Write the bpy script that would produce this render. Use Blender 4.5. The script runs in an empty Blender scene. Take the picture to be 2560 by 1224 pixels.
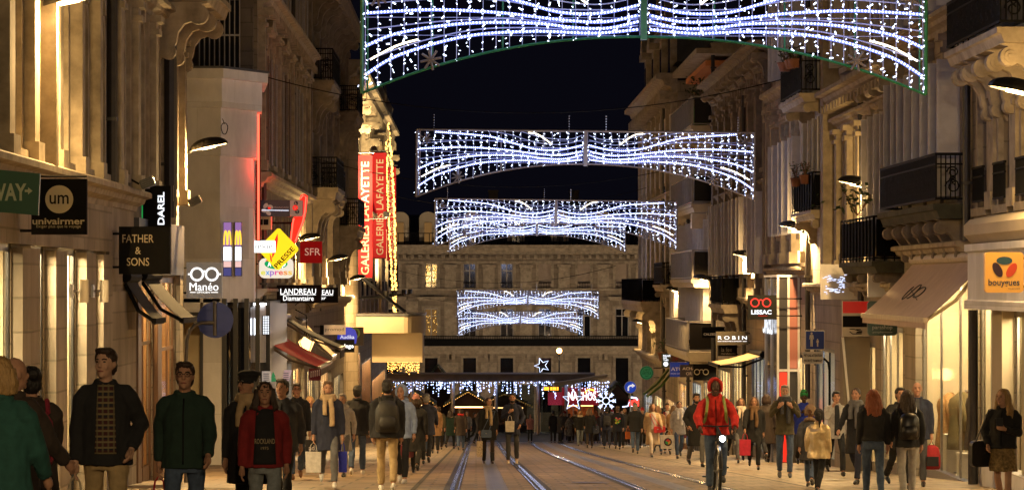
import bpy, bmesh, math, random
from mathutils import Vector, Matrix
random.seed(7)
R = math.radians
scene = bpy.context.scene
COL = scene.collection
# ---------------------------------------------------------------- camera, sky, exposure
F = 7111.0; VX = 1190.0; HY = 710.0          # focal length and vanishing point measured on the photograph
CAMZ = 1.02; GS = 0.04936                      # eye height, fall of the street (metres per metre)
cd = bpy.data.cameras.new("camera"); cam = bpy.data.objects.new("camera", cd); COL.objects.link(cam)
cam.location = (0, 0, CAMZ); cam.rotation_euler = (R(90), 0, 0)
cd.sensor_width = 36.0; cd.lens = F / 2560 * 36.0
cd.shift_x = (1280 - VX) / 2560; cd.shift_y = (HY - 612) / 2560
cd.clip_start = 0.5; cd.clip_end = 2000
scene.camera = cam
w = bpy.data.worlds.new("World"); scene.world = w; w.use_nodes = True
nt = w.node_tree
sky = nt.nodes.new("ShaderNodeTexSky"); sky.sky_type = 'NISHITA'; sky.sun_disc = False
sky.sun_elevation = R(-6); sky.sun_rotation = R(200)
bg = nt.nodes["Background"]; nt.links.new(sky.outputs[0], bg.inputs[0]); bg.inputs[1].default_value = 0.06
bg2 = nt.nodes.new("ShaderNodeBackground"); bg2.inputs[0].default_value = (0.0016, 0.0015, 0.0030, 1); bg2.inputs[1].default_value = 1.0
ad = nt.nodes.new("ShaderNodeAddShader"); nt.links.new(bg.outputs[0], ad.inputs[0]); nt.links.new(bg2.outputs[0], ad.inputs[1])
nt.links.new(ad.outputs[0], nt.nodes["World Output"].inputs[0])
scene.view_settings.view_transform = 'Standard'; scene.view_settings.look = 'None'
scene.view_settings.exposure = 0.6; scene.view_settings.gamma = 1.0
scene.view_settings.use_curve_mapping = False
scene.cycles.use_denoising = True
scene.cycles.max_bounces = 6; scene.cycles.transparent_max_bounces = 12
scene.cycles.sample_clamp_indirect = 4.0
scene.cycles.caustics_reflective = False; scene.cycles.caustics_refractive = False

def gz(y):                                     # ground height under the street (flatter close to the camera)
    return -GS * y if y > 44.5 else -GS * 44.5 + .0417 * (44.5 - y)
def P(px, py, d): return Vector(((px - VX) * d / F, d, CAMZ + (HY - py) * d / F))
XL = -6.1; XR = 8.9                            # the two frontages
def dl(px, X=XL): return X * F / (px - VX)
def zof(py, d): return CAMZ + (HY - py) * d / F
def dgr(py): return CAMZ * F / (py - 1061.0)

# ---------------------------------------------------------------- materials
def _n(nt, t, **k):
    n = nt.nodes.new(t)
    for a, v in k.items():
        setattr(n, a, v)
    return n
MC = {}
def mat(name, col, rough=.7, var=.15, ns=6.0, bump=0.0, metal=0.0, emis=None, es=0.0, spec=.5, stretch=None):
    if name in MC: return MC[name]
    m = bpy.data.materials.new(name); m.use_nodes = True; nt = m.node_tree
    b = nt.nodes["Principled BSDF"]
    b.inputs["Roughness"].default_value = rough; b.inputs["Metallic"].default_value = metal
    b.inputs["Specular IOR Level"].default_value = spec
    if emis:
        b.inputs["Emission Color"].default_value = (*emis, 1); b.inputs["Emission Strength"].default_value = es
    if var > 0:
        tc = _n(nt, "ShaderNodeTexCoord"); no = _n(nt, "ShaderNodeTexNoise")
        no.inputs["Scale"].default_value = ns; no.inputs["Detail"].default_value = 5.0; no.inputs["Roughness"].default_value = .62
        if stretch:
            mp = _n(nt, "ShaderNodeMapping"); mp.inputs["Scale"].default_value = stretch
            nt.links.new(tc.outputs["Object"], mp.inputs[0]); nt.links.new(mp.outputs[0], no.inputs["Vector"])
        else:
            nt.links.new(tc.outputs["Object"], no.inputs["Vector"])
        cr = _n(nt, "ShaderNodeValToRGB")
        cr.color_ramp.elements[0].position = .3; cr.color_ramp.elements[1].position = .7
        cr.color_ramp.elements[0].color = (*[c * (1 - var) for c in col], 1)
        cr.color_ramp.elements[1].color = (*[min(1, c * (1 + var)) for c in col], 1)
        nt.links.new(no.outputs["Fac"], cr.inputs[0]); nt.links.new(cr.outputs[0], b.inputs["Base Color"])
        if bump > 0:
            bp = _n(nt, "ShaderNodeBump"); bp.inputs["Strength"].default_value = bump; bp.inputs["Distance"].default_value = .02
            nt.links.new(no.outputs["Fac"], bp.inputs["Height"]); nt.links.new(bp.outputs[0], b.inputs["Normal"])
    else:
        b.inputs["Base Color"].default_value = (*col, 1)
    MC[name] = m
    return m
def stone(name, col, bw=.9, bh=.38, mortar=.018, var=.22, dark=.62, flat=False, rough=.85):
    """masonry: courses in the wall plane (or on the ground), stains, fine grain"""
    if name in MC: return MC[name]
    m = bpy.data.materials.new(name); m.use_nodes = True; nt = m.node_tree; L = nt.links
    b = nt.nodes["Principled BSDF"]; b.inputs["Roughness"].default_value = rough
    tc = _n(nt, "ShaderNodeTexCoord"); sx = _n(nt, "ShaderNodeSeparateXYZ"); L.new(tc.outputs["Object"], sx.inputs[0])
    cb = _n(nt, "ShaderNodeCombineXYZ")
    if flat:
        L.new(sx.outputs[0], cb.inputs[0]); L.new(sx.outputs[1], cb.inputs[1])
    else:
        a = _n(nt, "ShaderNodeMath", operation='ADD'); L.new(sx.outputs[0], a.inputs[0]); L.new(sx.outputs[1], a.inputs[1])
        L.new(a.outputs[0], cb.inputs[0]); L.new(sx.outputs[2], cb.inputs[1])
    br = _n(nt, "ShaderNodeTexBrick"); L.new(cb.outputs[0], br.inputs["Vector"])
    br.inputs["Scale"].default_value = 1.0; br.inputs["Brick Width"].default_value = bw; br.inputs["Row Height"].default_value = bh
    br.inputs["Mortar Size"].default_value = mortar; br.inputs["Mortar Smooth"].default_value = .3; br.inputs["Bias"].default_value = 0
    br.inputs["Color1"].default_value = (1, 1, 1, 1); br.inputs["Color2"].default_value = (.66, .65, .64, 1) if flat else (.80, .79, .77, 1)
    br.inputs["Mortar"].default_value = (dark, dark, dark * .97, 1)
    no = _n(nt, "ShaderNodeTexNoise"); no.inputs["Scale"].default_value = 1.1; no.inputs["Detail"].default_value = 8; no.inputs["Roughness"].default_value = .68
    mp = _n(nt, "ShaderNodeMapping"); mp.inputs["Scale"].default_value = (1, 1, 1) if flat else (1, 1, .45)
    L.new(tc.outputs["Object"], mp.inputs[0]); L.new(mp.outputs[0], no.inputs["Vector"])
    cr = _n(nt, "ShaderNodeValToRGB"); cr.color_ramp.elements[0].position = .32; cr.color_ramp.elements[1].position = .68
    cr.color_ramp.elements[0].color = (*[c * (1 - var) for c in col], 1); cr.color_ramp.elements[1].color = (*[c * (1 + var * .6) for c in col], 1)
    L.new(no.outputs["Fac"], cr.inputs[0])
    mx = _n(nt, "ShaderNodeMix", data_type='RGBA', blend_type='MULTIPLY'); mx.inputs["Factor"].default_value = 1
    L.new(cr.outputs[0], mx.inputs["A"]); L.new(br.outputs["Color"], mx.inputs["B"]); L.new(mx.outputs["Result"], b.inputs["Base Color"])
    n2 = _n(nt, "ShaderNodeTexNoise"); n2.inputs["Scale"].default_value = 40; n2.inputs["Detail"].default_value = 3; L.new(tc.outputs["Object"], n2.inputs["Vector"])
    ad = _n(nt, "ShaderNodeMath", operation='MULTIPLY_ADD'); ad.inputs[1].default_value = .25; L.new(n2.outputs["Fac"], ad.inputs[0])
    iv = _n(nt, "ShaderNodeMath", operation='SUBTRACT'); iv.inputs[0].default_value = 1; L.new(br.outputs["Fac"], iv.inputs[1]); L.new(iv.outputs[0], ad.inputs[2])
    bp = _n(nt, "ShaderNodeBump"); bp.inputs["Strength"].default_value = .35; bp.inputs["Distance"].default_value = .02
    L.new(ad.outputs[0], bp.inputs["Height"]); L.new(bp.outputs[0], b.inputs["Normal"])
    MC[name] = m
    return m
def emit(name, col, s, sample=True):
    if name in MC: return MC[name]
    m = bpy.data.materials.new(name); m.use_nodes = True; nt = m.node_tree
    nt.nodes.remove(nt.nodes["Principled BSDF"])
    e = _n(nt, "ShaderNodeEmission"); e.inputs[0].default_value = (*col, 1); e.inputs[1].default_value = s
    nt.links.new(e.outputs[0], nt.nodes["Material Output"].inputs[0])
    if not sample: m.cycles.emission_sampling = 'NONE'
    MC[name] = m
    return m
def glass(name, tint=(.9, .95, .95), refl=.5):
    if name in MC: return MC[name]
    m = bpy.data.materials.new(name); m.use_nodes = True; nt = m.node_tree
    nt.nodes.remove(nt.nodes["Principled BSDF"])
    t = _n(nt, "ShaderNodeBsdfTransparent"); t.inputs[0].default_value = (*tint, 1)
    g = _n(nt, "ShaderNodeBsdfGlossy"); g.inputs["Roughness"].default_value = .03
    fr = _n(nt, "ShaderNodeLayerWeight"); fr.inputs[0].default_value = .35
    mu = _n(nt, "ShaderNodeMath", operation='MULTIPLY'); mu.inputs[1].default_value = refl; nt.links.new(fr.outputs["Fresnel"], mu.inputs[0])
    mx = _n(nt, "ShaderNodeMixShader"); nt.links.new(mu.outputs[0], mx.inputs[0]); nt.links.new(t.outputs[0], mx.inputs[1]); nt.links.new(g.outputs[0], mx.inputs[2])
    nt.links.new(mx.outputs[0], nt.nodes["Material Output"].inputs[0])
    MC[name] = m
    return m
# ---------------------------------------------------------------- mesh helpers
ORG = {}
class MB:
    def __init__(s): s.v = []; s.f = []
    def add(s, vs, fs):
        o = len(s.v); s.v += [tuple(v) for v in vs]; s.f += [tuple(i + o for i in f) for f in fs]
    def box(s, x0, x1, y0, y1, z0, z1):
        if x0 > x1: x0, x1 = x1, x0
        if y0 > y1: y0, y1 = y1, y0
        if z0 > z1: z0, z1 = z1, z0
        s.add([(x0,y0,z0),(x1,y0,z0),(x1,y1,z0),(x0,y1,z0),(x0,y0,z1),(x1,y0,z1),(x1,y1,z1),(x0,y1,z1)],
              [(0,3,2,1),(4,5,6,7),(0,1,5,4),(1,2,6,5),(2,3,7,6),(3,0,4,7)])
    def quad(s, a, b, c, d): s.add([a, b, c, d], [(0, 1, 2, 3)])
    def prism(s, pts, off):
        """closed planar polygon pts (3-D) swept by vector off"""
        n = len(pts); o = Vector(off)
        s.add([Vector(p) for p in pts] + [Vector(p) + o for p in pts],
              [tuple(range(n))[::-1], tuple(range(n, 2 * n))] + [(i, (i + 1) % n, n + (i + 1) % n, n + i) for i in range(n)])
    def tube(s, path, r, n=6, cap=True):
        path = [Vector(p) for p in path]; k = len(path)
        rs = r if isinstance(r, (list, tuple)) else [r] * k
        o = len(s.v); up = None
        for i, p in enumerate(path):
            t = (path[min(i + 1, k - 1)] - path[max(i - 1, 0)])
            t = t.normalized() if t.length > 1e-9 else Vector((0, 0, 1))
            if up is None: up = Vector((0, 0, 1)) if abs(t.z) < .9 else Vector((0, 1, 0))
            a = t.cross(up); a = a.normalized() if a.length > 1e-6 else Vector((1, 0, 0))
            b = t.cross(a).normalized(); up = -b if (-b).dot(up) > 0 else b
            for j in range(n):
                q = 2 * math.pi * j / n
                s.v.append(tuple(p + (a * math.cos(q) + b * math.sin(q)) * rs[i]))
        for i in range(k - 1):
            for j in range(n):
                s.f.append((o + i*n + j, o + i*n + (j+1) % n, o + (i+1)*n + (j+1) % n, o + (i+1)*n + j))
        if cap:
            s.f.append(tuple(o + j for j in range(n))[::-1]); s.f.append(tuple(o + (k-1)*n + j for j in range(n)))
    def lathe(s, prof, c, n=16):
        o = len(s.v); k = len(prof)
        for r_, z in prof:
            for j in range(n):
                q = 2 * math.pi * j / n
                s.v.append((c[0] + r_ * math.cos(q), c[1] + r_ * math.sin(q), c[2] + z))
        for i in range(k - 1):
            for j in range(n):
                s.f.append((o + i*n + j, o + i*n + (j+1) % n, o + (i+1)*n + (j+1) % n, o + (i+1)*n + j))
        s.f.append(tuple(o + j for j in range(n))[::-1]); s.f.append(tuple(o + (k-1)*n + j for j in range(n)))
    def ball(s, c, rx, ry=None, rz=None, n=10, m=7, M=None):
        ry = ry or rx; rz = rz or rx; o = len(s.v); c = Vector(c)
        def pt(a, b):
            v = Vector((rx * math.cos(b) * math.sin(a), ry * math.sin(b) * math.sin(a), rz * math.cos(a)))
            return tuple(c + (M @ v if M else v))
        s.v.append(pt(0, 0))
        for i in range(1, m):
            for j in range(n): s.v.append(pt(math.pi * i / m, 2 * math.pi * j / n))
        s.v.append(pt(math.pi, 0)); e = len(s.v) - 1
        for j in range(n):
            s.f.append((o, o + 1 + j, o + 1 + (j + 1) % n)); s.f.append((e, e - n + (j + 1) % n, e - n + j))
        for i in range(m - 2):
            for j in range(n):
                a = o + 1 + i * n
                s.f.append((a + j, a + n + j, a + n + (j + 1) % n, a + (j + 1) % n))
    def disc(s, c, r, axis='y', n=24, t=.02):
        pts = []
        for j in range(n):
            q = 2 * math.pi * j / n
            pts.append((c[0] + r * math.cos(q), c[1], c[2] + r * math.sin(q)) if axis == 'y' else (c[0], c[1] + r * math.cos(q), c[2] + r * math.sin(q)))
        s.prism(pts, (0, t, 0) if axis == 'y' else (t, 0, 0))
    def ring(s, c, r, w_, t, n=28, a0=0.0, a1=2 * math.pi):
        """flat ring facing -y"""
        k = n if a1 - a0 > 6.28 else n + 1
        o = len(s.v)
        for y in (c[1], c[1] + t):
            for rr in (r - w_ / 2, r + w_ / 2):
                for j in range(k):
                    q = a0 + (a1 - a0) * j / n
                    s.v.append((c[0] + rr * math.cos(q), y, c[2] + rr * math.sin(q)))
        for j in range(n):
            a = j; b = (j + 1) % k
            A = lambda lvl, i: o + lvl * k + i
            s.f += [(A(0, a), A(1, a), A(1, b), A(0, b)), (A(2, a), A(2, b), A(3, b), A(3, a)),
                    (A(1, a), A(3, a), A(3, b), A(1, b)), (A(0, a), A(0, b), A(2, b), A(2, a))]
    def mesh(s, name, m, smooth=False, off=None):
        me = bpy.data.meshes.new(name)
        vs = s.v if off is None else [(v[0] - off[0], v[1] - off[1], v[2] - off[2]) for v in s.v]
        me.from_pydata(vs, [], s.f); me.materials.append(m)
        bm = bmesh.new(); bm.from_mesh(me); bmesh.ops.recalc_face_normals(bm, faces=bm.faces); bm.to_mesh(me); bm.free()
        if smooth: me.shade_smooth()
        me.update()
        return me
    def build(s, name, m, parent=None, smooth=False):
        off = ORG[parent.name] if parent else Vector((0, 0, 0))
        o = bpy.data.objects.new(name, s.mesh(name, m, smooth, off)); COL.objects.link(o)
        o.parent = parent; ORG[o.name] = off
        return o
def tag(o, label=None, cat=None, group=None, kind=None):
    if label: o['label'] = label
    if cat: o['category'] = cat
    if group: o['group'] = group
    if kind: o['kind'] = kind
    return o
def thing(name, loc, label, cat, group=None):
    o = bpy.data.objects.new(name, None); COL.objects.link(o); o.location = loc; o.empty_display_size = .2
    ORG[o.name] = Vector(loc)
    return tag(o, label, cat, group)
def inst(name, me, parent, loc, rz=0.0):
    """a part that shares mesh data; loc in world coordinates"""
    o = bpy.data.objects.new(name, me); COL.objects.link(o); o.parent = parent
    o.location = Vector(loc) - ORG[parent.name]; o.rotation_euler = (0, 0, rz); ORG[o.name] = Vector((0, 0, 0))
    return o
def copy_tree(o, parent=None):
    c = o.copy(); COL.objects.link(c); c.parent = parent
    if o.name in ORG: ORG[c.name] = ORG[o.name]
    for ch in list(o.children): copy_tree(ch, c)
    return c
def text_mb(body, x0, x1, z0, z1, y, t=.006, bold=0.0, keep=False, slant=0.0, rot=0.0, spacing=1.0):
    """lettering facing -y, fitted to the rectangle x0..x1, z0..z1"""
    cu = bpy.data.curves.new("lettering", 'FONT'); cu.body = body; cu.size = 1; cu.offset = bold; cu.space_character = spacing
    cu.resolution_u = 3; cu.shear = slant; cu.fill_mode = 'BOTH'
    ob = bpy.data.objects.new("lettering", cu)
    me = bpy.data.meshes.new_from_object(ob)
    vs = [v.co.copy() for v in me.vertices]; fs = [tuple(p.vertices) for p in me.polygons]
    bpy.data.objects.remove(ob); bpy.data.curves.remove(cu); bpy.data.meshes.remove(me)
    mb = MB()
    if not vs: return mb
    ax, bx = min(v.x for v in vs), max(v.x for v in vs); ay, by = min(v.y for v in vs), max(v.y for v in vs)
    W, H = x1 - x0, z1 - z0
    vert = abs(rot - 90) < 1
    if vert: W, H = H, W
    sx = W / (bx - ax); sz = H / max(by - ay, 1e-6)
    if keep: sx = sz = min(sx, sz)
    cx, cz = (x0 + x1) / 2, (z0 + z1) / 2; q = R(rot)
    pts = []
    for v in vs:
        a = (v.x - (ax + bx) / 2) * sx; b = (v.y - (ay + by) / 2) * sz
        pts.append((cx + a * math.cos(q) - b * math.sin(q), y, cz + a * math.sin(q) + b * math.cos(q)))
    mb.add(pts, fs)
    return mb
# ---------------------------------------------------------------- shared materials
ST_WARM = stone("limestone", (.31, .255, .185), 1.1, .42, var=.36)
ST_GREY = stone("grey_limestone", (.235, .19, .135), .9, .36, var=.4)
ST_PALE = stone("pale_limestone", (.37, .315, .245), 1.2, .45, var=.34)
ST_DARK = stone("sooty_limestone", (.17, .14, .11), .9, .4, var=.35)
TRIM = mat("trim_stone", (.34, .285, .205), .85, .34, 3.0, .25)
TRIM_D = mat("sooty_trim_stone", (.20, .165, .125), .9, .35, 3.0, .35)
RENDER_W = stone("white_render", (.78, .77, .78), 2.7, 1.35, .012, .2, .8)
RENDER_C = mat("cream_render", (.45, .38, .27), .8, .1, .8, .08)
IRON = mat("black_iron", (.003, .003, .0035), .75, .3, 12, spec=.2)
DARKMET = mat("dark_grey_metal", (.03, .03, .033), .4, .2, 8)
STEEL = mat("brushed_steel", (.42, .42, .43), .3, .12, 15, metal=1.0)
ZINC = mat("zinc_roof", (.06, .065, .075), .5, .3, 3.0)
SLATE = mat("roof_slate", (.025, .026, .032), .6, .35, 9.0, .3)
SHUT_G = mat("grey_shutter_paint", (.30, .28, .26), .6, .15, 5)
SHUT_W = mat("white_shutter_paint", (.52, .50, .50), .55, .12, 5)
SHUT_B = mat("brown_shutter_paint", (.17, .12, .09), .6, .2, 5)
SASH = mat("window_joinery", (.40, .37, .33), .5, .12, 6)
PANE = mat("dark_window_glass", (.008, .009, .012), .06, 0, spec=.6)
PANE_LIT = emit("lit_room_glass", (1.0, .55, .2), .35)
GLASS = glass("shop_glass", (.95, .97, .96), .14)
INT_W = mat("shop_interior_cream", (.72, .62, .44), .7, .08, 1.5)
INT_O = mat("shop_interior_wood", (.42, .22, .08), .5, .2, 4, stretch=(1, 1, .2))
LAMP_W = emit("shop_ceiling_lamp", (1.0, .72, .38), 105.0)
LAMP_B = emit("bright_shop_lamp", (1.0, .72, .38), 300.0); MOSS = mat("mossy_slab", (.05, .05, .028), .9, .5, 2.5, .4)
LAMP_C = emit("cool_shop_lamp", (.78, .87, 1.0), 45.0)
WOOD = mat("varnished_wood", (.16, .08, .035), .4, .3, 5, stretch=(1, 1, .15))
BLACKP = mat("black_shopfront_paint", (.012, .012, .014), .35, .2, 6)
PIPE = mat("dark_pipe", (.025, .022, .022), .5, .3, 6)
LEAF = mat("balcony_plant_leaves", (.05, .08, .03), .7, .4, 20)
POT = mat("green_planter", (.06, .13, .03), .5, .15, 6)

# ---------------------------------------------------------------- ground
def railx(k, y):
    base = {1: -.38, 2: 1.06, 3: 2.58, 4: 4.0}[k]
    t = max(0, y - 85)
    return base + {1: .0, 2: .00004, 3: .00010, 4: .00013}[k] * t * t
YS = [4 + i * 4 for i in range(60)]
def strip(mb, xa, xb, dz, ys=None):
    ys = ys or YS
    vs = []
    for y in ys:
        vs += [(xa(y), y, gz(y) + dz), (xb(y), y, gz(y) + dz)]
    mb.add(vs, [(2*i, 2*i+1, 2*i+3, 2*i+2) for i in range(len(ys) - 1)])
PAVE = stone("pavement_slabs", (.33, .24, .15), .9, 1.4, .03, .40, .32, flat=True, rough=.62)
ROADM = stone("carriageway_setts", (.27, .19, .115), .5, .9, .03, .45, .45, flat=True, rough=.6)
STRIPM = stone("drain_strip_paving", (.20, .18, .15), .5, .25, .03, .2, .35, flat=True, rough=.45)
RAILM = mat("polished_rail", (.42, .43, .48), .2, .1, 20, metal=1.0)
GROOVE = mat("rail_groove", (.012, .011, .010), .6, .2, 9)
KERBM = mat("dark_joint", (.045, .038, .03), .8, .3, 6)
mb = MB(); gy = [-60, 0, 20, 44.5, 60, 100, 150, 200, 240, 500, 1800]
mb.add([(x, y, gz(min(y, 240)) - .02) for y in gy for x in (-900, 900)], [(2*i, 2*i+1, 2*i+3, 2*i+2) for i in range(len(gy) - 1)])
tag(mb.build("ground", PAVE), kind='structure')
mb = MB(); strip(mb, lambda y: -.98, lambda y: 5.4 + .00012 * max(0, y - 85) ** 2, .0)
tag(mb.build("carriageway", ROADM), kind='structure')
mb = MB(); strip(mb, lambda y: -.98 - .05, lambda y: -.98 + .03, .008); strip(mb, lambda y: 5.4 + .00012 * max(0, y - 85) ** 2, lambda y: 5.47 + .00012 * max(0, y - 85) ** 2, .008)
tag(mb.build("kerb", KERBM), kind='structure')
mb = MB(); mb2 = MB()
for k in (1, 2, 3, 4):
    s = 1 if k in (1, 3) else -1
    strip(mb, lambda y, k=k: railx(k, y) - .035, lambda y, k=k: railx(k, y) + .035, .012)
    strip(mb, lambda y, k=k, s=s: railx(k, y) + s * .10 - .012, lambda y, k=k, s=s: railx(k, y) + s * .10 + .012, .012)
    strip(mb2, lambda y, k=k: railx(k, y) - .13, lambda y, k=k: railx(k, y) + .13, .006)
tag(mb2.build("rail_bed", GROOVE), kind='structure'); tag(mb.build("tram_rails", RAILM), kind='structure')
mb = MB(); mb2 = MB()
for a, b in ((1, 2), (3, 4)):
    c = lambda y, a=a, b=b: (railx(a, y) + railx(b, y)) / 2
    strip(mb, lambda y: c(y) - .17, lambda y: c(y) + .17, .004)
    for i in range(70):
        y = 38 + i * 1.9
        strip(mb2, lambda y: c(y) - .07, lambda y: c(y) + .07, .008, [y, y + .55])
tag(mb.build("drain_strip", STRIPM), kind='structure'); tag(mb2.build("drain_covers", mat("drain_iron", (.10, .10, .11), .4, .3, 9, metal=.7)), kind='structure')

for i, (x, y, r, lab) in enumerate(((-3.4, 58, .36, "round iron manhole cover on the left pavement"), (6.6, 53, .36, "round iron manhole cover on the right pavement"), (-1.9, 72, .34, "farther round iron manhole cover beside the left kerb"), (2.0, 50, .34, "round iron manhole cover between the two tram tracks"))):
    mb = MB(); n = 24; mb.add([(x + r * math.cos(2 * math.pi * j / n), y + r * math.sin(2 * math.pi * j / n), gz(y + r * math.sin(2 * math.pi * j / n)) + .012) for j in range(n)], [tuple(range(n))])
    tag(mb.build("manhole_cover", MC["drain_iron"]), lab, "manhole cover", "manhole covers")
# ---------------------------------------------------------------- building kit
def bb(mb, s, X, u0, u1, w0, w1, z0, z1): mb.box(X + s * w0, X + s * w1, u0, u1, z0, z1)
def prof(mb, s, X, pts, u0, u1): mb.prism([(X + s * a, u0, z) for a, z in pts], (0, u1 - u0, 0))
MESH = {}
def cached(key, fn):
    if key not in MESH: MESH[key] = fn()
    return MESH[key]
def m_surround(w, h, style, m):
    def f():
        mb = MB(); j = .17
        if style == 'arch':
            r = w / 2; zc = h - r
            for sg in (-1, 1):
                mb.box(-.02, .08, sg * r, sg * (r + j), -.1, zc)
                pts = [(-.06, sg * r, h + .02), (-.06, sg * r, zc)] + [(-.06, sg * r * math.cos(a), zc + r * math.sin(a)) for a in [math.pi / 2 * i / 8 for i in range(1, 9)]] + [(-.06, 0, h + .02)]
                mb.prism(pts, (.065, 0, 0))
            n = 14; o = []
            for i in range(n):
                a0, a1 = math.pi * i / n, math.pi * (i + 1) / n
                q = [(-.02, rr * math.cos(a), zc + rr * math.sin(a)) for rr, a in ((r, a0), (r + j, a0), (r + j, a1), (r, a1))]
                mb.prism(q, (.10, 0, 0))
            mb.prism([(-.02, -.1, h - .02), (-.02, .1, h - .02), (-.02, .15, h + .34), (-.02, -.15, h + .34)], (.17, 0, 0))
        else:
            for sg in (-1, 1): mb.box(-.02, .07, sg * w / 2, sg * (w / 2 + j), -.05, h + .002)
            mb.box(-.02, .072, -w / 2 - j, w / 2 + j, h, h + .2)
            if style in ('ped', 'hood'):
                for sg in (-1, 1):
                    mb.box(0, .20, sg * (w / 2 + .02), sg * (w / 2 + .20), h + .2, h + .52); mb.box(.02, .13, sg * (w / 2 + .04), sg * (w / 2 + .18), h - .2, h + .2)
                mb.box(0, .10, -w / 2 - .02, w / 2 + .02, h + .2, h + .5)
                mb.box(0, .30, -w / 2 - .3, w / 2 + .3, h + .52, h + .60); mb.box(0, .36, -w / 2 - .36, w / 2 + .36, h + .60, h + .68)
                if style == 'ped':
                    mb.prism([(0, -w / 2 - .36, h + .68), (0, w / 2 + .36, h + .68), (0, 0, h + 1.15)], (.33, 0, 0))
        mb.box(-.02, .15, -w / 2 - .25, w / 2 + .25, -.14, 0.0)
        return mb.mesh("window", m)
    return cached(("sur", w, h, style, m.name), f)
def m_sash(w, h):
    def f():
        mb = MB()
        for sg in (-1, 1): mb.box(-.27, -.20, sg * (w / 2 - .07), sg * w / 2, 0, h)
        mb.box(-.27, -.19, -.05, .05, 0, h)
        for z in (0, h * .33, h * .68, h - .07): mb.box(-.265, -.205, -w / 2, w / 2, z, z + (.07 if z in (0, h - .07) else .04))
        return mb.mesh("sash", SASH)
    return cached(("sash", w, h), f)
def m_pane(w, h, m):
    def f():
        mb = MB(); mb.box(-.26, -.25, -w / 2, w / 2, 0, h); return mb.mesh("pane", m)
    return cached(("pane", w, h, m.name), f)
def m_shutter(w, h, m, mode, sg):
    def f():
        mb = MB(); ww = w / 2
        if mode == 'open':
            a0 = w / 2 + .03; a1 = a0 + ww
            B = lambda p0, p1, z0, z1, t0, t1: mb.box(.085 + t0, .085 + t1, sg * (a0 + p0), sg * (a0 + p1), z0, z1)
        else:
            ww = .42 if mode == 'perp' else .34
            a0 = w / 2 - .02
            B = lambda p0, p1, z0, z1, t0, t1: mb.box(.075 + p0, .075 + p1, sg * (a0 + t0), sg * (a0 + t1), z0, z1)
        B(0, .06, 0, h, 0, .04); B(ww - .06, ww, 0, h, 0, .04)
        for z in (0, h * .4, h - .08): B(.06, ww - .06, z, z + .08, .003, .037)
        n = int(h / .075)
        for i in range(n):
            z = .09 + i * (h - .18) / n
            B(.06, ww - .06, z, z + .045, .008, .03)
        B(.06, ww - .06, .08, h - .08, .012, .018)
        return mb.mesh("shutter", m)
    return cached(("shu", w, h, m.name, mode, sg), f)
def m_guard(w, h=.9, dense=.1):
    def f():
        mb = MB(); a = w / 2 + .05
        mb.box(.12, .17, -a, a, h - .04, h); mb.box(.125, .165, -a, a, .1, .13); mb.box(.125, .165, -a, a, h - .2, h - .17)
        n = int(2 * a / dense)
        for i in range(n + 1):
            y = -a + 2 * a * i / n; mb.box(.135, .155, y - .01, y + .01, .1, h)
        return mb.mesh("guard_rail", IRON)
    return cached(("guard", w, h, dense), f)
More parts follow.
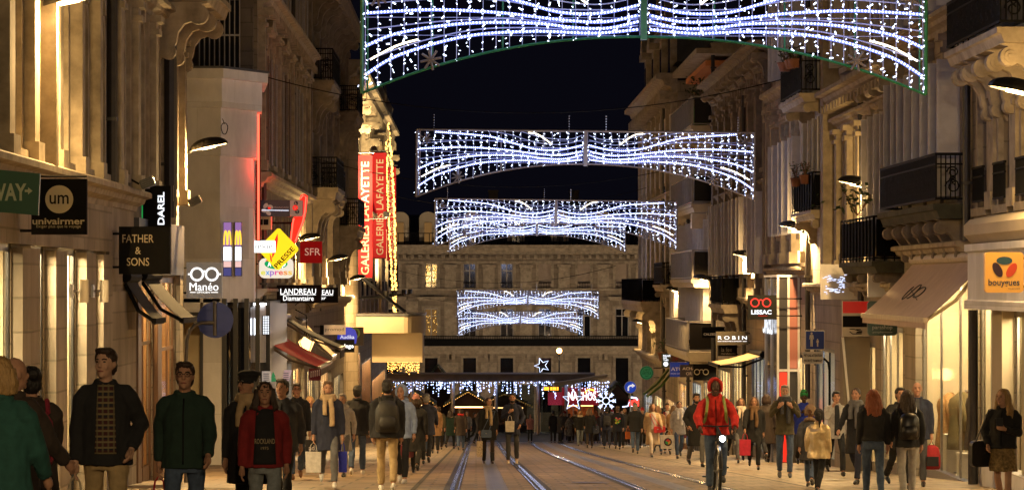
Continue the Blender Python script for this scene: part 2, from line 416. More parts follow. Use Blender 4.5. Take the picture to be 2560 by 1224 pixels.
class Bld:
    def __init__(s, name, label, side, X, u0, u1, ztop, wallm, trimm, cat="building", zbase=None, thick=.4):
        s.s = side; s.X = X; s.u0 = u0; s.u1 = u1; s.ztop = ztop; s.wm = wallm; s.tm = trimm; s.th = thick
        s.zb = gz(u1) - .4 if zbase is None else zbase
        s.root = thing(name, (X, (u0 + u1) / 2, gz((u0 + u1) / 2)), label, cat); s.op = []; s.trim = MB(); s.extra = MB()
    def box(s, mb, u0, u1, w0, w1, z0, z1): bb(mb, s.s, s.X, u0, u1, w0, w1, z0, z1)
    def part(s, name, mb, m, parent=None, smooth=False): return mb.build(name, m, parent or s.root, smooth)
    def win(s, u, z, w, h, style='flat', sh=None, shm=None, lit=None, guard=None, trim=None, sash=True):
        s.op.append((u - w / 2, u + w / 2, z, z + h))
        rz = 0 if s.s > 0 else math.pi
        o = inst("window", m_surround(w, h, style, trim or s.tm), s.root, (s.X, u, z), rz)
        def sub(n, me):
            c = bpy.data.objects.new(n, me); COL.objects.link(c); c.parent = o
        if sash: sub("sash", m_sash(w, h))
        sub("pane", m_pane(w, h, lit or PANE))
        if sh:
            for sg in (-1, 1): sub("shutter", m_shutter(w, h, shm or SHUT_G, sh, sg))
        if guard: sub("guard_rail", m_guard(w, guard))
        return o
    def cornice(s, z, d, h, u0=None, u1=None, mod=0, name="cornice", parent=None, m=None):
        mb = MB(); u0 = s.u0 if u0 is None else u0; u1 = s.u1 if u1 is None else u1
        P_ = [(0, z), (d * .25, z), (d * .3, z + h * .25), (d * .62, z + h * .4), (d * .7, z + h * .62), (d, z + h * .7), (d, z + h * .92), (d * .9, z + h), (0, z + h)]
        prof(mb, s.s, s.X, P_, u0, u1)
        if mod:
            n = max(1, int((u1 - u0) / mod))
            for i in range(n):
                u = u0 + (i + .5) * (u1 - u0) / n
                s.box(mb, u - .1, u + .1, .0, d * .8, z - h * .35, z + h * .1)
        return s.part(name, mb, m or s.tm)
    def pil(s, u, w, d, z0, z1, cap=True, name="pilaster", m=None):
        mb = MB(); s.box(mb, u - w / 2, u + w / 2, 0, d, z0, z1)
        if cap:
            s.box(mb, u - w / 2 - .06, u + w / 2 + .06, 0, d + .06, z1 - .35, z1 - .25); s.box(mb, u - w / 2 - .09, u + w / 2 + .09, 0, d + .10, z1 - .12, z1 + .002)
            s.box(mb, u - w / 2 - .06, u + w / 2 + .06, 0, d + .06, z0 - .002, z0 + .3)
        return s.part(name, mb, m or s.tm)
    def console(s, u, w, depth, z1, hgt, parent, m=None, name="bracket"):
        """S-shaped stone console under a balcony"""
        pts = [(0, z1), (depth, z1)]
        cx, cz, r = depth * .80, z1 - hgt * .2, min(depth * .2, hgt * .2)
        for i in range(9):
            a = R(80) - R(215) * i / 8; pts.append((cx + r * math.cos(a), cz + r * math.sin(a)))
        pts += [(depth * .52, z1 - hgt * .36), (depth * .40, z1 - hgt * .5), (depth * .36, z1 - hgt * .68)]
        cx2, cz2, r2 = depth * .20, z1 - hgt * .82, min(depth * .16, hgt * .16)
        for i in range(7):
            a = R(40) - R(180) * i / 6; pts.append((cx2 + r2 * math.cos(a), cz2 + r2 * math.sin(a)))
        pts += [(0, z1 - hgt)]
        mb = MB(); prof(mb, s.s, s.X, pts, u - w / 2, u + w / 2)
        for cxx, czz, rr in ((cx, cz, r), (cx2, cz2, r2)):
            mb.tube([(s.X + s.s * cxx, u - w / 2 - .03, czz), (s.X + s.s * cxx, u + w / 2 + .03, czz)], rr * .62, 12)
            mb.tube([(s.X + s.s * cxx, u - w / 2 - .05, czz), (s.X + s.s * cxx, u + w / 2 + .05, czz)], rr * .28, 8)
        return s.part(name, mb, m or s.tm, parent)
    def balcony(s, u0, u1, z, depth, rail=1.0, slab=.25, kind='iron', brackets=(), bh=.9, m=None, bm=None):
        mb = MB()
        prof(mb, s.s, s.X, [(0, z - slab), (depth - .12, z - slab), (depth - .06, z - slab * .45), (depth, z - slab * .4), (depth, z - .002), (0, z)], u0, u1)
        b = s.part("balcony", mb, m or s.tm)
        r = MB(); d = depth - .06
        if kind == 'iron':
            for za, zb_ in ((rail - .05, rail), (.07, .11), (rail - .22, rail - .19)):
                s.box(r, u0 + .04, u1 - .04, d - .02, d + .02, z + za, z + zb_)
                for u in (u0 + .05, u1 - .05): s.box(r, u - .02, u + .02, 0, d, z + za, z + zb_)
            n = int((u1 - u0) / .075)
            for i in range(n + 1):
                u = u0 + .05 + (u1 - u0 - .1) * i / n; s.box(r, u - .013, u + .013, d - .013, d + .013, z + .08, z + rail)
            n = max(3, int(d / .085))
            for u in (u0 + .05, u1 - .05):
                for i in range(1, n):
                    ww = d * i / n; s.box(r, u - .011, u + .011, ww - .011, ww + .011, z + .08, z + rail)
                # wrought scrolls on the returns
                for k in range(max(1, int(d / .4))):
                    wc = d * (k + .5) / max(1, int(d / .4))
                    for zc, rr in ((rail * .34, .14), (rail * .62, .11), (rail * .47, .06)):
                        path = [(s.X + s.s * (wc + rr * (1 - j / 22) * math.cos(j * .6)), u, z + zc + rr * (1 - j / 22) * math.sin(j * .6)) for j in range(16)]
                        r.tube(path, .013, 4)
            n = max(1, int((u1 - u0) / .45))
            for k in range(n):
                uc = u0 + (u1 - u0) * (k + .5) / n
                for zc, rr in ((rail * .36, .15), (rail * .64, .11)):
                    path = [(s.X + s.s * d, uc + rr * (1 - j / 20) * math.cos(j * .7), z + zc + rr * (1 - j / 20) * math.sin(j * .7)) for j in range(14)]
                    r.tube(path, .014, 4)
        elif kind == 'panel':                    # boarded / meshed front behind the rail
            for za, zb_ in ((rail - .04, rail), (.05, .08)):
                s.box(r, u0, u1, d - .02, d + .02, z + za, z + zb_)
                for u in (u0 + .02, u1 - .02): s.box(r, u - .02, u + .02, 0, d, z + za, z + zb_)
            s.box(r, u0 + .05, u1 - .05, d - .006, d + .006, z + .1, z + rail - .08)
            for u in (u0 + .02, u1 - .02): s.box(r, u - .006, u + .006, .04, d - .04, z + .1, z + rail - .08)
            n = int((u1 - u0) / .5)
            for i in range(n + 1):
                u = u0 + .03 + (u1 - u0 - .06) * i / n; s.box(r, u - .02, u + .02, d + .01, d + .035, z, z + rail)
            n = max(2, int(d / .16))
            for i in range(n + 1):
                ww = d * i / n; s.box(r, u0 - .012, u0 + .006, ww - .012, ww + .012, z, z + rail)
        elif kind == 'modern':                   # steel tube frame with tinted sheets and upright balusters
            for za, zb_ in ((rail - .05, rail), (.04, .08)):
                s.box(r, u0, u1, d - .03, d + .03, z + za, z + zb_)
                for u in (u0 + .03, u1 - .03): s.box(r, u - .03, u + .03, 0, d, z + za, z + zb_)
            n = int((u1 - u0) / .9)
            for i in range(n + 1):
                u = u0 + .04 + (u1 - u0 - .08) * i / n; s.box(r, u - .03, u + .03, d - .03, d + .03, z, z + rail)
            n = int((u1 - u0) / .3)
            for i in range(n):
                u = u0 + .1 + (u1 - u0 - .2) * i / n; s.box(r, u - .015, u + .015, d + .012, d + .03, z + .08, z + rail - .05)
        rm = IRON if kind == 'iron' else mat('black_netting', (.0015, .0014, .0015), .8, .3, 9, spec=.08) if kind == 'panel' else mat("painted_steel_rail", (.22, .20, .18), .5, .15, 6)
        if kind != 'none': ro = s.part("railing", r, rm, b)
        if kind == 'modern':
            g = MB()
            for u in (u0 + .03, u1 - .03):
                g = MB(); s.box(g, u - .008, u + .008, .06, d - .06, z + .1, z + rail - .07); s.part("side_sheet", g, mat("smoked_sheet", (.008, .006, .005), .5, .2, 4, spec=.15), b)
        for u in brackets: s.console(u, .22, depth * .9, z - slab - .002, bh, b, bm)
        return b
    def pipe(s, u, z0, z1, r=.07, w=.12):
        mb = MB(); mb.tube([(s.X + s.s * w, u, z0), (s.X + s.s * w, u, z1)], r, 8)
        z = z0 + 1
        while z < z1:
            s.box(mb, u - .09, u + .09, 0, w + .085, z, z + .06); z += 2.2
        return s.part("drainpipe", mb, PIPE)
    def shop(s, u0, u1, z1, depth=1.6, lamp=None, inner=None, frame=None, mull=1.2, door=None, riser=.25, lampw=.35, transom=None, go=0.0):
        """glazed shop bay with a real room behind it"""
        z0 = gz((u0 + u1) / 2) - .02
        s.op.append((u0, u1, s.zb, z1))
        mb = MB(); X, sd = s.X, s.s
        w0 = -.225 + go; w1 = -s.th - depth
        # floor, back, ceiling, two ends as thick slabs
        s.box(mb, u0 + .001, u1 - .001, w1, w0, z0 - .7, z0 + .02); s.box(mb, u0 - .1, u1 + .1, w1 - .1, w1, z0 - .7, z1 + .1)
        s.box(mb, u0 - .1, u1 + .1, w1, -s.th - .004, z1 + .02, z1 + .12)
        s.box(mb, u0 + .001, u0 + .05, w1, w0, z0 + .02, z1 - .003); s.box(mb, u1 - .05, u1 - .001, w1, w0, z0 + .02, z1 - .003)
        sf = s.part("shop_room", mb, inner or INT_W)
        if lamp:
            l = MB(); n = max(1, int((u1 - u0) / 2.2))
            for i in range(n):
                u = u0 + (i + .5) * (u1 - u0) / n; c = -.42 + go
                s.box(l, u - lampw, u + lampw, c - .12, c + .12, z1 - .05, z1 - .01)
            s.part("ceiling_lamp", l, lamp, sf)
        fr = MB(); n = max(1, round((u1 - u0) / mull))
        for i in range(n + 1):
            u = u0 + (u1 - u0) * i / n; u = min(max(u, u0 + .04), u1 - .04)
            s.box(fr, u - .03, u + .03, -.19 + go, -.15 + go, z0 - .6, z1)
        s.box(fr, u0, u1, -.187 + go, -.153 + go, z1 - .1, z1 - .002)
        s.box(fr, u0, u1, -.22 + go, -.08 + go * .3, z0 - .6, z0 + riser)
        if transom: s.box(fr, u0, u1, -.186 + go, -.154 + go, z0 + transom, z0 + transom + .07)
        f = s.part("shop_frame", fr, frame or DARKMET)
        g = MB(); s.box(g, u0, u1, -.175 + go, -.165 + go, z0 + riser, z1 - .1); s.part("shop_glass", g, GLASS, f)
        return sf
    def finish(s, cap=True):
        us = sorted({round(x, 4) for x in [s.u0, s.u1] + [v for o in s.op for v in o[:2]] if s.u0 <= x <= s.u1})
        zs = sorted({round(x, 4) for x in [s.zb, s.ztop] + [v for o in s.op for v in o[2:]] if s.zb <= x <= s.ztop})
        nu, nz = len(us) - 1, len(zs) - 1
        solid = [[True] * nz for _ in range(nu)]
        for i in range(nu):
            for j in range(nz):
                cu, cz = (us[i] + us[i+1]) / 2, (zs[j] + zs[j+1]) / 2
                if any(o[0] < cu < o[1] and o[2] < cz < o[3] for o in s.op): solid[i][j] = False
        mb = MB(); A = lambda u, w, z: (s.X + s.s * w, u, z); t = -s.th
        S = lambda i, j: 0 <= i < nu and 0 <= j < nz and solid[i][j]
        for i in range(nu):
            for j in range(nz):
                if not solid[i][j]: continue
                a, b, c, d = us[i], us[i+1], zs[j], zs[j+1]
                mb.quad(A(a, 0, c), A(b, 0, c), A(b, 0, d), A(a, 0, d)); mb.quad(A(a, t, c), A(a, t, d), A(b, t, d), A(b, t, c))
                if not S(i-1, j): mb.quad(A(a, 0, c), A(a, 0, d), A(a, t, d), A(a, t, c))
                if not S(i+1, j): mb.quad(A(b, 0, c), A(b, t, c), A(b, t, d), A(b, 0, d))
                if not S(i, j-1): mb.quad(A(a, 0, c), A(a, t, c), A(b, t, c), A(b, 0, c))
                if not S(i, j+1): mb.quad(A(a, 0, d), A(b, 0, d), A(b, t, d), A(a, t, d))
        bm_m = mb
        bpy_m = bm_m
        s.part("wall", bpy_m, s.wm)
        # the mass of the house behind the front: end walls, back and top
        k = MB(); D = -8.0; low = min(s.zb, s.zb)
        s.box(k, s.u0 + .02, s.u0 + .3, D, t - .003, s.zb, s.ztop - .02); s.box(k, s.u1 - .3, s.u1 - .02, D, t - .003, s.zb, s.ztop - .02)
        s.box(k, s.u0 + .31, s.u1 - .31, D, D + .3, s.zb, s.ztop - .02)
        s.part("side_wall", k, s.wm)
        if cap:
            r = MB(); s.box(r, s.u0, s.u1, D - .1, -.05, s.ztop + .003, s.ztop + .15); s.part("roof", r, ZINC)
        return s
# ================================================================ LEFT SIDE OF THE STREET
# --- first house on the left, arches between pilasters
b = Bld("stone_building", "pale stone building at the left edge with tall arches above a stone shop cornice", 1, XL, 26, 46.9, 11.5, ST_WARM, TRIM)
for u in (29.2, 32.0, 34.9, 37.3, 39.3, 41.6, 43.7, 45.7): b.win(u, 2.8, .85, 2.55, 'arch', None)
for u in (29.2, 32.0, 34.9, 38.3, 41.6, 44.5): b.win(u, 6.9, 1.1, 2.6, 'arch', None)
for u in (36.1, 38.15): b.pil(u, .42, .22, 2.62, 6.3)
for u in (40.4, 42.65, 44.7): b.pil(u, .30, .22, 2.62, 6.3)
for u in (40.75, 43.1, 45.15): b.pil(u, .12, .12, 2.62, 6.3, False)
b.pil(38.62, .18, .42, 2.62, 6.3, False)
b.cornice(2.28, .42, .36); b.cornice(6.3, .5, .45, mod=.5)
mb = MB(); b.box(mb, 26, 46.9, .0, .1, 1.55, 2.28); b.part("fascia", mb, ST_PALE)
for u0, u1 in ((33, 37.3), (39.0, 40.1), (41.5, 43.3), (44.6, 45.6)): b.shop(u0, u1, 1.55, 1.3, LAMP_B, INT_W, DARKMET, 1.6, lampw=.45, go=.13)
for u, w_, d in ((38.15, 1.5, .14), (40.8, 1.1, .16), (43.95, 1.1, .16), (46.25, 1.1, .12)):
    mb = MB(); z = gz(u); b.box(mb, u - w_ / 2, u + w_ / 2, 0, d, z - .5, 1.5); b.box(mb, u - w_ / 2 - .03, u + w_ / 2 + .03, 0, d + .05, z - .5, z + .5); b.part("shop_pier", mb, ST_PALE)
b.finish()
for u in (42.3, 44.55):
    q = Vector((XL + .16, u - .62, zof(727, u)))
    t = thing("wall_lamp", q, "%s of two unlit steel cylinder wall lamps on the pale stone shop piers" % ("nearer" if u < 43 else "farther"), "wall lamp", "cylinder wall lamps")
    mb = MB(); mb.box(q.x - .0, q.x + .04, q.y - .06, q.y + .06, q.z - .1, q.z + .1); mb.build("back_plate", STEEL, t)
    mb = MB(); mb.tube([q, q + Vector((.16, 0, 0))], .02, 6); mb.build("arm", STEEL, t)
    mb = MB(); mb.tube([q + Vector((.2, 0, -.17)), q + Vector((.2, 0, .17))], .065, 12); mb.build("cylinder", mat("satin_metal", (.5, .45, .36), .4, .1, 5, metal=.6), t)
# --- second house, arches, pipes, big scrolled balcony
b = Bld("stone_building", "tall stone building with two dark drainpipes, left of the white corner block", 1, XL, 46.92, 58.4, 12.0, ST_WARM, TRIM)
for u in (48.3, 51.2, 53.7, 56.3): b.win(u, 2.9, .95, 2.85, 'arch', None)
for u in (48.9, 52.2, 55.6): b.win(u, 6.9, 1.2, 2.7, 'arch', None, guard=.9)
for u in (47.35, 49.75, 52.5, 55.0, 57.7): b.pil(u, .38, .22, 2.62, 5.95)
for u in (49.3, 50.2, 52.05, 52.95, 57.1): b.pil(u, .12, .12, 2.62, 5.95, False)
b.cornice(5.98, .35, .35); b.pipe(46.75, 2.7, 11, .09); b.pipe(54.85, 2.3, 11, .13, .2)
b.balcony(54.2, 58.3, 6.72, 1.08, 1.0, .3, 'iron', (54.6, 56.2, 57.8), 1.15)
b.cornice(2.3, .36, .34, 46.92, 50.4)
mb = MB(); b.box(mb, 46.92, 50.3, 0, .05, .9, 2.3); b.part("fascia", mb, ST_PALE)
mb = MB(); b.box(mb, 50.5, 58.3, 0, .12, 1.2, 2.2); b.part("fascia", mb, mat("grey_fascia_panel", (.06, .057, .06), .5, .1, 4))
b.shop(51.2, 53.6, 1.15, 2.2, LAMP_W, INT_O, WOOD, 1.2, transom=2.5, go=.12); b.shop(54.4, 57.6, 1.15, 2.2, LAMP_W, INT_O, WOOD, 1.1, transom=2.5, go=.12)
for u, w_ in ((48.6, 3.3), (50.8, .5), (54.0, .6), (58.0, .6)):
    mb = MB(); z = gz(u); b.box(mb, u - w_ / 2, u + w_ / 2, 0, .1, z - .5, 1.2 if u > 50.5 else .9); b.part("shop_pier", mb, ST_PALE if u < 50 or u > 57 else WOOD)
b.finish()
def floodlight(p, tilt, label):
    t = thing("floodlight", p, label, "floodlight", "unlit floodlights on the left frontage")
    mb = MB(); mb.tube([p, p + Vector((.12, 0, .1)), p + Vector((.3, 0, 0))], .02, 6); mb.build("bracket", IRON, t)
    c = p + Vector((.45, -.02, .02)); M = Matrix.Rotation(tilt, 3, 'Y')
    def bx(mb, a, b_, c_, d, e, f):
        m2 = MB(); m2.box(a, b_, c_, d, e, f); mb.add([c + M @ Vector(v) for v in m2.v], m2.f)
    mb = MB(); bx(mb, -.11, .11, -.08, .08, -.08, .08); bx(mb, -.13, -.11, -.05, .05, -.06, .06)
    for i in range(5): bx(mb, -.12, .10, -.1, -.08, -.075 + i * .033, -.062 + i * .033)
    mb.build("housing", DARKMET, t)
    mb = MB(); bx(mb, .11, .125, -.07, .07, -.07, .07); mb.build("lens", mat("lamp_glass_off", (.25, .25, .25), .1, 0), t)
floodlight(P(305, 460, 49.5), R(-20), "black floodlight tilted up on the stone cornice over the black sign")
floodlight(P(432, 505, 57.5), R(-25), "small grey floodlight on the lit wall above the round blue sign")
# --- cable and hook details: white corner block with chamfer across the side street
def block():
    t = thing("corner_block", (-7, 75, gz(75)), "low white corner block with chamfered edge and stepped parapet, its right side glowing red", "building")
    def ring(out, z0, z1, mb):
        x0, x1, x2 = -18, -6.66, -5.92; y0, y1, y2 = 74.0, 74.0, 75.6
        pts = [(x0, y0 - out), (x1 + out * .3, y1 - out), (x2 + out, y2 - out * .3), (-6.14 + out * .6, 79.2), (x0, 79.2)]
        mb.prism([(x, y, z0) for x, y in pts], (0, 0, z1 - z0))
    mb = MB(); ring(0, gz(76) + 4.3, 5.6, mb); mb.build("wall", RENDER_W, t)
    mb = MB(); ring(.10, 4.35, 5.6, mb); mb.build("string_course", RENDER_W, t)
    mb = MB(); ring(.24, 5.6, 6.35, mb); ring(.40, 6.353, 6.6, mb); mb.build("parapet", RENDER_W, t)
    mb = MB(); ring(.44, 6.603, 6.66, mb); mb.build("coping", ZINC, t)
    # ground floor: lit shop window, white pier, dark glazed corner
    z = gz(75); zt = z + 4.35
    mb = MB()
    mb.box(-18, -8.6, 74, 74.4, z - .5, zt - .002); mb.box(-7.10, -6.62, 74, 74.5, z - .5, zt - .002); mb.box(-8.6, -7.18, 74.0, 74.4, zt - .35, zt - .002)
    mb.build("pier", RENDER_W, t)
    mb = MB(); mb.box(-8.6, -7.18, 76.2, 76.3, z - .5, zt); mb.box(-8.7, -8.6, 74.45, 76.2, z - .5, zt); mb.box(-7.18, -7.06, 74.55, 76.2, z - .5, zt); mb.box(-8.6, -7.18, 74.45, 76.2, z - .5, z + .02)
    r = mb.build("shop_room", INT_W, t)
    mb = MB(); mb.box(-8.4, -7.4, 75.0, 75.4, zt - .06, zt - .02); mb.build("ceiling_lamp", LAMP_W, r)
    mb = MB()
    mb.box(-7.185, -7.105, 73.97, 74.2, z - .5, zt - .35); mb.box(-8.6, -8.5, 73.97, 74.2, z - .5, zt - .35); mb.box(-8.5, -7.19, 73.975, 74.19, zt - .5, zt - .351)
    mb.build("shop_frame", BLACKP, t)
    mb = MB()
    for i in range(4):
        a = i / 3; x = -6.55 + a * .75; y = 74.05 + a * 1.5; mb.box(x - .06, x + .06, y - .06, y + .06, z - .5, zt - .002)
    mb.build("corner_mullion", BLACKP, t)
    mb = MB(); mb.prism([(-6.6, 74.2, z - .5), (-6.0, 75.7, z - .5), (-6.2, 79, z - .5), (-6.9, 79, z - .5)], (0, 0, 4.6)); mb.build("dark_glazing", PANE, t)
    mb = MB(); mb.box(-17.5, -6.2, 79.21, 79.6, z, 14); mb.build("rear_wall", ST_DARK, t)
    # upper window with white bars high behind the block
    mb = MB(); mb.box(-7.7, -6.55, 79.10, 79.205, 6.7, 9.2); w_ = mb.build("window", PANE, t)
    mb = MB()
    for i in range(9): mb.box(-7.7 + i * .14, -7.67 + i * .14, 79.0, 79.05, 6.7, 9.2)
    for zz in (6.9, 7.9, 8.9): mb.box(-7.7, -6.55, 78.96, 78.998, zz, zz + .05)
    mb.build("window_bars", SASH, w_)
    # two lit poster boxes at the chamfer
    for (x0, x1, yy, n) in ((558, 580, 74.35, 'first'), (587, 605, 75.0, 'second')):
        a = P(x0, 690, yy - .35); c = P(x1, 555, yy - .35)
        mb = MB(); mb.box(a.x, c.x, yy - .40, yy - .28, a.z, c.z); p = mb.build("light_box", BLACKP, t)
        zz = c.z - a.z; xx = c.x - a.x
        for nm, f0, f1, col, s_ in (("violet_band", .55, 1, (.45, .22, .55), .5), ("white_band", .28, .55, (.95, .95, 1), 1.6), ("pink_band", .16, .28, (.9, .55, .5), .7), ("blue_band", 0.0, .16, (.10, .09, .28), .5)):
            mb = MB(); mb.box(a.x + .015, c.x - .015, yy - .408, yy - .401, a.z + zz * f0 + .01, a.z + zz * f1 - .01); mb.build(nm, emit("poster_" + nm, col, s_), p)
        mb = MB(); w1 = xx * .82
        xm = (a.x + c.x) / 2
        for sg in (-1, 1):
            path = [(xm + sg * w1 * .25 + w1 * .22 * math.cos(q), yy - .415, a.z + zz * .58 + zz * .26 * math.sin(q)) for q in [math.pi * i / 10 for i in range(11)]]
            mb.tube(path, .022, 5)
        mb.build("arches", emit("yellow_arches", (1, .55, .05), 1.1), p)
    mb = MB(); c = P(562, 322, 73.9); path = [(c.x + .085 * math.cos(q) * (1 + .12 * math.sin(3 * q)), 73.8, c.z + .15 * math.sin(q)) for q in [i * .45 for i in range(30)]]; mb.tube(path, .012, 5); mb.tube([c + Vector((0, -.08, .12)), c + Vector((-.06, 0, .26))], .01, 5)
    tag(mb.build("cable_coil", IRON), "coil of black cable hung on the white corner block", "cable")
block()
# --- shuttered stone house, pimkie to press shop
b = Bld("shuttered_building", "dark weathered stone house with tall shutters and small window pediments, behind the white corner block", 1, XL, 79.3, 101.8, 14, ST_GREY, TRIM)
us = (81.5, 84.6, 87.7, 90.9, 94.2, 97.4, 100.2)
for i, u in enumerate(us):
    b.win(u, 4.5, 1.15, 3.1, 'ped' if i % 2 == 0 else 'hood', 'open', SHUT_G if i % 3 else SHUT_B)
    b.win(u, 9.6, 1.15, 2.6, 'hood', 'open', SHUT_G)
    b.win(u, 1.2, 1.1, 2.1, 'flat', None)
for u in (79.9, 86.1, 92.5, 98.8, 101.4): b.pil(u, .3, .2, 4.2, 8.6)
b.cornice(3.75, .4, .4); b.cornice(8.7, .55, .5, mod=.6); b.cornice(.6, .3, .3)
b.pipe(80.3, 0, 14); b.pipe(93, 4, 14)
mb = MB(); b.box(mb, 79.4, 86.5, 0, .35, gz(80) - .5, .55); b.part("shopfront", mb, BLACKP)
b.shop(87, 94, gz(90) + 3.0, 1.5, LAMP_C, INT_W, BLACKP); b.shop(95, 101, gz(98) + 3.0, 1.5, LAMP_W, INT_W, WOOD)
b.finish()
# --- balconied stone house
b = Bld("balconied_building", "dark stone house with curved iron balconies on carved corbels, left of the floodlit store", 1, XL, 101.85, 131.4, 13.2, ST_DARK, TRIM_D)
for u in (104.5, 109.5, 114.5, 119.5, 125.5):
    b.win(u, 4.6, 1.3, 2.9, 'hood', None, guard=None, trim=TRIM_D); b.win(u, 8.5, 1.3, 2.7, 'hood', None, trim=TRIM_D); b.win(u, .4, 1.3, 2.6, 'flat', None, trim=TRIM_D)
for u in (102.1, 107.3, 112, 117, 122.3, 128.6, 131.1): b.pil(u, .5, .22, 1.0, 12)
b.balcony(102.2, 107.6, 4.5, 1.15, 1.1, .4, 'iron', (102.7, 105, 107.2), 1.7); b.balcony(102.2, 107.6, 8.35, 1.0, 1.15, .4, 'iron', (102.7, 105, 107.2), 1.5)
b.balcony(123.5, 129.2, 8.5, 1.0, 1.15, .4, 'iron', (123.9, 126.3, 128.8), 1.6); b.balcony(123.5, 130.2, 3.55, 1.05, 1.2, .45, 'iron', (123.9, 126.3, 129.8), 1.7)
b.balcony(111.5, 116.5, 4.5, .8, 1.1, .35, 'iron', (112, 116), 1.2); b.balcony(103, 126, 12.3, 1.1, .6, .6, 'none', [103.5 + i * 2.6 for i in range(9)], 1.4)
b.cornice(.0, .5, .5); b.cornice(11.6, .4, .5, mod=.7)
for u in (108.8,): b.pipe(u, 0, 13)
b.shop(103, 110, gz(106) + 3.1, 1.5, LAMP_W, INT_W, BLACKP); b.shop(111.5, 120, gz(115) + 3.1, 1.5, LAMP_W, INT_W, WOOD); b.shop(122, 130.5, gz(126) + 3.2, 1.5, LAMP_W, INT_W, DARKMET)
b.finish()
# --- floodlit department store with curved gable
b = Bld("department_store", "floodlit ornate stone store with volutes behind the red banners", 1, XL, 131.45, 193, 11.0, ST_PALE, TRIM)
mb = MB(); zc_ = zof(190, 134); mb.lathe([(1.0, gz(134) - .5), (1.0, zc_ - 1.6), (1.12, zc_ - 1.5), (1.12, zc_ - 1.2), (1.02, zc_ - 1.15), (1.02, zc_ - .8), (1.25, zc_ - .6), (1.25, zc_ - .42), (1.5, zc_ - .2), (1.5, zc_)], (XL - .45, 134.2, 0), 28); b.part("corner_turret", mb, ST_PALE, None, False)
for u in (143, 149.5, 156, 162.5, 169, 175.5, 182, 188.5):
    b.win(u, 6.3, 2.0, 3.4, 'hood', None, guard=.9); b.win(u, .3, 2.0, 3.4, 'flat', None, guard=.9)
for u in (139.5, 146.2, 152.8, 159.3, 165.8, 172.3, 178.8, 185.3, 192): b.pil(u, .9, .18, -1.2, 10.4, False)
b.cornice(10.4, .9, 1.0, mod=1.2); b.cornice(4.4, .5, .6)
for u in (139.5, 152.8, 165.8, 178.8, 192):
    for zz in (9.7, 8.8): b.console(u, .7, .95, zz, 1.0, b.root, name="volute")
for u in (165.8, 178.8): mb = MB(); mb.lathe([(.45, 0), (.3, .3), (.42, .6), (.5, 1.0), (.3, 1.4), (.12, 1.8), (.04, 2.6)], (b.X + .4, u, 11.0)); b.part("finial", mb, TRIM, None, True)
b.shop(139, 150, gz(145) + 4.6, 1.5, LAMP_W, INT_O, WOOD, go=.13); b.shop(152, 165, gz(158) + 4.6, 1.5, LAMP_W, INT_O, WOOD, go=.13); b.shop(167, 191, gz(178) + 4.2, 1.5, LAMP_W, INT_O, WOOD, go=.13)
b.finish()
def canopy():
    d0 = 133.5; a = P(862, 832, d0); c = P(1058, 790, d0)
    t = thing("store_canopy", (XL, d0, gz(d0)), "wide pale rounded canopy jutting from the floodlit store, white panel hanging under it", "canopy")
    def slab(mb, z0, z1, xr, y0, y1, r):
        pts = [(XL + .47, y0), (xr - r, y0)] + [(xr - r + r * math.sin(q), y0 + r * 3 - r * 3 * math.cos(q)) for q in [math.pi / 2 * i / 8 for i in range(1, 9)]] + [(xr, y1), (XL + .47, y1)]
        mb.prism([(x, y, z0) for x, y in pts], (0, 0, z1 - z0))
    mb = MB(); slab(mb, a.z, c.z, c.x, d0, d0 + 7, .9); mb.build("slab", RENDER_C, t)
    mb = MB(); slab(mb, c.z + .003, c.z + .12, c.x + .03, d0 - .05, d0 + 7, .9); mb.build("roof_edge", ZINC, t)
    e = P(930, 905, d0 + 1.2); g = P(1056, 830, d0 + 1.2)
    mb = MB(); mb.box(e.x, g.x, d0 + 1.2, d0 + 5.5, e.z, a.z - .003); mb.build("hanging_panel", RENDER_C, t)
    for i in range(7):
        u = d0 + .8 + i * .9; mb = MB(); mb.tube([(XL + .5, u, c.z + 1.9), (c.x - .9, u, c.z + .14)], .022, 5); mb.build("tie_rod", STEEL, t)
    # the pavement lamps seen under it
canopy()
# ================================================================ RIGHT SIDE OF THE STREET
def plant(name, c, r, h, label, n=90, group=None, potm=None, pot=True):
    rnd = random.Random(int(c[0] * 91 + c[1] * 7))
    t = thing(name, c, label, "plant", group)
    if pot:
        mb = MB(); mb.lathe([(r * .55, 0), (r * .75, h * .35), (r * .8, h * .35), (r * .8, h * .4), (r * .1, h * .4)], c, 10); mb.build("pot", potm or mat("terracotta_pot", (.22, .09, .05), .8, .2, 6), t, True)
    mb = MB()
    for i in range(6):
        a = rnd.random() * 6.28; mb.tube([Vector(c) + Vector((0, 0, h * .35)), Vector(c) + Vector((r * .6 * math.cos(a), r * .6 * math.sin(a), h * (.7 + .3 * rnd.random())))], .012, 4)
    mb.build("stems", WOOD, t)
    mb = MB()
    for i in range(n):
        q = Vector(c) + Vector((rnd.gauss(0, r * .5), rnd.gauss(0, r * .5), h * (.45 + .55 * rnd.random())))
        a = Vector((rnd.gauss(0, 1), rnd.gauss(0, 1), rnd.gauss(0, .6))).normalized(); bq = a.orthogonal().normalized(); l = r * (.22 + .2 * rnd.random())
        mb.add([q, q + a * l * .5 + bq * l * .25, q + a * l, q + a * l * .5 - bq * l * .25], [(0, 1, 2, 3)])
    mb.build("leaves", LEAF, t)
    return t
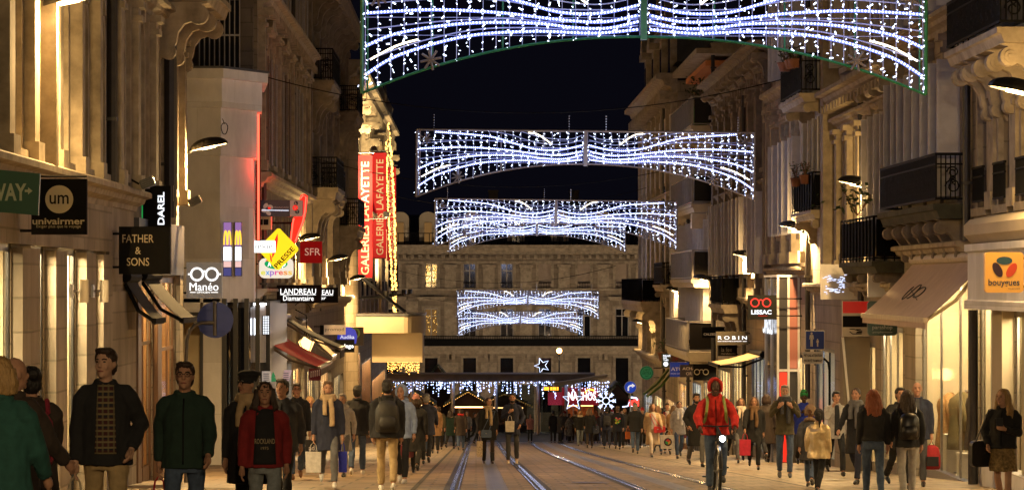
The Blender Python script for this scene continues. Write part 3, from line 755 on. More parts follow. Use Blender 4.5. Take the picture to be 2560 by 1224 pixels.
# --- phone shop house at the right edge
b = Bld("stone_building", "pale stone building at the right edge above the white phone shop fascia", -1, XR, 30, 51, 11, ST_WARM, TRIM)
for u in (33, 36.5, 40, 43.2, 45.6, 47.6, 49.6):
    b.win(u, 2.35, .95, 2.15, 'flat', None, None, guard=.72)
for u in (34, 38, 42, 46, 49.3): b.win(u, 5.2, 1.2, 2.7, 'flat', 'leaf', SHUT_G)
for u in (41.7, 44.4, 46.6, 48.6): b.pil(u, .45, .11, 2.3, 4.3)
for u in (41.2, 44.9, 47.1, 49.2): b.pil(u, .12, .06, 2.3, 4.3, False)
b.balcony(43.9, 48.9, 4.99, .86, .85, .24, 'iron', (44.2, 45.4, 46.6, 47.7, 48.6), 1.0)
b.balcony(32, 37, 4.99, .86, .85, .24, 'iron', (33, 35, 36.5), 1.0)
b.pipe(50.9, 1.8, 11, .07)
mb = MB(); prof(mb, -1, XR, [(0, 1.70), (.42, 1.72), (.55, 1.85), (.55, 2.02), (.45, 2.12), (.1, 2.2), (0, 2.2)], 36, 48.7); b.part("shop_cornice", mb, RENDER_C)
mb = MB(); prof(mb, -1, XR, [(0, .60), (.56, .60), (.56, .74), (.5, .76), (.5, 1.55), (.56, 1.58), (.56, 1.695), (0, 1.695)], 36, 48.6); b.part("fascia", mb, RENDER_W)
b.shop(36, 40.8, .58, 1.6, LAMP_W, INT_W, DARKMET); b.shop(42.2, 44.3, .58, 1.6, LAMP_W, INT_W, SASH, lampw=.5, go=.12); b.shop(45.4, 47.0, .58, 1.6, LAMP_W, INT_W, SASH, lampw=.5, go=.12)
for u, w_ in ((41.5, 1.3), (44.85, 1.0), (47.5, .9)):
    mb = MB(); z = gz(u); b.box(mb, u - w_ / 2, u + w_ / 2, 0, .2, z - .4, .585); b.part("shop_pier", mb, RENDER_C)
mb = MB(); b.box(mb, 36, 48.6, .0, .3, gz(48) - .5, gz(43) + .12); b.part("plinth", mb, RENDER_W)
mb = MB(); mb.tube([(XR - .38, 48.75, gz(48.7)), (XR - .38, 48.75, .58)], .085, 10); b.part("drainpipe", mb, PIPE)
b.shop(48.95, 50.98, 1.25, 2.6, LAMP_W, INT_W, STEEL, 1.0, riser=.1, lampw=.5)
b.finish()
# --- white-shuttered house with the long iron balcony
b = Bld("shuttered_building", "stone house with pale shutters and a long iron balcony over the big beige awning", -1, XR, 51.02, 59, 12, ST_PALE, TRIM)
for u in (52.4, 54.4, 56.4, 58.2): b.win(u, 2.62, 1.0, 2.5, 'flat', 'perp', SHUT_W); b.win(u, 6.1, 1.0, 2.5, 'flat', 'perp', SHUT_W)
for u in (53.4, 55.4, 57.3): b.pil(u, .25, .16, 2.5, 5.7)
b.cornice(5.75, .4, .35); b.cornice(1.5, .3, .3)
b.balcony(51.25, 58.4, 2.47, .66, .92, .27, 'iron', (51.6, 52.9, 54.2, 55.5, 56.8, 58.1), .78, MOSS, TRIM_D)
b.shop(51.05, 57.6, 1.2, 1.0, LAMP_W, INT_W, STEEL, 2.2, riser=.1, lampw=.7)
b.finish()
def awning(name, label, s, X, u0, u1, zt, zf, d, m, drop=.16, arms=True, frame=None, stripe=None, box=True):
    t = thing(name, (X, (u0 + u1) / 2, gz((u0 + u1) / 2)), label, "awning")
    mb = MB(); n = 8; vs = []
    for i in range(n + 1):
        u = u0 + (u1 - u0) * i / n
        for k in range(5):
            f = k / 4; sag = -.05 * math.sin(math.pi * f)
            vs.append((X + s * (.05 + (d - .05) * f), u, zt + (zf - zt) * f + sag))
    mb.add(vs, [(i*5 + k, i*5 + k + 1, (i+1)*5 + k + 1, (i+1)*5 + k) for i in range(n) for k in range(4)])
    k = len(mb.v); mb.add([(x, y, z - .018) for x, y, z in vs], [(i*5 + k_, i*5 + k_ + 1, (i+1)*5 + k_ + 1, (i+1)*5 + k_) for i in range(n) for k_ in range(4)])
    mb.build("canvas", m, t, True)
    mb = MB(); prof(mb, s, X, [(d - .04, zf - .07), (d + .04, zf - .07), (d + .04, zf + .02), (d - .04, zf + .02)], u0, u1); fb = mb.build("front_bar", frame or STEEL, t)
    mb = MB(); mb.box(X + s * (d - .012), X + s * (d + .012), u0 + .02, u1 - .02, zf - .07 - drop, zf - .071); mb.build("valance", m, t)
    if arms:
        for u in (u0 + .1, u1 - .1):
            mb = MB(); mb.tube([(X + s * .08, u, zt - .12), (X + s * d * .52, u, (zt + zf) / 2 - .22), (X + s * d, u, zf - .04)], .035, 6); mb.build("arm", frame or STEEL, t)
    if box:
        mb = MB(); mb.tube([(X + s * .1, u0 - .03, zt), (X + s * .1, u1 + .03, zt)], .1, 10); mb.build("roller", frame or STEEL, t)
    return t
AW_BEIGE = mat("beige_awning_canvas", (.46, .35, .30), .85, .12, 2.2, .1)
aw = awning("shop_awning", "large beige sloping awning with a black scribbled word, beside the white phone shop fascia", -1, XR, 49.2, 57.2, 1.5, .42, 1.12, AW_BEIGE, .1, frame=mat("cream_frame", (.5, .42, .3), .6))
mb = MB(); rnd = random.Random(4)
def awp(u, f): return (XR - (.05 + 1.07 * f), u, 1.5 - 1.08 * f + .012 - .05 * math.sin(math.pi * f))
for cu, cf, ru, rf, q0, q1 in ((53.0, .55, .42, .09, 0, 7.5), (53.7, .54, .28, .12, 1.2, 6.6), (54.2, .56, .22, .12, -1, 3.6)):
    mb.tube([awp(cu + ru * math.cos(q0 + (q1 - q0) * j / 24), cf + rf * math.sin(q0 + (q1 - q0) * j / 24)) for j in range(25)], .014, 5)
mb.tube([awp(52.4 + .1 * j, .68 - .009 * j) for j in range(22)], .010, 4)
mb.build("lettering", mat("black_print", (.02, .018, .018), .7, 0), aw)
# --- coats on stands inside the corner shop
def coat(c, m, label):
    t = thing("mannequin", c, label, "mannequin", "mannequins in the lit corner shop")
    mb = MB(); mb.lathe([(.16, 0), (.16, .02), (.02, .03), (.02, .8)], c, 10); mb.build("stand", STEEL, t)
    mb = MB(); mb.lathe([(.30, .45), (.29, .6), (.25, .9), (.24, 1.1), (.27, 1.3), (.24, 1.42), (.10, 1.52), (.06, 1.56)], c, 14)
    for sg in (-1, 1): mb.tube([Vector(c) + Vector((sg * .05, sg * .26, 1.42)), Vector(c) + Vector((sg * .02, sg * .34, 1.1)), Vector(c) + Vector((0, sg * .33, .82))], [.09, .085, .07], 8)
    mb.build("coat", m, t, True)
coat((9.40, 56.4, gz(56.4) + .1), mat("tan_fur_coat", (.38, .22, .09), .95, .35, 26, .6), "tan furry coat on a stand behind the lit corner shop glass")
coat((9.42, 53.2, gz(53.2) + .1), mat("charcoal_coat", (.05, .05, .05), .9, .2, 10), "dark coat on a stand nearest the door of the lit corner shop")
coat((9.38, 54.9, gz(54.9) + .1), mat("olive_coat", (.16, .13, .06), .9, .2, 10), "olive coat on a stand in the middle of the lit corner shop window")
for i, (u, h, lab) in enumerate(((57.2, .55, "low"), (55.7, .8, "tall"), (54.1, .45, "lowest"))):
    z = gz(u); mb = MB(); mb.box(9.18, 9.5, u - .22, u + .22, z + .03, z + h); mb.box(9.16, 9.52, u - .24, u + .24, z + h + .002, z + h + .04); o = mb.build("display_plinth", mat("white_plinth", (.7, .66, .58), .5, .08, 3)); tag(o, lab + " white display plinth in the lit corner shop window", "plinth", "plinths in the corner shop")
for i, (u, z0_, z1_, lab, col) in enumerate(((43.4, -.9, .35, "tall cream poster hanging in the first lit phone shop window", (.62, .52, .36)), (46.2, -1.3, .2, "amber poster hanging in the second lit phone shop window", (.6, .36, .12)))):
    mb = MB(); mb.box(9.12, 9.14, u - .1, u + .75, z0_, z1_); tag(mb.build("poster", mat("poster_%d" % i, col, .6, .15, 6)), lab, "poster")
t = thing("clothes_rail", (9.7, 54.4, gz(54.4)), "steel rail of hanging garments at the back of the lit corner shop", "clothes rail"); z = gz(54.4)
mb = MB(); mb.tube([(9.75, 52.6, z), (9.75, 52.6, z + 1.6), (9.75, 56.6, z + 1.6), (9.75, 56.6, z)], .015, 6); mb.build("rail", STEEL, t)
rr_ = random.Random(8)
for k in range(14):
    u = 52.8 + k * .27; mb = MB(); mb.prism([(9.52, u, z + 1.5), (9.75, u, z + 1.58), (9.98, u, z + 1.5), (10.0, u, z + .7), (9.5, u, z + .75)], (0, .07, 0)); mb.build("garment", mat("garment_%d" % (k % 5), [(.3, .2, .1), (.05, .05, .06), (.4, .34, .25), (.12, .04, .03), (.1, .12, .08)][k % 5], .9, .2, 9), t)
# --- house with the pediment frieze
b = Bld("stone_building", "cream stone house with carved frieze and planted balconies, right of the optician bay", -1, XR, 59.02, 85.4, 13, ST_PALE, TRIM)
for u in (60.3, 62.2, 64.1, 66.0, 67.9): b.win(u, 1.75, .95, 2.9, 'flat', 'leaf' if u < 63 else None, SHUT_W)
for u in (59.5, 61.25, 63.15, 65.05, 66.95, 68.9): b.pil(u, .38, .2, 1.3, 4.75)
for u in (60.3, 62.2): 
    for k in (-.8, .8): b.console(u + k, .3, .5, 5.3, .8, b.root)
b.cornice(4.8, .3, .25, 59.1, 69.6); b.cornice(5.3, .62, .4, 59.1, 69.6, mod=.55)
for u in (60.3, 64.1, 67.9): b.win(u, 6.2, .95, 2.4, 'flat', 'leaf', SHUT_W)
mb = MB(); b.box(mb, 69.7, 70.25, 0, .4, 1.0, 8); b.part("pier", mb, TRIM)
b.balcony(59.1, 64.4, 1.5, .68, .95, .25, 'panel', (59.6, 62, 64), .5, MOSS, TRIM_D)
b.balcony(70.4, 74.8, 2.86, .62, .95, .22, 'panel', (70.8, 74.4), .6); b.balcony(70.4, 75.2, 5.75, .9, 1.0, .22, 'iron', (70.8, 74.8), .6)
for u in (71.3, 73.4): b.win(u, 2.9, 1.1, 2.3, 'flat', 'leaf', SHUT_W); b.win(u, 5.8, 1.1, 2.3, 'flat', 'leaf', SHUT_W)
for u in (77, 79.6, 82.2): b.win(u, 2.4, 1.0, 2.6, 'hood', 'leaf', SHUT_W); b.win(u, 6.9, 1.0, 2.5, 'flat', 'leaf', SHUT_W)
for u in (75.7, 78.3, 80.9, 83.6, 85.0): b.pil(u, .4, .25, 1.6, 6.2)
b.cornice(6.25, .4, .45, 75.4, 85.4, mod=.6); b.cornice(1.2, .28, .3, 75.4, 85.4); b.cornice(.75, .3, .3, 59.1, 75)
b.pipe(64.9, -2, 12); b.pipe(75.3, -2, 12)
b.shop(59.3, 62.4, .1, 2.0, LAMP_W, INT_W, STEEL, 1.2, go=.12); b.shop(63.4, 66.4, -.3, 2.0, LAMP_W, INT_W, SHUT_G, 1.2, go=.12); b.shop(70.6, 74.6, -.6, 2.0, LAMP_C, INT_W, DARKMET, 1.2, go=.12); b.shop(76.5, 84.5, -.9, 2.0, LAMP_W, INT_W, DARKMET, 1.4, go=.12)
b.finish()
for i, (u, dz, lab, r) in enumerate(((70.9, 6.66, "nearest potted plant hooked on the upper iron balcony", .26), (71.8, 6.7, "middle potted plant hooked on the upper iron balcony", .22), (72.9, 6.72, "farthest potted plant hooked on the upper iron balcony", .3), (71.2, 3.78, "nearer box of herbs on the rail of the lower boarded balcony", .2), (73.2, 3.78, "farther box of herbs on the rail of the lower boarded balcony", .2), (61.5, 2.45, "thin leafy shrub rising above the dark meshed balcony by the lamp", .5))):
    plant("balcony_plant", (XR - (.95 if dz > 5 else .66), u, dz - (.25 if i < 5 else .3)), r, .55 if i < 5 else 1.0, lab, 70, "balcony plants", None, i < 5)
# --- dim house with heavy console cornice
b = Bld("dim_building", "dim brown house with heavy bracketed cornice and white slatted shutters, right of the modern balconies", -1, XR, 85.42, 105.2, 8.35, ST_GREY, TRIM_D)
for u in (87.2, 89.8, 92.5, 95.2, 98, 100.8, 103.4): b.win(u, 1.35, 1.05, 2.5, 'flat', 'leaf', SHUT_W); b.win(u, 4.6, 1.05, 2.4, 'hood', None)
for u in (86.0, 88.5, 91.1, 93.8, 96.6, 99.4, 102.1, 104.6): b.pil(u, .42, .22, .6, 7.2); b.console(u, .34, .6, 8.0, .9, b.root)
b.cornice(7.95, .75, .4, mod=.5); b.cornice(4.0, .2, .25); b.cornice(.3, .3, .3)
b.balcony(94, 99.2, .35, .8, .95, .3, 'panel', (94.4, 96.5, 98.8), .7)
b.pipe(93.2, -3, 8); b.pipe(105, -3, 8)
b.shop(86, 92, -1.2, 2.0, LAMP_C, INT_W, DARKMET, go=.12); b.shop(93.6, 99, -1.6, 2.0, LAMP_W, INT_W, DARKMET, go=.12); b.shop(99.8, 104.6, -2, 2.0, LAMP_W, INT_W, BLACKP, go=.12)
b.finish()
t = thing("set_back_wall", (XR, 100, gz(100)), "dark upper storey set back above the dim bracketed house", "building")
mb = MB(); mb.box(XR + 2.5, XR + 3, 85.5, 105, 8.5, 15); mb.build("wall", ST_DARK, t)
mb = MB()
for i in range(5): mb.box(XR + 2.3, XR + 2.49, 87 + i * 3.8, 88.2 + i * 3.8, 9, 12)
mb.build("window", PANE, t)
# --- modern block with three stacked balconies
b = Bld("modern_block", "cream modern apartment block with three stacked steel balconies and roof terrace slabs", -1, XR, 105.25, 125.6, 7.0, RENDER_C, mat("cream_concrete", (.40, .34, .25), .85, .12, 2))
for z in (-1.25, 1.25, 4.05):
    for u in (107, 109.6, 112.2, 114.8): b.win(u, z + .05, 1.3, 2.15, 'flat', 'leaf', SHUT_W)
    for u in (119, 121.6, 124.2): b.win(u, z + .6, 1.0, 1.6, 'flat', 'leaf', SHUT_W)
for z in (1.2, 4.0, 6.9): b.balcony(105.5, 117, z, .92, 1.1, .3, 'modern')
b.balcony(105.4, 117.4, -1.5, 1.1, 1.15, .35, 'modern')
b.pipe(117.8, -4, 7); b.pipe(105.4, -3, 9.5)
b.shop(106, 111.5, -2.7, 2.0, LAMP_W, INT_W, DARKMET, go=.12); b.shop(112.5, 117, -2.9, 2.0, LAMP_C, INT_W, DARKMET, go=.12); b.shop(118.4, 125, -3.2, 2.0, LAMP_W, INT_W, WOOD, go=.12)
mb = MB(); b.box(mb, 106, 117, -5.5, -1.1, 7.15, 9.55)
b.part("penthouse", mb, RENDER_C)
mb = MB(); b.box(mb, 105.3, 118, -6, .75, 9.553, 9.75); b.box(mb, 105.3, 112, -6, .2, 9.753, 9.95); b.box(mb, 107.5, 118, -6, -.1, 9.953, 10.2); b.part("roof_slab", mb, TRIM)
mb = MB()
for i in range(4): b.box(mb, 106.8 + i * 2.7, 108.3 + i * 2.7, -1.12, -1.09, 7.2, 9.3)
b.part("window", mb, PANE)
mb = MB(); b.box(mb, 106.6, 116.6, -1.05, .3, 9.2, 9.4); b.part("orange_blind", mb, mat("orange_awning", (.55, .2, .06), .8, .1, 4))
b.finish()
plant("balcony_plant", (XR - .45, 107.3, 6.95), .5, 1.9, "leafy plant in a green planter on the top steel balcony", 120, "balcony plants", POT)
plant("balcony_plant", (XR - .5, 110, 6.95), .35, 1.6, "thinner plant behind the green planter on the top steel balcony", 60, "balcony plants", POT)
for i, (u, z) in enumerate(((106.6, 4.0 - .9), (120, 2.9))):
    mb = MB(); b_ = XR - .55; mb.box(b_ - .28, b_ + .28, u - .2, u + .3, z, z + .55); mb.tube([(b_, u - .21, z + .28), (b_, u - .24, z + .28)], .2, 14)
    tag(mb.build("air_conditioner", mat("cream_casing", (.45, .36, .24), .5, .1, 5)), ("boxy" if i == 0 else "second boxy") + " air conditioner hung below a " + ("middle" if i == 0 else "far") + " balcony of the modern block", "air conditioner")
# --- last house before the square, dormer gables
b = Bld("gabled_building", "last stone house on the right, a row of pinnacled dormers on its roof", -1, XR, 125.65, 152.3, 10.0, ST_WARM, TRIM)
for u in (128, 131.6, 135.2, 138.8, 142.4, 146, 149.6):
    b.win(u, 5.7, 1.2, 3.0, 'flat', 'open', SHUT_W); b.win(u, 1.4, 1.2, 2.9, 'flat', 'open', SHUT_W); b.win(u, -2.4, 1.2, 2.7, 'flat', None)
for u in (126.2, 129.8, 133.4, 137, 140.6, 144.2, 147.8, 151.6): b.pil(u, .5, .25, -2.6, 9.4)
b.cornice(9.5, .95, .85, mod=.8); b.cornice(4.9, .3, .3)
for i, u in enumerate((129.5, 135.6, 141.7, 147.8)):
    d = MB(); b.box(d, u - .75, u + .75, -.2, .1, 10.15, 12.6); b.box(d, u - 1.05, u + 1.05, -.25, .35, 12.602, 12.95)
    d.prism([(XR - .32, u - 1.05, 12.953), (XR - .32, u + 1.05, 12.953), (XR - .32, u, 14.0)], (.3, 0, 0))
    q = b.part("dormer", d, TRIM)
    d = MB(); b.box(d, u - .7, u + .7, -1.9, -.202, 10.15, 12.6); d.prism([(XR - .01, u - 1.0, 12.62), (XR - .01, u + 1.0, 12.62), (XR - .01, u, 13.9)], (1.9, 0, 0)); b.part("dormer_cheek", d, SLATE, q)
    d = MB(); d.lathe([(.16, 0), (.1, .35), (.13, .45), (.03, 1.1)], (XR - .2, u, 13.85), 8); b.part("finial", d, TRIM, q)
    d = MB(); b.box(d, u - .45, u + .45, .1, .115, 10.4, 12.2); b.part("pane", d, PANE, q)
mb = MB(); mb.prism([(XR - .02, 125.7, 10.86), (XR + 5, 125.7, 15.5), (XR + 8, 125.7, 15.5), (XR + 8, 125.7, 10.86)], (0, 26.5, 0)); b.part("roof", mb, SLATE)
b.balcony(134, 152, .2, 1.15, 1.1, .5, 'panel', (134.5, 140, 146, 151.6), 1.1); b.balcony(126, 132, 1.0, .7, 1.0, .3, 'iron', (126.5, 131.5), .8)
b.cornice(-2.9, .5, .5)
b.pipe(133, -5, 10)
b.shop(127, 133, -4.2, 2.0, LAMP_W, INT_W, WOOD, go=.12); b.shop(135, 142, -4.4, 2.0, LAMP_W, INT_W, DARKMET, go=.12); b.shop(143.5, 151, -4.6, 2.0, LAMP_C, INT_W, DARKMET, go=.12)
b.finish(cap=False)
plant("balcony_plant", (XR - .35, 128.5, zof(902, 128.5)), .45, 1.0, "bushy plant in a window box beside the green round sign", 90, "balcony plants")
# ================================================================ THE SQUARE
DF = 229.0; K = DF / F; ZG = gz(200)
def fx(px): return (px - VX) * K
def fz(py): return CAMZ + (HY - py) * K
def far_building():
    t = thing("square_building", (fx(1290), DF, ZG), "long pale stone building across the square behind the light garlands, with dark slate roof", "building")
    cols = [886, 982, 1078, 1174, 1267, 1362, 1460, 1555, 1651, 1747, 1842]
    ops = []
    for cx in cols:
        ops += [(fx(cx - 16), fx(cx + 16), fz(720), fz(657)), (fx(cx - 17), fx(cx + 17), fz(842), fz(770)), (fx(cx - 16), fx(cx + 16), fz(1030), fz(894))]
    x0, x1 = fx(700), fx(1990); z0, z1 = ZG - 2, fz(632)
    xs = sorted({x0, x1} | {v for o in ops for v in o[:2]}); zs = sorted({z0, z1} | {v for o in ops for v in o[2:]})
    mb = MB()
    for i in range(len(xs) - 1):
        for j in range(len(zs) - 1):
            cx, cz = (xs[i] + xs[i+1]) / 2, (zs[j] + zs[j+1]) / 2
            if any(o[0] < cx < o[1] and o[2] < cz < o[3] for o in ops): continue
            mb.box(xs[i], xs[i+1], DF, DF + .5, zs[j], zs[j+1])
    mb.build("wall", ST_WARM, t)
    mb = MB(); mb.box(x0, x0 + .4, DF + .51, DF + 14, z0, z1); mb.box(x1 - .4, x1, DF + .51, DF + 14, z0, z1); mb.box(x0 + .41, x1 - .41, DF + 13.5, DF + 14, z0, z1); mb.build("side_wall", ST_GREY, t)
    mb = MB()
    for za, zb, d in ((636, 628, .35), (628, 620, .55), (620, 612, .8), (660, 652, .12), (726, 720, .25), (874, 864, .6), (884, 875, .3)): mb.box(x0, x1, DF - d, DF - .003, fz(za) + .004, fz(zb))
    i = x0
    while i < x1:
        mb.box(i, i + .25, DF - .5, DF - .004, fz(646), fz(636.5)); i += .62
    mb.build("cornice", TRIM, t)
    for cx in [c + 48 for c in cols[:-1]]:
        mb = MB(); mb.box(fx(cx - 14), fx(cx + 14), DF - .14, DF - .002, fz(720), fz(664)); mb.box(fx(cx - 15), fx(cx + 15), DF - .16, DF - .002, fz(860), fz(752)); mb.box(fx(cx - 17), fx(cx + 17), DF - .3, DF - .003, fz(668), fz(660.5)); mb.box(fx(cx - 20), fx(cx + 20), DF - .1, DF - .003, fz(1000), fz(905))
        for k in (-7, 7): mb.box(fx(cx + k - 4), fx(cx + k + 4), DF - .35, DF - .004, fz(898), fz(884.5))
        mb.build("pilaster", TRIM, t)
    mb = MB()
    z = fz(864); mb.box(x0, x1, DF - .58, DF - .54, fz(840), fz(838)); mb.box(x0, x1, DF - .58, DF - .54, fz(860), fz(858.5))
    n = int((x1 - x0) / .14)
    for k in range(n): mb.box(x0 + k * .14, x0 + k * .14 + .035, DF - .57, DF - .55, z, fz(839))
    mb.box(x0, x1, DF - .53, DF - .52, z, fz(846)); mb.build("railing", IRON, t)
    mbs = {}
    for i, cx in enumerate(cols):
        for fl, (ya, yb, hw) in enumerate(((720, 657, 16), (842, 770, 17), (1030, 894, 16))):
            m = MB(); 
            for sg in (-1, 1): m.box(fx(cx + sg * hw), fx(cx + sg * (hw + 6)), DF - .1, DF - .002, fz(ya), fz(yb))
            m.box(fx(cx - hw - 6), fx(cx + hw + 6), DF - .102, DF - .003, fz(yb), fz(yb - 5))
            if fl == 1: m.box(fx(cx - 34), fx(cx + 34), DF - .5, DF - .003, fz(748), fz(741)); m.box(fx(cx - 30), fx(cx + 30), DF - .3, DF - .003, fz(751), fz(748.1))
            wn = m.build("window", TRIM, t)
            lit = (cx == 1078 and fl < 2)
            blind = fl == 0 and cx in (1362, 1460, 1555)
            m = MB(); m.box(fx(cx - hw), fx(cx + hw), DF + .2, DF + .22, fz(ya), fz(yb)); m.build("pane", emit("gold_lit_window", (1, .5, .16), .10) if lit and fl == 1 else mat("blind_cloth", (.36, .29, .22), .9, .1, 3) if blind else PANE, wn)
            m = MB()
            if not blind and fl < 2:
                for a in (-hw, -1.2, hw - 2.5): m.box(fx(cx + a), fx(cx + a + 2.5), DF + .12, DF + .18, fz(ya), fz(yb))
                for a in (yb, yb + 18, ya - 3): m.box(fx(cx - hw), fx(cx + hw), DF + .125, DF + .175, fz(a + 2.5), fz(a))
                m.build("sash", SASH, wn)
            if fl == 0:
                m = MB(); m.box(fx(cx - hw), fx(cx + hw), DF + .02, DF + .05, fz(ya - 13), fz(ya - 15)); 
                for k in range(9): m.box(fx(cx - hw + k * 4), fx(cx - hw + k * 4 + .8), DF + .02, DF + .05, fz(ya), fz(ya - 14))
                m.build("guard_rail", IRON, wn)
            if lit:
                m = MB(); rr = random.Random(cx + fl)
                for k in range(90 if fl == 0 else 24):
                    qx = cx + (rr.choice((-8, 9)) + rr.gauss(0, 3)); qy = yb + 6 + rr.random() * (ya - yb - 14)
                    m.ball((fx(qx), DF + .1, fz(qy)), .035, n=4, m=3)
                m.build("fairy_lights", emit("gold_fairy", (1, .55, .12), 1.3, False), wn)
    # roof
    mb = MB(); mb.prism([(x0, DF - .3, fz(612) + .01), (x0, DF + 2.2, fz(572)), (x0, DF + 9, fz(530)), (x0, DF + 14, fz(530)), (x0, DF + 14, fz(612) + .01)], (x1 - x0, 0, 0)); mb.build("roof", SLATE, t)
    mb = MB(); mb.box(x0, x1, DF - .35, DF - .30, fz(606), fz(604.5)); mb.box(x0, x1, DF - .35, DF - .30, fz(584), fz(582))
    n = int((x1 - x0) / .5)
    for k in range(n): mb.box(x0 + k * .5, x0 + k * .5 + .06, DF - .34, DF - .31, fz(612), fz(582))
    mb.build("roof_railing", IRON, t)
    for cx in (920, 1000, 1070, 1180, 1290, 1400, 1510, 1620, 1730):
        m = MB(); pts = [(fx(cx - 22), fz(612)), (fx(cx + 22), fz(612)), (fx(cx + 22), fz(545))] + [(fx(cx + 22 * math.cos(q)), fz(545 - 16 * math.sin(q))) for q in [math.pi * i / 8 for i in range(1, 8)]] + [(fx(cx - 22), fz(545))]
        m.prism([(x, DF + .3, z) for x, z in pts], (0, 5, 0)); dm = m.build("dormer", RENDER_C, t)
        m = MB(); m.box(fx(cx - 9), fx(cx + 9), DF + .2, DF + .295, fz(608), fz(556)); m.build("pane", emit("dormer_glow", (1, .5, .15), .12) if cx < 1080 else PANE, dm)
    for cx in (1235, 1445, 1640):
        m = MB(); m.box(fx(cx - 12), fx(cx + 12), DF + 9, DF + 10.2, fz(535), fz(470)); m.box(fx(cx - 14), fx(cx + 14), DF + 8.9, DF + 10.3, fz(470) + .003, fz(466)); m.build("chimney", ST_DARK, t)
far_building()
def star_pts(cx, cz, r, y, n=5, rin=.42, rot=90):
    return [(cx + (r if i % 2 == 0 else r * rin) * math.cos(R(rot) + math.pi * i / n), y, cz + (r if i % 2 == 0 else r * rin) * math.sin(R(rot) + math.pi * i / n)) for i in range(2 * n)]
LEDW = emit("cold_white_led", (.62, .72, 1.0), 2.2, False)
GOLD = emit("golden_led", (1.0, .47, .09), 4.0, False)
def light_star(px, py, d, r, label, rot=90, pole=True):
    c = P(px, py, d); t = thing("light_star", (c.x, c.y, c.z - r), label, "light decoration", "outlined star lights")
    p = star_pts(c.x, c.z, r, c.y, rot=rot); mb = MB(); mb.tube(p + [p[0]], .022, 5); mb.build("tube", LEDW, t)
    p = star_pts(c.x, c.z, r * 1.04, c.y + .05, rot=rot); mb = MB(); mb.tube(p + [p[0]], .02, 4)
    mb.tube([(c.x, c.y + .05, c.z - r * .3), (c.x, c.y + .05, gz(min(d, 200)) + (0 if pole else 6))], .03, 6) if pole else None
    mb.build("frame", STEEL, t)
light_star(1355, 913, 226, .62, "small tilted star outline lit in front of a dark ground-floor window of the square building", 110)
light_star(1433, 999, 172, .66, "white star outline above the red food stall sign")
# tram shelter
def shelter():
    d = 178.0; zg = gz(d); t = thing("tram_shelter", ((1230 - VX) * d / F, d, zg), "long flat-roofed steel tram shelter hung with icicle lights across the end of the street", "tram shelter")
    a = P(968, 952, d); c = P(1488, 934, d)
    mb = MB(); mb.box(a.x, c.x, d, d + 3.2, a.z, c.z); mb.box(a.x + .2, c.x - .5, d - .03, d, a.z + .1, c.z - .12); mb.build("roof", mat("brown_grey_roof_edge", (.13, .10, .085), .6, .15, 3), t)
    mb = MB(); e0 = P(1385, 962, d - 2); e1 = P(1520, 942, d - 2); mb.prism([(e0.x, d - 1.2, e0.z - .12), (e1.x, d - 1.2, e1.z - .1), (e1.x, d - 1.2, e1.z + .12), (e0.x, d - 1.2, e0.z + .12)], (0, 1.1, 0)); mb.build("side_roof", RENDER_C, t)
    for px in (1030, 1133, 1240, 1345, 1415, 1448):
        q = P(px, 960, d + 1.2); mb = MB(); mb.tube([(q.x, d + 1.2, zg - .1), (q.x, d + 1.2, a.z + .05)], .11, 8); mb.build("post", STEEL, t)
    mb = MB()
    for p0, p1 in ((1240, 1335), (1352, 1412)): 
        x0, x1 = P(p0, 0, d + 2.4).x, P(p1, 0, d + 2.4).x
        mb.box(x0, x1, d + 2.4, d + 2.44, zg + .25, a.z - .3)
    mb.build("screen", glass("shelter_glass", (.5, .55, .55), .7), t)
    mb = MB(); x0, x1 = P(1358, 0, d - .1).x, P(1400, 0, d - .1).x; mb.box(x0, x1, d - .3, d - .1, P(0, 976, d).z, P(0, 963, d).z); dsp = mb.build("display", BLACKP, t)
    mb = MB()
    for k, f in enumerate((.04, .42, .55, .66, .8)): mb.box(x0 + (x1 - x0) * f, x0 + (x1 - x0) * (f + (.3 if k == 0 else .1)), d - .315, d - .301, P(0, 974, d).z, P(0, 966, d).z)
    mb.build("orange_text", emit("orange_display", (1, .28, .02), 2.5), dsp)
    mb = MB(); mb.box((1015 - VX) * 171 / F, (1450 - VX) * 171 / F, 171, 182, gz(171) - .5, gz(171) + .02); mb.build("platform", mat("dark_platform", (.03, .027, .025), .7, .2, 3), t)
    # icicle lights
    mb = MB(); wr = MB(); rr = random.Random(5)
    px = 972
    while px < 1520:
        px += rr.uniform(3.2, 9); L = rr.choice((6, 14, 22, 30, 40)) * rr.uniform(.7, 1.2)
        if 1395 < px < 1420: continue
        q0 = P(px, 952, d - .06); y = 954 + rr.random() * 3; yend = 952 + L
        wr.tube([q0, P(px + 1, yend, d - .06)], .008, 3)
        while y < yend:
            q = P(px + rr.gauss(0, .8), y, d - .06); s_ = rr.choice((.022, .025, .03, .05)); mb.ball(q, s_, n=5, m=4); y += rr.uniform(3.5, 9)
    ic = thing("icicle_lights", P(1245, 955, d - .06), "curtain of white icicle lights hanging from the tram shelter roof", "fairy lights")
    wr.build("wires", STEEL, ic); tag(mb.build("bulbs", emit("icicle_led", (.45, .56, 1.0), 4.0, False), ic), kind='stuff')
shelter()
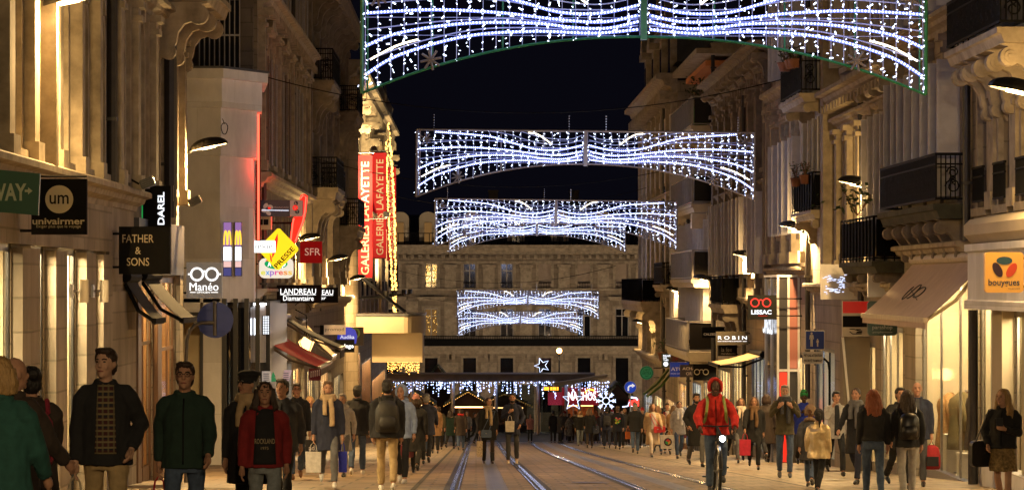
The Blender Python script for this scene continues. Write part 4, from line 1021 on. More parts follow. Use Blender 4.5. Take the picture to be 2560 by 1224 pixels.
def golden():
    # golden icicles under the store canopy and the tall golden pole of lights
    mb = MB(); rr = random.Random(9); d = 139.2
    for k in range(46):
        px = 970 + k * 1.75; y = 905; L = rr.uniform(10, 30)
        while y < 905 + L:
            mb.ball(P(px + rr.gauss(0, .8), y, d), rr.choice((.014, .018, .028)), n=5, m=4); y += rr.uniform(3.5, 8)
    t = thing("golden_icicle_lights", P(1010, 905, d), "golden icicle lights below the hanging panel of the store canopy", "fairy lights")
    tag(mb.build("bulbs", GOLD, t), kind='stuff'); mb = MB(); mb.tube([P(968, 904.5, d), P(1052, 904.5, d)], .015, 4); mb.build("wire", IRON, t)
    for px_ in (985, 1030):
        ld = bpy.data.lights.new("icicle_light", 'POINT'); ld.energy = 40; ld.color = (1, .58, .2); ld.shadow_soft_size = .3
        lo = bpy.data.objects.new("icicle_light", ld); COL.objects.link(lo); lo.parent = t; lo.location = P(px_, 935, 133.2) - t.location
    d = 177.0; mb = MB()
    t = thing("golden_light_mast", P(984, 782, d), "tall curved golden string of lights hanging beside the red banners", "fairy lights")
    w_ = MB()
    for sg in (-1, 1):
        pts = []
        for k in range(60):
            f = k / 59; y = 290 + 492 * f; x = 965 + 22 * f ** .7 + sg * (2 + 5.5 * math.sin(math.pi * min(1, f * 1.05)))
            pts.append(P(x, y, d))
        w_.tube(pts, .03, 4)
        for k in range(150):
            f = k / 149; y = 290 + 492 * f; x = 965 + 22 * f ** .7 + sg * (2 + 5.5 * math.sin(math.pi * min(1, f * 1.05)))
            mb.ball(P(x + rr.gauss(0, 1.1), y + rr.gauss(0, 1), d - .1), rr.choice((.045, .06, .075)), n=5, m=4)
    w_.build("wire", IRON, t); tag(mb.build("bulbs", GOLD, t), kind='stuff')
golden()
# market chalets
CHW = mat("chalet_boards", (.10, .055, .03), .8, .25, 3, .2, stretch=(6, 6, .6))
CHR = mat("chalet_roof", (.075, .06, .045), .85, .25, 3, .2)
def fir(mb, a, b_, r=.12, n=60, rr=random.Random(3)):
    a, b_ = Vector(a), Vector(b_)
    for i in range(n):
        c = a.lerp(b_, i / n)
        for k in range(3):
            v = Vector((rr.gauss(0, 1), rr.gauss(0, 1), rr.gauss(0, 1))).normalized() * r; w_ = v.orthogonal().normalized() * .03
            mb.add([c, c + v + w_, c + v - w_], [(0, 1, 2)])
def chalet(px0, px1, py_eave, py_ridge, d, label, depth=3.0, frontlit=True, group="market chalets"):
    x0, x1 = (px0 - VX) * d / F, (px1 - VX) * d / F; zg = gz(d); ze, zr = zof(py_eave, d), zof(py_ridge, d)
    t = thing("market_chalet", ((x0 + x1) / 2, d, zg), label, "market stall", group)
    xm = (x0 + x1) / 2; i = .35
    mb = MB(); mb.box(x0 + i, x1 - i, d, d + depth, zg - .3, zg + 1.05); mb.box(x0 + i, x0 + i + .1, d, d + depth, zg + 1.05, ze); mb.box(x1 - i - .1, x1 - i, d, d + depth, zg + 1.05, ze); mb.box(x0 + i + .1, x1 - i - .1, d + depth - .1, d + depth, zg + 1.05, ze)
    mb.prism([(x0 + i, d, ze), (x1 - i, d, ze), (xm, d, zr - .1)], (0, .1, 0)); mb.build("boards", CHW, t)
    mb = MB()
    for sg, xe in ((-1, x0), (1, x1)): mb.prism([(xe, d - .5, ze - .1), (xm, d - .5, zr), (xm, d - .5, zr + .1), (xe, d - .5, ze)], (0, depth + .8, 0))
    mb.build("roof", CHR, t)
    mb = MB(); fir(mb, (x0, d - .52, ze), (xm, d - .52, zr + .05)); fir(mb, (xm, d - .52, zr + .05), (x1, d - .52, ze)); mb.build("fir_garland", LEAF, t)
    if frontlit:
        mb = MB(); mb.box(x0 + .6, x1 - .6, d + .8, d + 1.0, ze - .25, ze - .18); mb.build("counter_lamp", emit("market_lamp", (1, .5, .18), 6), t)
        rr = random.Random(int(px0))
        for k in range(14):
            mb = MB(); x = x0 + .6 + (x1 - x0 - 1.3) * rr.random(); mb.box(x, x + rr.uniform(.08, .25), d + .1, d + .4, zg + 1.052, zg + 1.1 + rr.uniform(.05, .3))
            mb.build("goods", mat("market_goods", (.45, .16, .06), .7, .6, 3), t)
        mb = MB(); rr = random.Random(int(px0) + 1)
        for k in range(26): 
            f = k / 25; mb.ball((x0 + (x1 - x0) * f, d - .55, (ze + (zr - ze) * (1 - abs(2 * f - 1))) - .08), .018, n=5, m=4)
        mb.build("eave_bulbs", GOLD if px0 < 1200 else LEDW, t)
chalet(905, 1090, 1006, 955, 186, "brown wooden market chalet with a fir-trimmed gable on the left under the icicle lights")
chalet(1052, 1138, 962, 913, 205, "chalet whose plain roof peak rises above the tram shelter roof", frontlit=False)
chalet(1110, 1230, 1010, 975, 190, "market chalet with a low fir-trimmed roof left of the walking couple")
chalet(1195, 1330, 1012, 980, 196, "pale-roofed market chalet behind the couple walking on the tracks")
chalet(1495, 1592, 1000, 957, 176, "tall brown board chalet behind the lit snowflake on the right", frontlit=False)
def nachos():
    d = 180.0; zg = gz(d); a = P(1405, 1012, d); c = P(1496, 968, d)
    t = thing("food_stall", ((a.x + c.x) / 2, d, zg), "red food stall with the bright white word NACHOS on its fascia", "market stall")
    mb = MB(); mb.box(a.x, c.x, d, d + .3, a.z, c.z); mb.build("fascia", mat("red_stall_panel", (.45, .02, .03), .5, .1, 3, emis=(.6, .01, .03), es=.12), t)
    mb = MB(); p = P(1370, 1012, d + .4); mb.box(p.x, a.x - .01, d + .4, d + .6, a.z, c.z - .3); mb.build("side_fascia", mat("pink_stall_panel", (.6, .1, .15), .6, .1, 3, emis=(.8, .06, .12), es=.2), t)
    q0 = P(1420, 1000, d); q1 = P(1490, 983, d)
    text_mb("NACHOS", q0.x, q1.x, q0.z, q1.z + .12, d - .02, bold=.03).build("lettering", emit("white_neon_letters", (1, .96, .95), 1.3), t)
    for x_ in (a.x, c.x - .15): mb = MB(); mb.box(x_, x_ + .15, d + .31, d + .45, zg, a.z); mb.build("post", CHW, t)
    mb = MB(); mb.box(a.x, c.x, d + 2.4, d + 2.5, zg, a.z); mb.build("back_wall", CHW, t); mb = MB(); mb.box(a.x + .16, c.x - .16, d, d + .8, zg, zg + 1.05); mb.build("counter", CHW, t)
    mb = MB(); mb.box(a.x + .3, c.x - .3, d + 1.0, d + 1.2, a.z - .1, a.z - .03); mb.build("counter_lamp", emit("orange_counter", (1, .42, .12), 4), t)
    mb = MB(); mb.box(a.x + .2, c.x - .2, d + 2.35, d + 2.39, zg + 1.1, a.z - .1); mb.build("shelves", mat("orange_goods", (.6, .25, .08), .7, .5, 2.5), t)
    q = P(1476, 979, d); mb = MB(); mb.tube([(q.x + .32 * math.cos(x), d - .04, q.z - .05 + .22 * math.sin(x)) for x in [math.pi * i / 8 for i in range(9)]], .05, 5); mb.build("hat_brim", emit("yellow_neon", (1, .6, .05), 2), t)
nachos()
def snowflake(px, py, d, r, label):
    c = P(px, py, d); t = thing("light_snowflake", (c.x, c.y, c.z - r), label, "light decoration"); mb = MB()
    for k in range(8):
        a = k * math.pi / 4; u = Vector((math.cos(a), 0, math.sin(a))); v = Vector((-math.sin(a), 0, math.cos(a)))
        mb.tube([c + u * r * .38, c + u * r], .020, 5)
        for f in (.6, .82):
            for sg in (-1, 1): mb.tube([c + u * r * f, c + u * r * (f + .2) + v * sg * r * .17], .018, 4)
    mb.tube([c + Vector((r * .36 * math.cos(i * math.pi / 8), 0, r * .36 * math.sin(i * math.pi / 8))) for i in range(17)], .022, 5)
    mb.build("tube", LEDW, t)
    mb = MB(); mb.tube([c + Vector((0, .05, -r)), Vector((c.x, c.y + .05, gz(d)))], .03, 5); mb.build("frame", STEEL, t)
snowflake(1515, 1001, 172, .58, "white lit snowflake beside the red food stall")
def redstall():
    d = 170.0; q = P(1580, 1010, d); t = thing("lit_sign", (q.x, d, gz(d)), "red glowing sign with white swoosh and skyline outline left of the last house", "sign")
    mb = MB(); a = P(1572, 1018, d); c = P(1598, 996, d); mb.box(a.x, c.x, d, d + .15, a.z, c.z); mb.tube([((a.x + c.x) / 2, d + .08, gz(d)), ((a.x + c.x) / 2, d + .08, a.z)], .05, 6); mb.build("panel", mat("dark_sign", (.03, .01, .01), .5), t)
    k = P(1586, 1007, d); mb = MB(); mb.ring((k.x, d - .03, k.z), .16, .12, .03, 18); mb.box(a.x + .02, a.x + .14, d - .03, d - .005, a.z + .1, c.z - .05); mb.box(c.x - .14, c.x - .02, d - .03, d - .005, a.z + .1, c.z - .05); mb.build("red_tube", emit("red_neon_sign", (1, .03, .02), 3.0), t)
    mb = MB(); mb.tube([P(1576, 992, d), P(1590, 994, d), P(1594, 999, d)], .05, 5); mb.tube([P(1556, 1016, d), P(1570, 1014, d), P(1573, 1003, d), P(1577, 1014, d), P(1581, 1014, d)], .035, 5); mb.build("white_tube", LEDW, t)
redstall()
def square_lamp(px, label, e=5200, d=214.0):
    q = P(px, 876, d); t = thing("street_lamp", (q.x, d, ZG), label, "street lamp", "lamp posts on the square")
    mb = MB(); mb.lathe([(.12, 0), (.07, 1), (.05, q.z - ZG - .3), (.1, q.z - ZG - .2)], (q.x, d, ZG), 8); mb.build("post", IRON, t)
    mb = MB(); mb.ball(q, .2, n=10, m=6); mb.build("globe", emit("sodium_globe", (1, .5, .12), 18, False), t)
    ld = bpy.data.lights.new("globe_light", 'POINT'); ld.energy = e; ld.color = (1, .74, .48); ld.shadow_soft_size = .22
    lo = bpy.data.objects.new("globe_light", ld); COL.objects.link(lo); lo.parent = t; lo.location = q - t.location
square_lamp(1398, "slim lamp post with glowing orange globe in front of the square building")
square_lamp(760, "added lamp post on the square, unseen behind the store", 7500); square_lamp(1900, "added lamp post on the square, unseen behind the gabled house", 7500)  # two unseen lamps added to brighten the square building
# ================================================================ LIGHT GARLANDS OVER THE STREET
ROPES = [[(-.886,.03),(-.58,.09),(-.437,.18),(-.295,.275),(-.15,.28),(-.02,.21)],
         [(-.98,.285),(-.745,.255),(-.51,.28),(-.32,.335),(-.15,.36),(-.02,.30)],
         [(-.985,.577),(-.865,.46),(-.63,.375),(-.39,.372),(-.25,.41),(-.13,.415),(-.02,.355)],
         [(-.985,.83),(-.865,.655),(-.63,.49),(-.39,.445),(-.18,.46),(-.02,.425)]]
THIN = [[(-.98,.20),(-.7,.15),(-.5,.17),(-.33,.24),(-.1,.25),(-.02,.24)], [(-.98,.43),(-.74,.36),(-.5,.33),(-.3,.36),(-.02,.33)], [(-.98,.70),(-.8,.54),(-.6,.43),(-.4,.41),(-.2,.43),(-.02,.39)], [(-.6,.0),(-.45,.06),(-.3,.17),(-.15,.2),(-.02,.13)], [(-.4,.0),(-.25,.1),(-.1,.12),(-.02,.06)]]
def crv(pts, n):
    out = []; k = len(pts)
    for i in range(n + 1):
        f = i / n * (k - 1); j = min(int(f), k - 2); t_ = f - j
        p0, p1, p2, p3 = pts[max(j-1, 0)], pts[j], pts[j+1], pts[min(j+2, k-1)]
        out.append(tuple(.5 * (2*p1[c] + (p2[c]-p0[c])*t_ + (2*p0[c]-5*p1[c]+4*p2[c]-p3[c])*t_*t_ + (3*p1[c]-p0[c]-3*p2[c]+p3[c])*t_**3) for c in (0, 1)))
    return out
ROPE_M = emit("blue_white_rope_light", (.18, .24, 1.0), 1.2)
BEAD_M = emit("white_led_bead", (.66, .75, 1.0), 4.0, False)
WIRE_M = mat("glow_tinted_net_wire", (.30, .32, .42), .5, .1, 8, emis=(.3, .38, 1.0), es=.14); WIRE_M.cycles.emission_sampling = "NONE"  # weak blue glow put in for the diode light on the wires
STARM = mat('star_ornament_metal', (.16, .14, .13), .5, .1, 8); METEOR_M = emit("warm_meteor_tube", (1.0, .85, .62), 3.0)
GFRAME = mat("garland_frame", (.20, .17, .15), .5, .2, 6); GGREEN = mat("green_garland_frame", (.012, .14, .055), .5, .2, 6)
GW, GH = 9.0, 1.79
def arcv(u): return .49 + .51 * abs(u) ** 2.15
def garland_meshes():
    X = lambda u: u * GW / 2; Z = lambda v: -v * GH
    rope = MB(); bead = MB(); thin = MB(); fr = MB(); net = MB(); star = []; meteor = []; rr = random.Random(11)
    for sg in (-1, 1):
        for r in ROPES:
            p = crv(r, 48); pts = [Vector((X(-sg * u), 0, Z(v))) for u, v in p]; rope.tube(pts, .027, 6)
            L = sum((pts[i+1] - pts[i]).length for i in range(len(pts) - 1)); n = int(L / .055); acc = 0; i = 0; tgt = 0
            for i in range(len(pts) - 1):
                seg = (pts[i+1] - pts[i]).length
                while tgt <= acc + seg:
                    c = pts[i].lerp(pts[i+1], (tgt - acc) / seg)
                    bead.add([c + Vector(v) for v in ((-.019,-.026,0),(0,-.033,.020),(.019,-.026,0),(0,-.033,-.020))], [(0,1,2,3)]); bead.add([c + Vector((-v[0], -v[1], v[2])) for v in ((-.019,-.026,0),(0,-.033,.020),(.019,-.026,0),(0,-.033,-.020))], [(0,1,2,3)]); tgt += .055
                acc += seg
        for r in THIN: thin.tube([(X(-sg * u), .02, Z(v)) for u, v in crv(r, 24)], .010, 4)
        for pts in ([(-.34,.03),(-.28,.06),(-.2,.2)], [(-.97,.70),(-.88,.58),(-.8,.52)]): met = MB(); met.tube([(X(-sg * u), -.02, Z(v)) for u, v in crv(pts, 8)], .016, 5); meteor.append(met)
        for k in range(22):
            u = sg * (.012 + k * .0465); ve = arcv(u) - .01
            if abs(u) > .99: continue
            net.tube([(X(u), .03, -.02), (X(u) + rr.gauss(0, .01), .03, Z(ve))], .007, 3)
            v = .03
            while v < ve:
                s_ = rr.choice((.006, .007, .008, .013)); q = Vector((X(u) + rr.gauss(0, .035), -.01, Z(v + rr.gauss(0, .01))))
                a = rr.random() * 3.14; dv = Vector((math.cos(a), 0, math.sin(a))) * s_ * 2.2
                bead.tube([q - dv, q + dv], s_ * .8, 4); v += rr.uniform(.022, .06)
        for cu, cv, r in ((-.945, .14, .17), (-.755, .70, .17)):
            st_ = MB(); star.append(st_)
            for k in range(4):
                a = k * math.pi / 4 + .2; d = Vector((math.cos(a), 0, math.sin(a))) * r; c = Vector((X(-sg * cu), -.03, Z(cv)))
                st_.tube([c - d, c + d], .02, 4)
        fr.tube([(X(sg), 0, .0), (X(sg), 0, Z(1.0))], .03, 5)
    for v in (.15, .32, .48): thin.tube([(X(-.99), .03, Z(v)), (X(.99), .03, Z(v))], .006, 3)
    fr.tube([(X(-1), 0, 0), (X(1), 0, 0)], .03, 5)
    fr.tube([(X(-1 + i / 24), 0, Z(arcv(-1 + i / 24))) for i in range(49)], .022, 5)
    for u in (-.98, -.75, -.5, -.25, 0, .25, .5, .75, .98): fr.tube([(X(u), .05, 0), (X(u), .05, Z(arcv(u)))], .014, 4)
    post = MB(); post.box(-.05, .05, -.05, .05, -.49 * GH - .05, .02)
    hooks = []
    for u in (-.9, -.1, .12, .9):
        hook = MB(); hooks.append(hook)
        for k in range(6): hook.ball((X(u), 0, .05 + k * .07), .02, n=5, m=4)
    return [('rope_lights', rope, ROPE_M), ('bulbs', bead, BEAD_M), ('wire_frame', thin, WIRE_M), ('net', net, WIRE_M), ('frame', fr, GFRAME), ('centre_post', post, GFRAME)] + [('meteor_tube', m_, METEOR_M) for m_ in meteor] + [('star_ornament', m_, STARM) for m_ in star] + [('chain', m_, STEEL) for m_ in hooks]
GSPEC = [(905, 2315, -45, "nearest white light garland with green frame edges, cut by the top of the picture"), (1042, 1887, 328, "second light garland from the front, hanging alone below the nearest one"),
         (1088, 1693, 500, "third light garland from the front, overlapping another one behind it"), (1122, 1563, 544, "fourth light garland, lower end showing below the third garland"),
         (1143, 1497, 726, "upper of the two farthest small light garlands"), (1145, 1457, 778, "lowest and farthest small light garland before the square building")]
gm = garland_meshes(); gme = [(k, v.mesh(k, m_)) for k, v, m_ in gm]
for i, (a, c, y, lab) in enumerate(GSPEC):
    d = GW * F / (c - a); q = P((a + c) / 2, y, d)
    t = thing("light_garland", q, lab, "light garland", "light garlands across the street"); t.rotation_euler = (0, R((.15, .55, .7, -.4, .5, -.3)[i]), 0)
    for k, me in gme:
        if i == 0 and k in ("frame", "centre_post"):
            me = me.copy(); me.materials[0] = GGREEN
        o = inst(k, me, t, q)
        if k == "bulbs": o['kind'] = 'stuff'
    for f in (-.3, 0, .3):                         # the light the many diodes throw on the street
        for sy in (-1, 1):
            ld = bpy.data.lights.new("garland_light", 'POINT'); ld.energy = 16 if i == 0 else 26; ld.color = (.62, .68, 1.0); ld.shadow_soft_size = .6
            lo = bpy.data.objects.new("garland_light", ld); COL.objects.link(lo); lo.parent = t; lo.location = (f * GW, sy * 1.0, -.9)
    # suspension cable from wall to wall
    mb = MB(); zc = q.z + .48
    pts = [(XL + .02 + (XR - XL - .04) * f, d, zc + 1.1 * (2 * f - 1) ** 2) for f in [j / 20 for j in range(21)]]
    mb.tube(pts, .012, 4); cb = mb.build("suspension_cable", IRON)
    tag(cb, "steel cable across the street holding the %s light garland" % ("first", "second", "third", "fourth", "fifth", "farthest")[i], "cable", "cables across the street")
# ================================================================ WALL STREET LAMPS
LAMPC = (1.0, .62, .235)
LSTRIP = emit("sodium_lamp_strip", (1.0, .66, .28), 14.0, False)
def lamp_meshes():
    head = MB(); n, m = 14, 6
    vs = []
    for i in range(m + 1):
        a = math.pi / 2 * i / m
        for j in range(n): 
            q = 2 * math.pi * j / n; vs.append((.42 * math.cos(q) * math.cos(a) * (1.0 if math.cos(q) > 0 else .9), .24 * math.sin(q) * math.cos(a), .20 * math.sin(a)))
    head.add(vs, [(i*n + j, i*n + (j+1) % n, (i+1)*n + (j+1) % n, (i+1)*n + j) for i in range(m) for j in range(n)])
    head.add([(v[0] * .97, v[1] * .95, v[2] * .93 - .004) for v in vs], [(i*n + j, i*n + (j+1) % n, (i+1)*n + (j+1) % n, (i+1)*n + j) for i in range(m) for j in range(n)])
    strip_ = MB(); strip_.box(-.13, .14, -.07, .07, -.03, .03)
    return head.mesh("lamp_head", mat("black_lamp_shell", (.012, .011, .011), .5, .2, 9)), strip_.mesh("lamp_strip", LSTRIP)
LH, LS = lamp_meshes()
def street_lamp(px, py, d, s, X, label, power=170, tilt=12):
    q = P(px, py, d); t = thing("wall_street_lamp", (X, d, q.z), label, "street lamp", "wall lamps along the street")
    sg = 1 if s > 0 else -1
    mb = MB(); mb.tube([(X, d, q.z - .12), (X + sg * .25, d, q.z - .09), (q.x - sg * .3, d, q.z + .03)], .04, 7); mb.box(X, X + sg * .06, d - .07, d + .07, q.z - .35, q.z + .12); mb.build("arm", IRON, t)
    h = inst("lamp_head", LH, t, q); h.rotation_euler = (0, R(-tilt) * sg, 0 if sg > 0 else math.pi)
    if sg < 0: h.rotation_euler = (0, R(tilt), 0); h.scale = (-1, 1, 1)
    l = inst("lamp_strip", LS, t, q); l.rotation_euler = (0, R(-tilt) * sg, 0)
    ld = bpy.data.lights.new("lamp_light", 'SPOT'); ld.energy = power; ld.color = LAMPC; ld.shadow_soft_size = .09; ld.spot_size = R(168); ld.spot_blend = .35
    lo = bpy.data.objects.new("lamp_light", ld); COL.objects.link(lo); lo.parent = t; lo.location = Vector((q.x, d, q.z - .12)) - t.location; lo.rotation_euler = (0, R(-tilt) * sg * .5, 0)
    ld = bpy.data.lights.new("lamp_glow", 'POINT'); ld.energy = power * .36; ld.color = LAMPC; ld.shadow_soft_size = .12      # added point light for spill sideways and onto the upper fronts
    lo = bpy.data.objects.new("lamp_glow", ld); COL.objects.link(lo); lo.parent = t; lo.location = Vector((q.x, d, q.z - .2)) - t.location
POW = 1050
for a in [(172, 4, 38.6, 1, XL, "street lamp cut by the top left corner, lighting the pale pilasters"), (520, 368, 58.2, 1, XL, "large black dome street lamp before the white corner block"),
          (772, 597, 97.5, 1, XL, "street lamp half hidden behind the red square sign on the left"), (845, 648, 112.0, 1, XL, "street lamp just left of the red banners, over the jeweller signs"), (893, 697, 131.0, 1, XL, "street lamp directly below the first red banner"),
          (2538, 228, 42.3, -1, XR, "street lamp at the right edge beneath the big scrolled balcony"), (2140, 462, 63.0, -1, XR, "street lamp with plant twigs beside the long iron balcony"), (1985, 571, 75.5, -1, XR, "street lamp over the glossy spectacles shop front on the right"),
          (1862, 641, 90.0, -1, XR, "street lamp above the dark boarded balcony of the dim house"), (1760, 699, 105.0, -1, XR, "street lamp below the lowest steel balcony of the modern block"), (1688, 727, 121.0, -1, XR, "street lamp at the far end of the modern block"), (1636, 795, 139, -1, XR, "farthest right street lamp below the carved corner balcony"), (1600, 806, 150, -1, XR, "last right street lamp at the corner of the gabled house")]:
    street_lamp(*a, power=POW * (.12 if a[2] > 135 and a[3] < 0 else .28 if a[3] < 0 and a[2] > 100 else .85 if a[2] < 41 else 1.5 if a[3] > 0 and a[2] < 60 else .5 if a[2] < 43 else 1.25 if a[2] > 80 else 1.0))
t = thing("street_lamp", (2.2, -7, gz(-7)), "added tall twin lamp post behind the viewpoint, out of view, to light the people", "street lamp")  # unseen post added to light faces and signs from the front
mb = MB(); mb.lathe([(.14, 0), (.09, .8), (.06, 6.6), (.05, 6.7)], (2.2, -7, gz(-7)), 10); mb.build("post", IRON, t)
for sg in (-1, 1):
    q = Vector((2.2 + sg * 1.1, -7, gz(-7) + 6.75)); mb = MB(); mb.tube([(2.2, -7, q.z - .1), q], .035, 6); mb.build("arm", IRON, t); inst("lamp_head", LH, t, q); inst("lamp_strip", LS, t, q)
    ld = bpy.data.lights.new("lamp_light", 'POINT'); ld.energy = 3200; ld.color = (1.0, .70, .36); ld.shadow_soft_size = .15
    lo = bpy.data.objects.new("lamp_light", ld); COL.objects.link(lo); lo.parent = t; lo.location = q - t.location - Vector((0, 0, .2))
# floodlights on the store front (the lamps of the canopy roof)
def uplight(d, z, e, label, tgt=(XL, 0, 9)):
    t = thing("spotlight", (XL + 1.8, d, z), label, "spotlight", "store front uplights")
    mb = MB(); mb.lathe([(.1, 0), (.14, .05), (.16, .3), (.02, .31)], (XL + 1.8, d, z), 10); mb.build("housing", DARKMET, t); mb = MB(); mb.tube([(XL, d, z - .05), (XL + 1.8, d, z - .02)], .035, 6); mb.build("arm", DARKMET, t)
    ld = bpy.data.lights.new("spot_light", 'SPOT'); ld.energy = e; ld.color = (1, .70, .32); ld.spot_size = R(95); ld.spot_blend = .6; ld.shadow_soft_size = .12
    lo = bpy.data.objects.new("spot_light", ld); COL.objects.link(lo); lo.parent = t
    v = Vector((XL + .5, d + 5, z + 6)) - Vector((XL + 1.8, d, z + .35)); lo.rotation_euler = v.to_track_quat('-Z', 'Y').to_euler(); lo.location = (0, 0, .36)
for i, d in enumerate((135.6, 149.5, 170, 186)): uplight(d, .4, (5200, 5600, 7000, 6000)[i], ("nearest", "second", "third", "farthest")[i] + " small uplight washing the ornate store front with gold")
uplight(136.5, 4.2, 9000, "uplight at the foot of the round corner turret of the ornate store")
# ================================================================ SHOP SIGNS (perpendicular to the frontages), AWNINGS, TRAFFIC SIGNS
def rrect(x0, x1, z0, z1, r, n=5):
    pts = []
    for cx, cz, a0 in ((x1 - r, z1 - r, 0), (x0 + r, z1 - r, 90), (x0 + r, z0 + r, 180), (x1 - r, z0 + r, 270)):
        for i in range(n + 1):
            a = R(a0 + 90 * i / n); pts.append((cx + r * math.cos(a), cz + r * math.sin(a)))
    return pts
PAINT_W = mat("white_lettering", (.75, .72, .68), .5, 0)
LIT_W = emit("lit_white_letters", (1.0, .97, .93), 1.25, False)
LIT_BW = emit("lit_cool_letters", (.88, .92, 1.0), 1.2, False)
def sign(name, label, box, d, m, texts=(), t=.07, side=-1, r=0.0, pts=None, cat="sign", brk=True, by=None, X=None):
    x0, y0, x1, y1 = box; a = P(x0, y1, d); c = P(x1, y0, d); Xw = X if X is not None else (XL if side < 0 else XR)
    th = thing(name, (Xw, d, a.z), label, cat, "projecting shop signs")
    mb = MB()
    if pts: mb.prism([P(px, py, d) for px, py in pts], (0, t, 0))
    elif r > 0: mb.prism([(x, d, z) for x, z in rrect(a.x, c.x, a.z, c.z, r * (c.x - a.x))], (0, t, 0))
    else: mb.box(a.x, c.x, d, d + t, a.z, c.z)
    pn = mb.build("panel", m, th)
    for tx in texts:
        s_, tb, tm = tx[:3]; rot = tx[3] if len(tx) > 3 else 0; bold = tx[4] if len(tx) > 4 else .012
        p, q = P(tb[0], tb[3], d - .004), P(tb[2], tb[1], d - .004)
        text_mb(s_, p.x, q.x, p.z, q.z, d - .004, bold=bold, rot=rot).build("lettering", tm, th)
    if brk:
        e = a.x if side < 0 else c.x
        for f in ((by,) if by else (.15, .85)):
            mb = MB(); z = a.z + (c.z - a.z) * f; mb.tube([(Xw, d + t / 2, z), (e, d + t / 2, z)], .02, 5)
            if abs(Xw - e) > .03: mb.build("bracket", IRON, th)
    return th
def shape(th, name, m, fn):
    mb = MB(); fn(mb); return mb.build(name, m, th)
def poly(mb, pts, d, t=.004): mb.prism([P(x, y, d - t - .001) for x, y in pts], (0, t, 0))
def ell(cx, cy, rx, ry, rot=0, n=24):
    return [(cx + rx * math.cos(q) * math.cos(R(rot)) - ry * math.sin(q) * math.sin(R(rot)), cy + rx * math.cos(q) * math.sin(R(rot)) + ry * math.sin(q) * math.cos(R(rot))) for q in [2 * math.pi * i / n for i in range(n)]]
def glasses(th, d, cx, cy, r, gap, m, w_=.16, arms=True):
    def f(mb):
        K = d / F
        for sg in (-1, 1):
            c = P(cx + sg * gap, cy, d - .012); mb.ring((c.x, c.y, c.z), r * K, r * w_ * 2 * K, .01, 28)
        c = P(cx, cy - r * .15, d - .012); mb.ring((c.x, c.y, c.z), (gap - r) * K * 1.0 + r * .1 * K, r * w_ * 2 * K, .01, 12, R(20), R(160))
        if arms:
            for sg in (-1, 1):
                p = [(cx + sg * (gap + r * .9), cy - r * .15), (cx + sg * (gap + r * 1.5), cy - r * .15), (cx + sg * (gap + r * 1.5), cy + r * .12), (cx + sg * (gap + r * .9), cy + r * .12)]; poly(mb, p, d)
    shape(th, "spectacles", m, f)
BLK = mat("black_sign_panel", (.006, .006, .006), .7, .1, 4, spec=.1); NAVY = mat("navy_sign", (.012, .018, .06), .4, .1, 4)
GRN = mat("dark_green_sign", (.004, .085, .028), .45, .08, 4); CREAMT = mat("cream_sign_print", (.55, .50, .34), .6, 0)
s = sign("shop_sign", "dark green hanging sign with cream letters and an arrow at the left edge", (-125, 418, 100, 540), 31.5, GRN, (("SUBWAY", (-95, 458, 66, 502), mat("green_cream_print", (.50, .56, .36), .6, 0), 0, .03),), pts=[(-125, 412), (100, 434), (95, 538), (-125, 520)])
shape(s, "arrow", MC["green_cream_print"], lambda mb: poly(mb, [(62, 474), (70, 474), (70, 468), (81, 477), (70, 486), (70, 480), (62, 480)], 31.5))
d = 37.4; s = sign("shop_sign", "black square sign with a cream disc and the word univairmer, beside the green sign", (78, 447, 217, 586), d, BLK, (("univairmer", (81, 545, 212, 561), CREAMT, 0, .02), ("Exiger plus que le voyage", (91, 562, 202, 571), CREAMT, 0, .0)), by=.07)
shape(s, "disc", CREAMT, lambda mb: poly(mb, ell(148, 498, 35, 35, 0, 36), d))
text_mb("um", P(124, 0, d).x, P(172, 0, d).x, P(0, 510, d).z, P(0, 487, d).z, d - .012, bold=.01).build("lettering", BLK, s)
shape(s, "top_rail", IRON, lambda mb: mb.tube([P(66, 441, d + .03), P(217, 441, d + .03)], .015, 5))
d = 47.3; s = sign("shop_sign", "black box sign reading FATHER & SONS above two dark awnings", (297, 566, 425, 685), d, BLK, tuple((t_, b_, mat("pale_gold_print", (.50, .42, .27), .6, 0), 0, .004) for t_, b_ in (("FATHER", (306, 586, 384, 606)), ("&", (338, 617, 352, 635)), ("SONS", (317, 644, 373, 664)))), t=.16)
d = 51.9; s = sign("shop_sign", "tall black vertical sign with lit white letters and a green edge", (357, 464, 427, 680), d, BLK, (("GERARD DAREL", (394, 480, 411, 676), LIT_BW, 90, .02),), t=.1)
shape(s, "green_edge", mat("green_edge", (.02, .35, .08), .5, 0, emis=(.02, .5, .1), es=.35), lambda mb: mb.box(P(350, 0, d).x, P(356.8, 0, d).x, d - .005, d + .11, P(0, 680, d).z, P(0, 464, d).z))
d = 58.25; s = sign("shop_sign", "grey square optician sign with glowing white round spectacles, left of the white corner block", (466, 655, 555, 745), d, mat("warm_grey_sign", (.09, .085, .08), .4, .1, 4, emis=(.5, .45, .4), es=.10), (("Manéo", (474, 706, 546, 726), LIT_W, 0, .0), ("OPTICIEN", (492, 728, 524, 732.5), LIT_W, 0, .0)), t=.12)
glasses(s, d, 511, 685, 15, 18.5, LIT_W); shape(s, "rules", LIT_W, lambda mb: (poly(mb, [(475, 729.5), (489, 729.5), (489, 731), (475, 731)], d), poly(mb, [(527, 729.5), (545, 729.5), (545, 731), (527, 731)], d)))
d = 77.2; s = sign("shop_sign", "small glowing white sign with thin dark word pimkie in front of the yellow diamond", (614, 601, 688, 631), d, emit("white_lightbox", (1, .98, .95), 1.25), (("pimkie", (622, 609, 681, 625), BLK, 0, .0),), t=.12, r=.03, X=-5.75)
d = 78.9; yel = emit("yellow_lightbox", (1.0, .60, .015), .95)
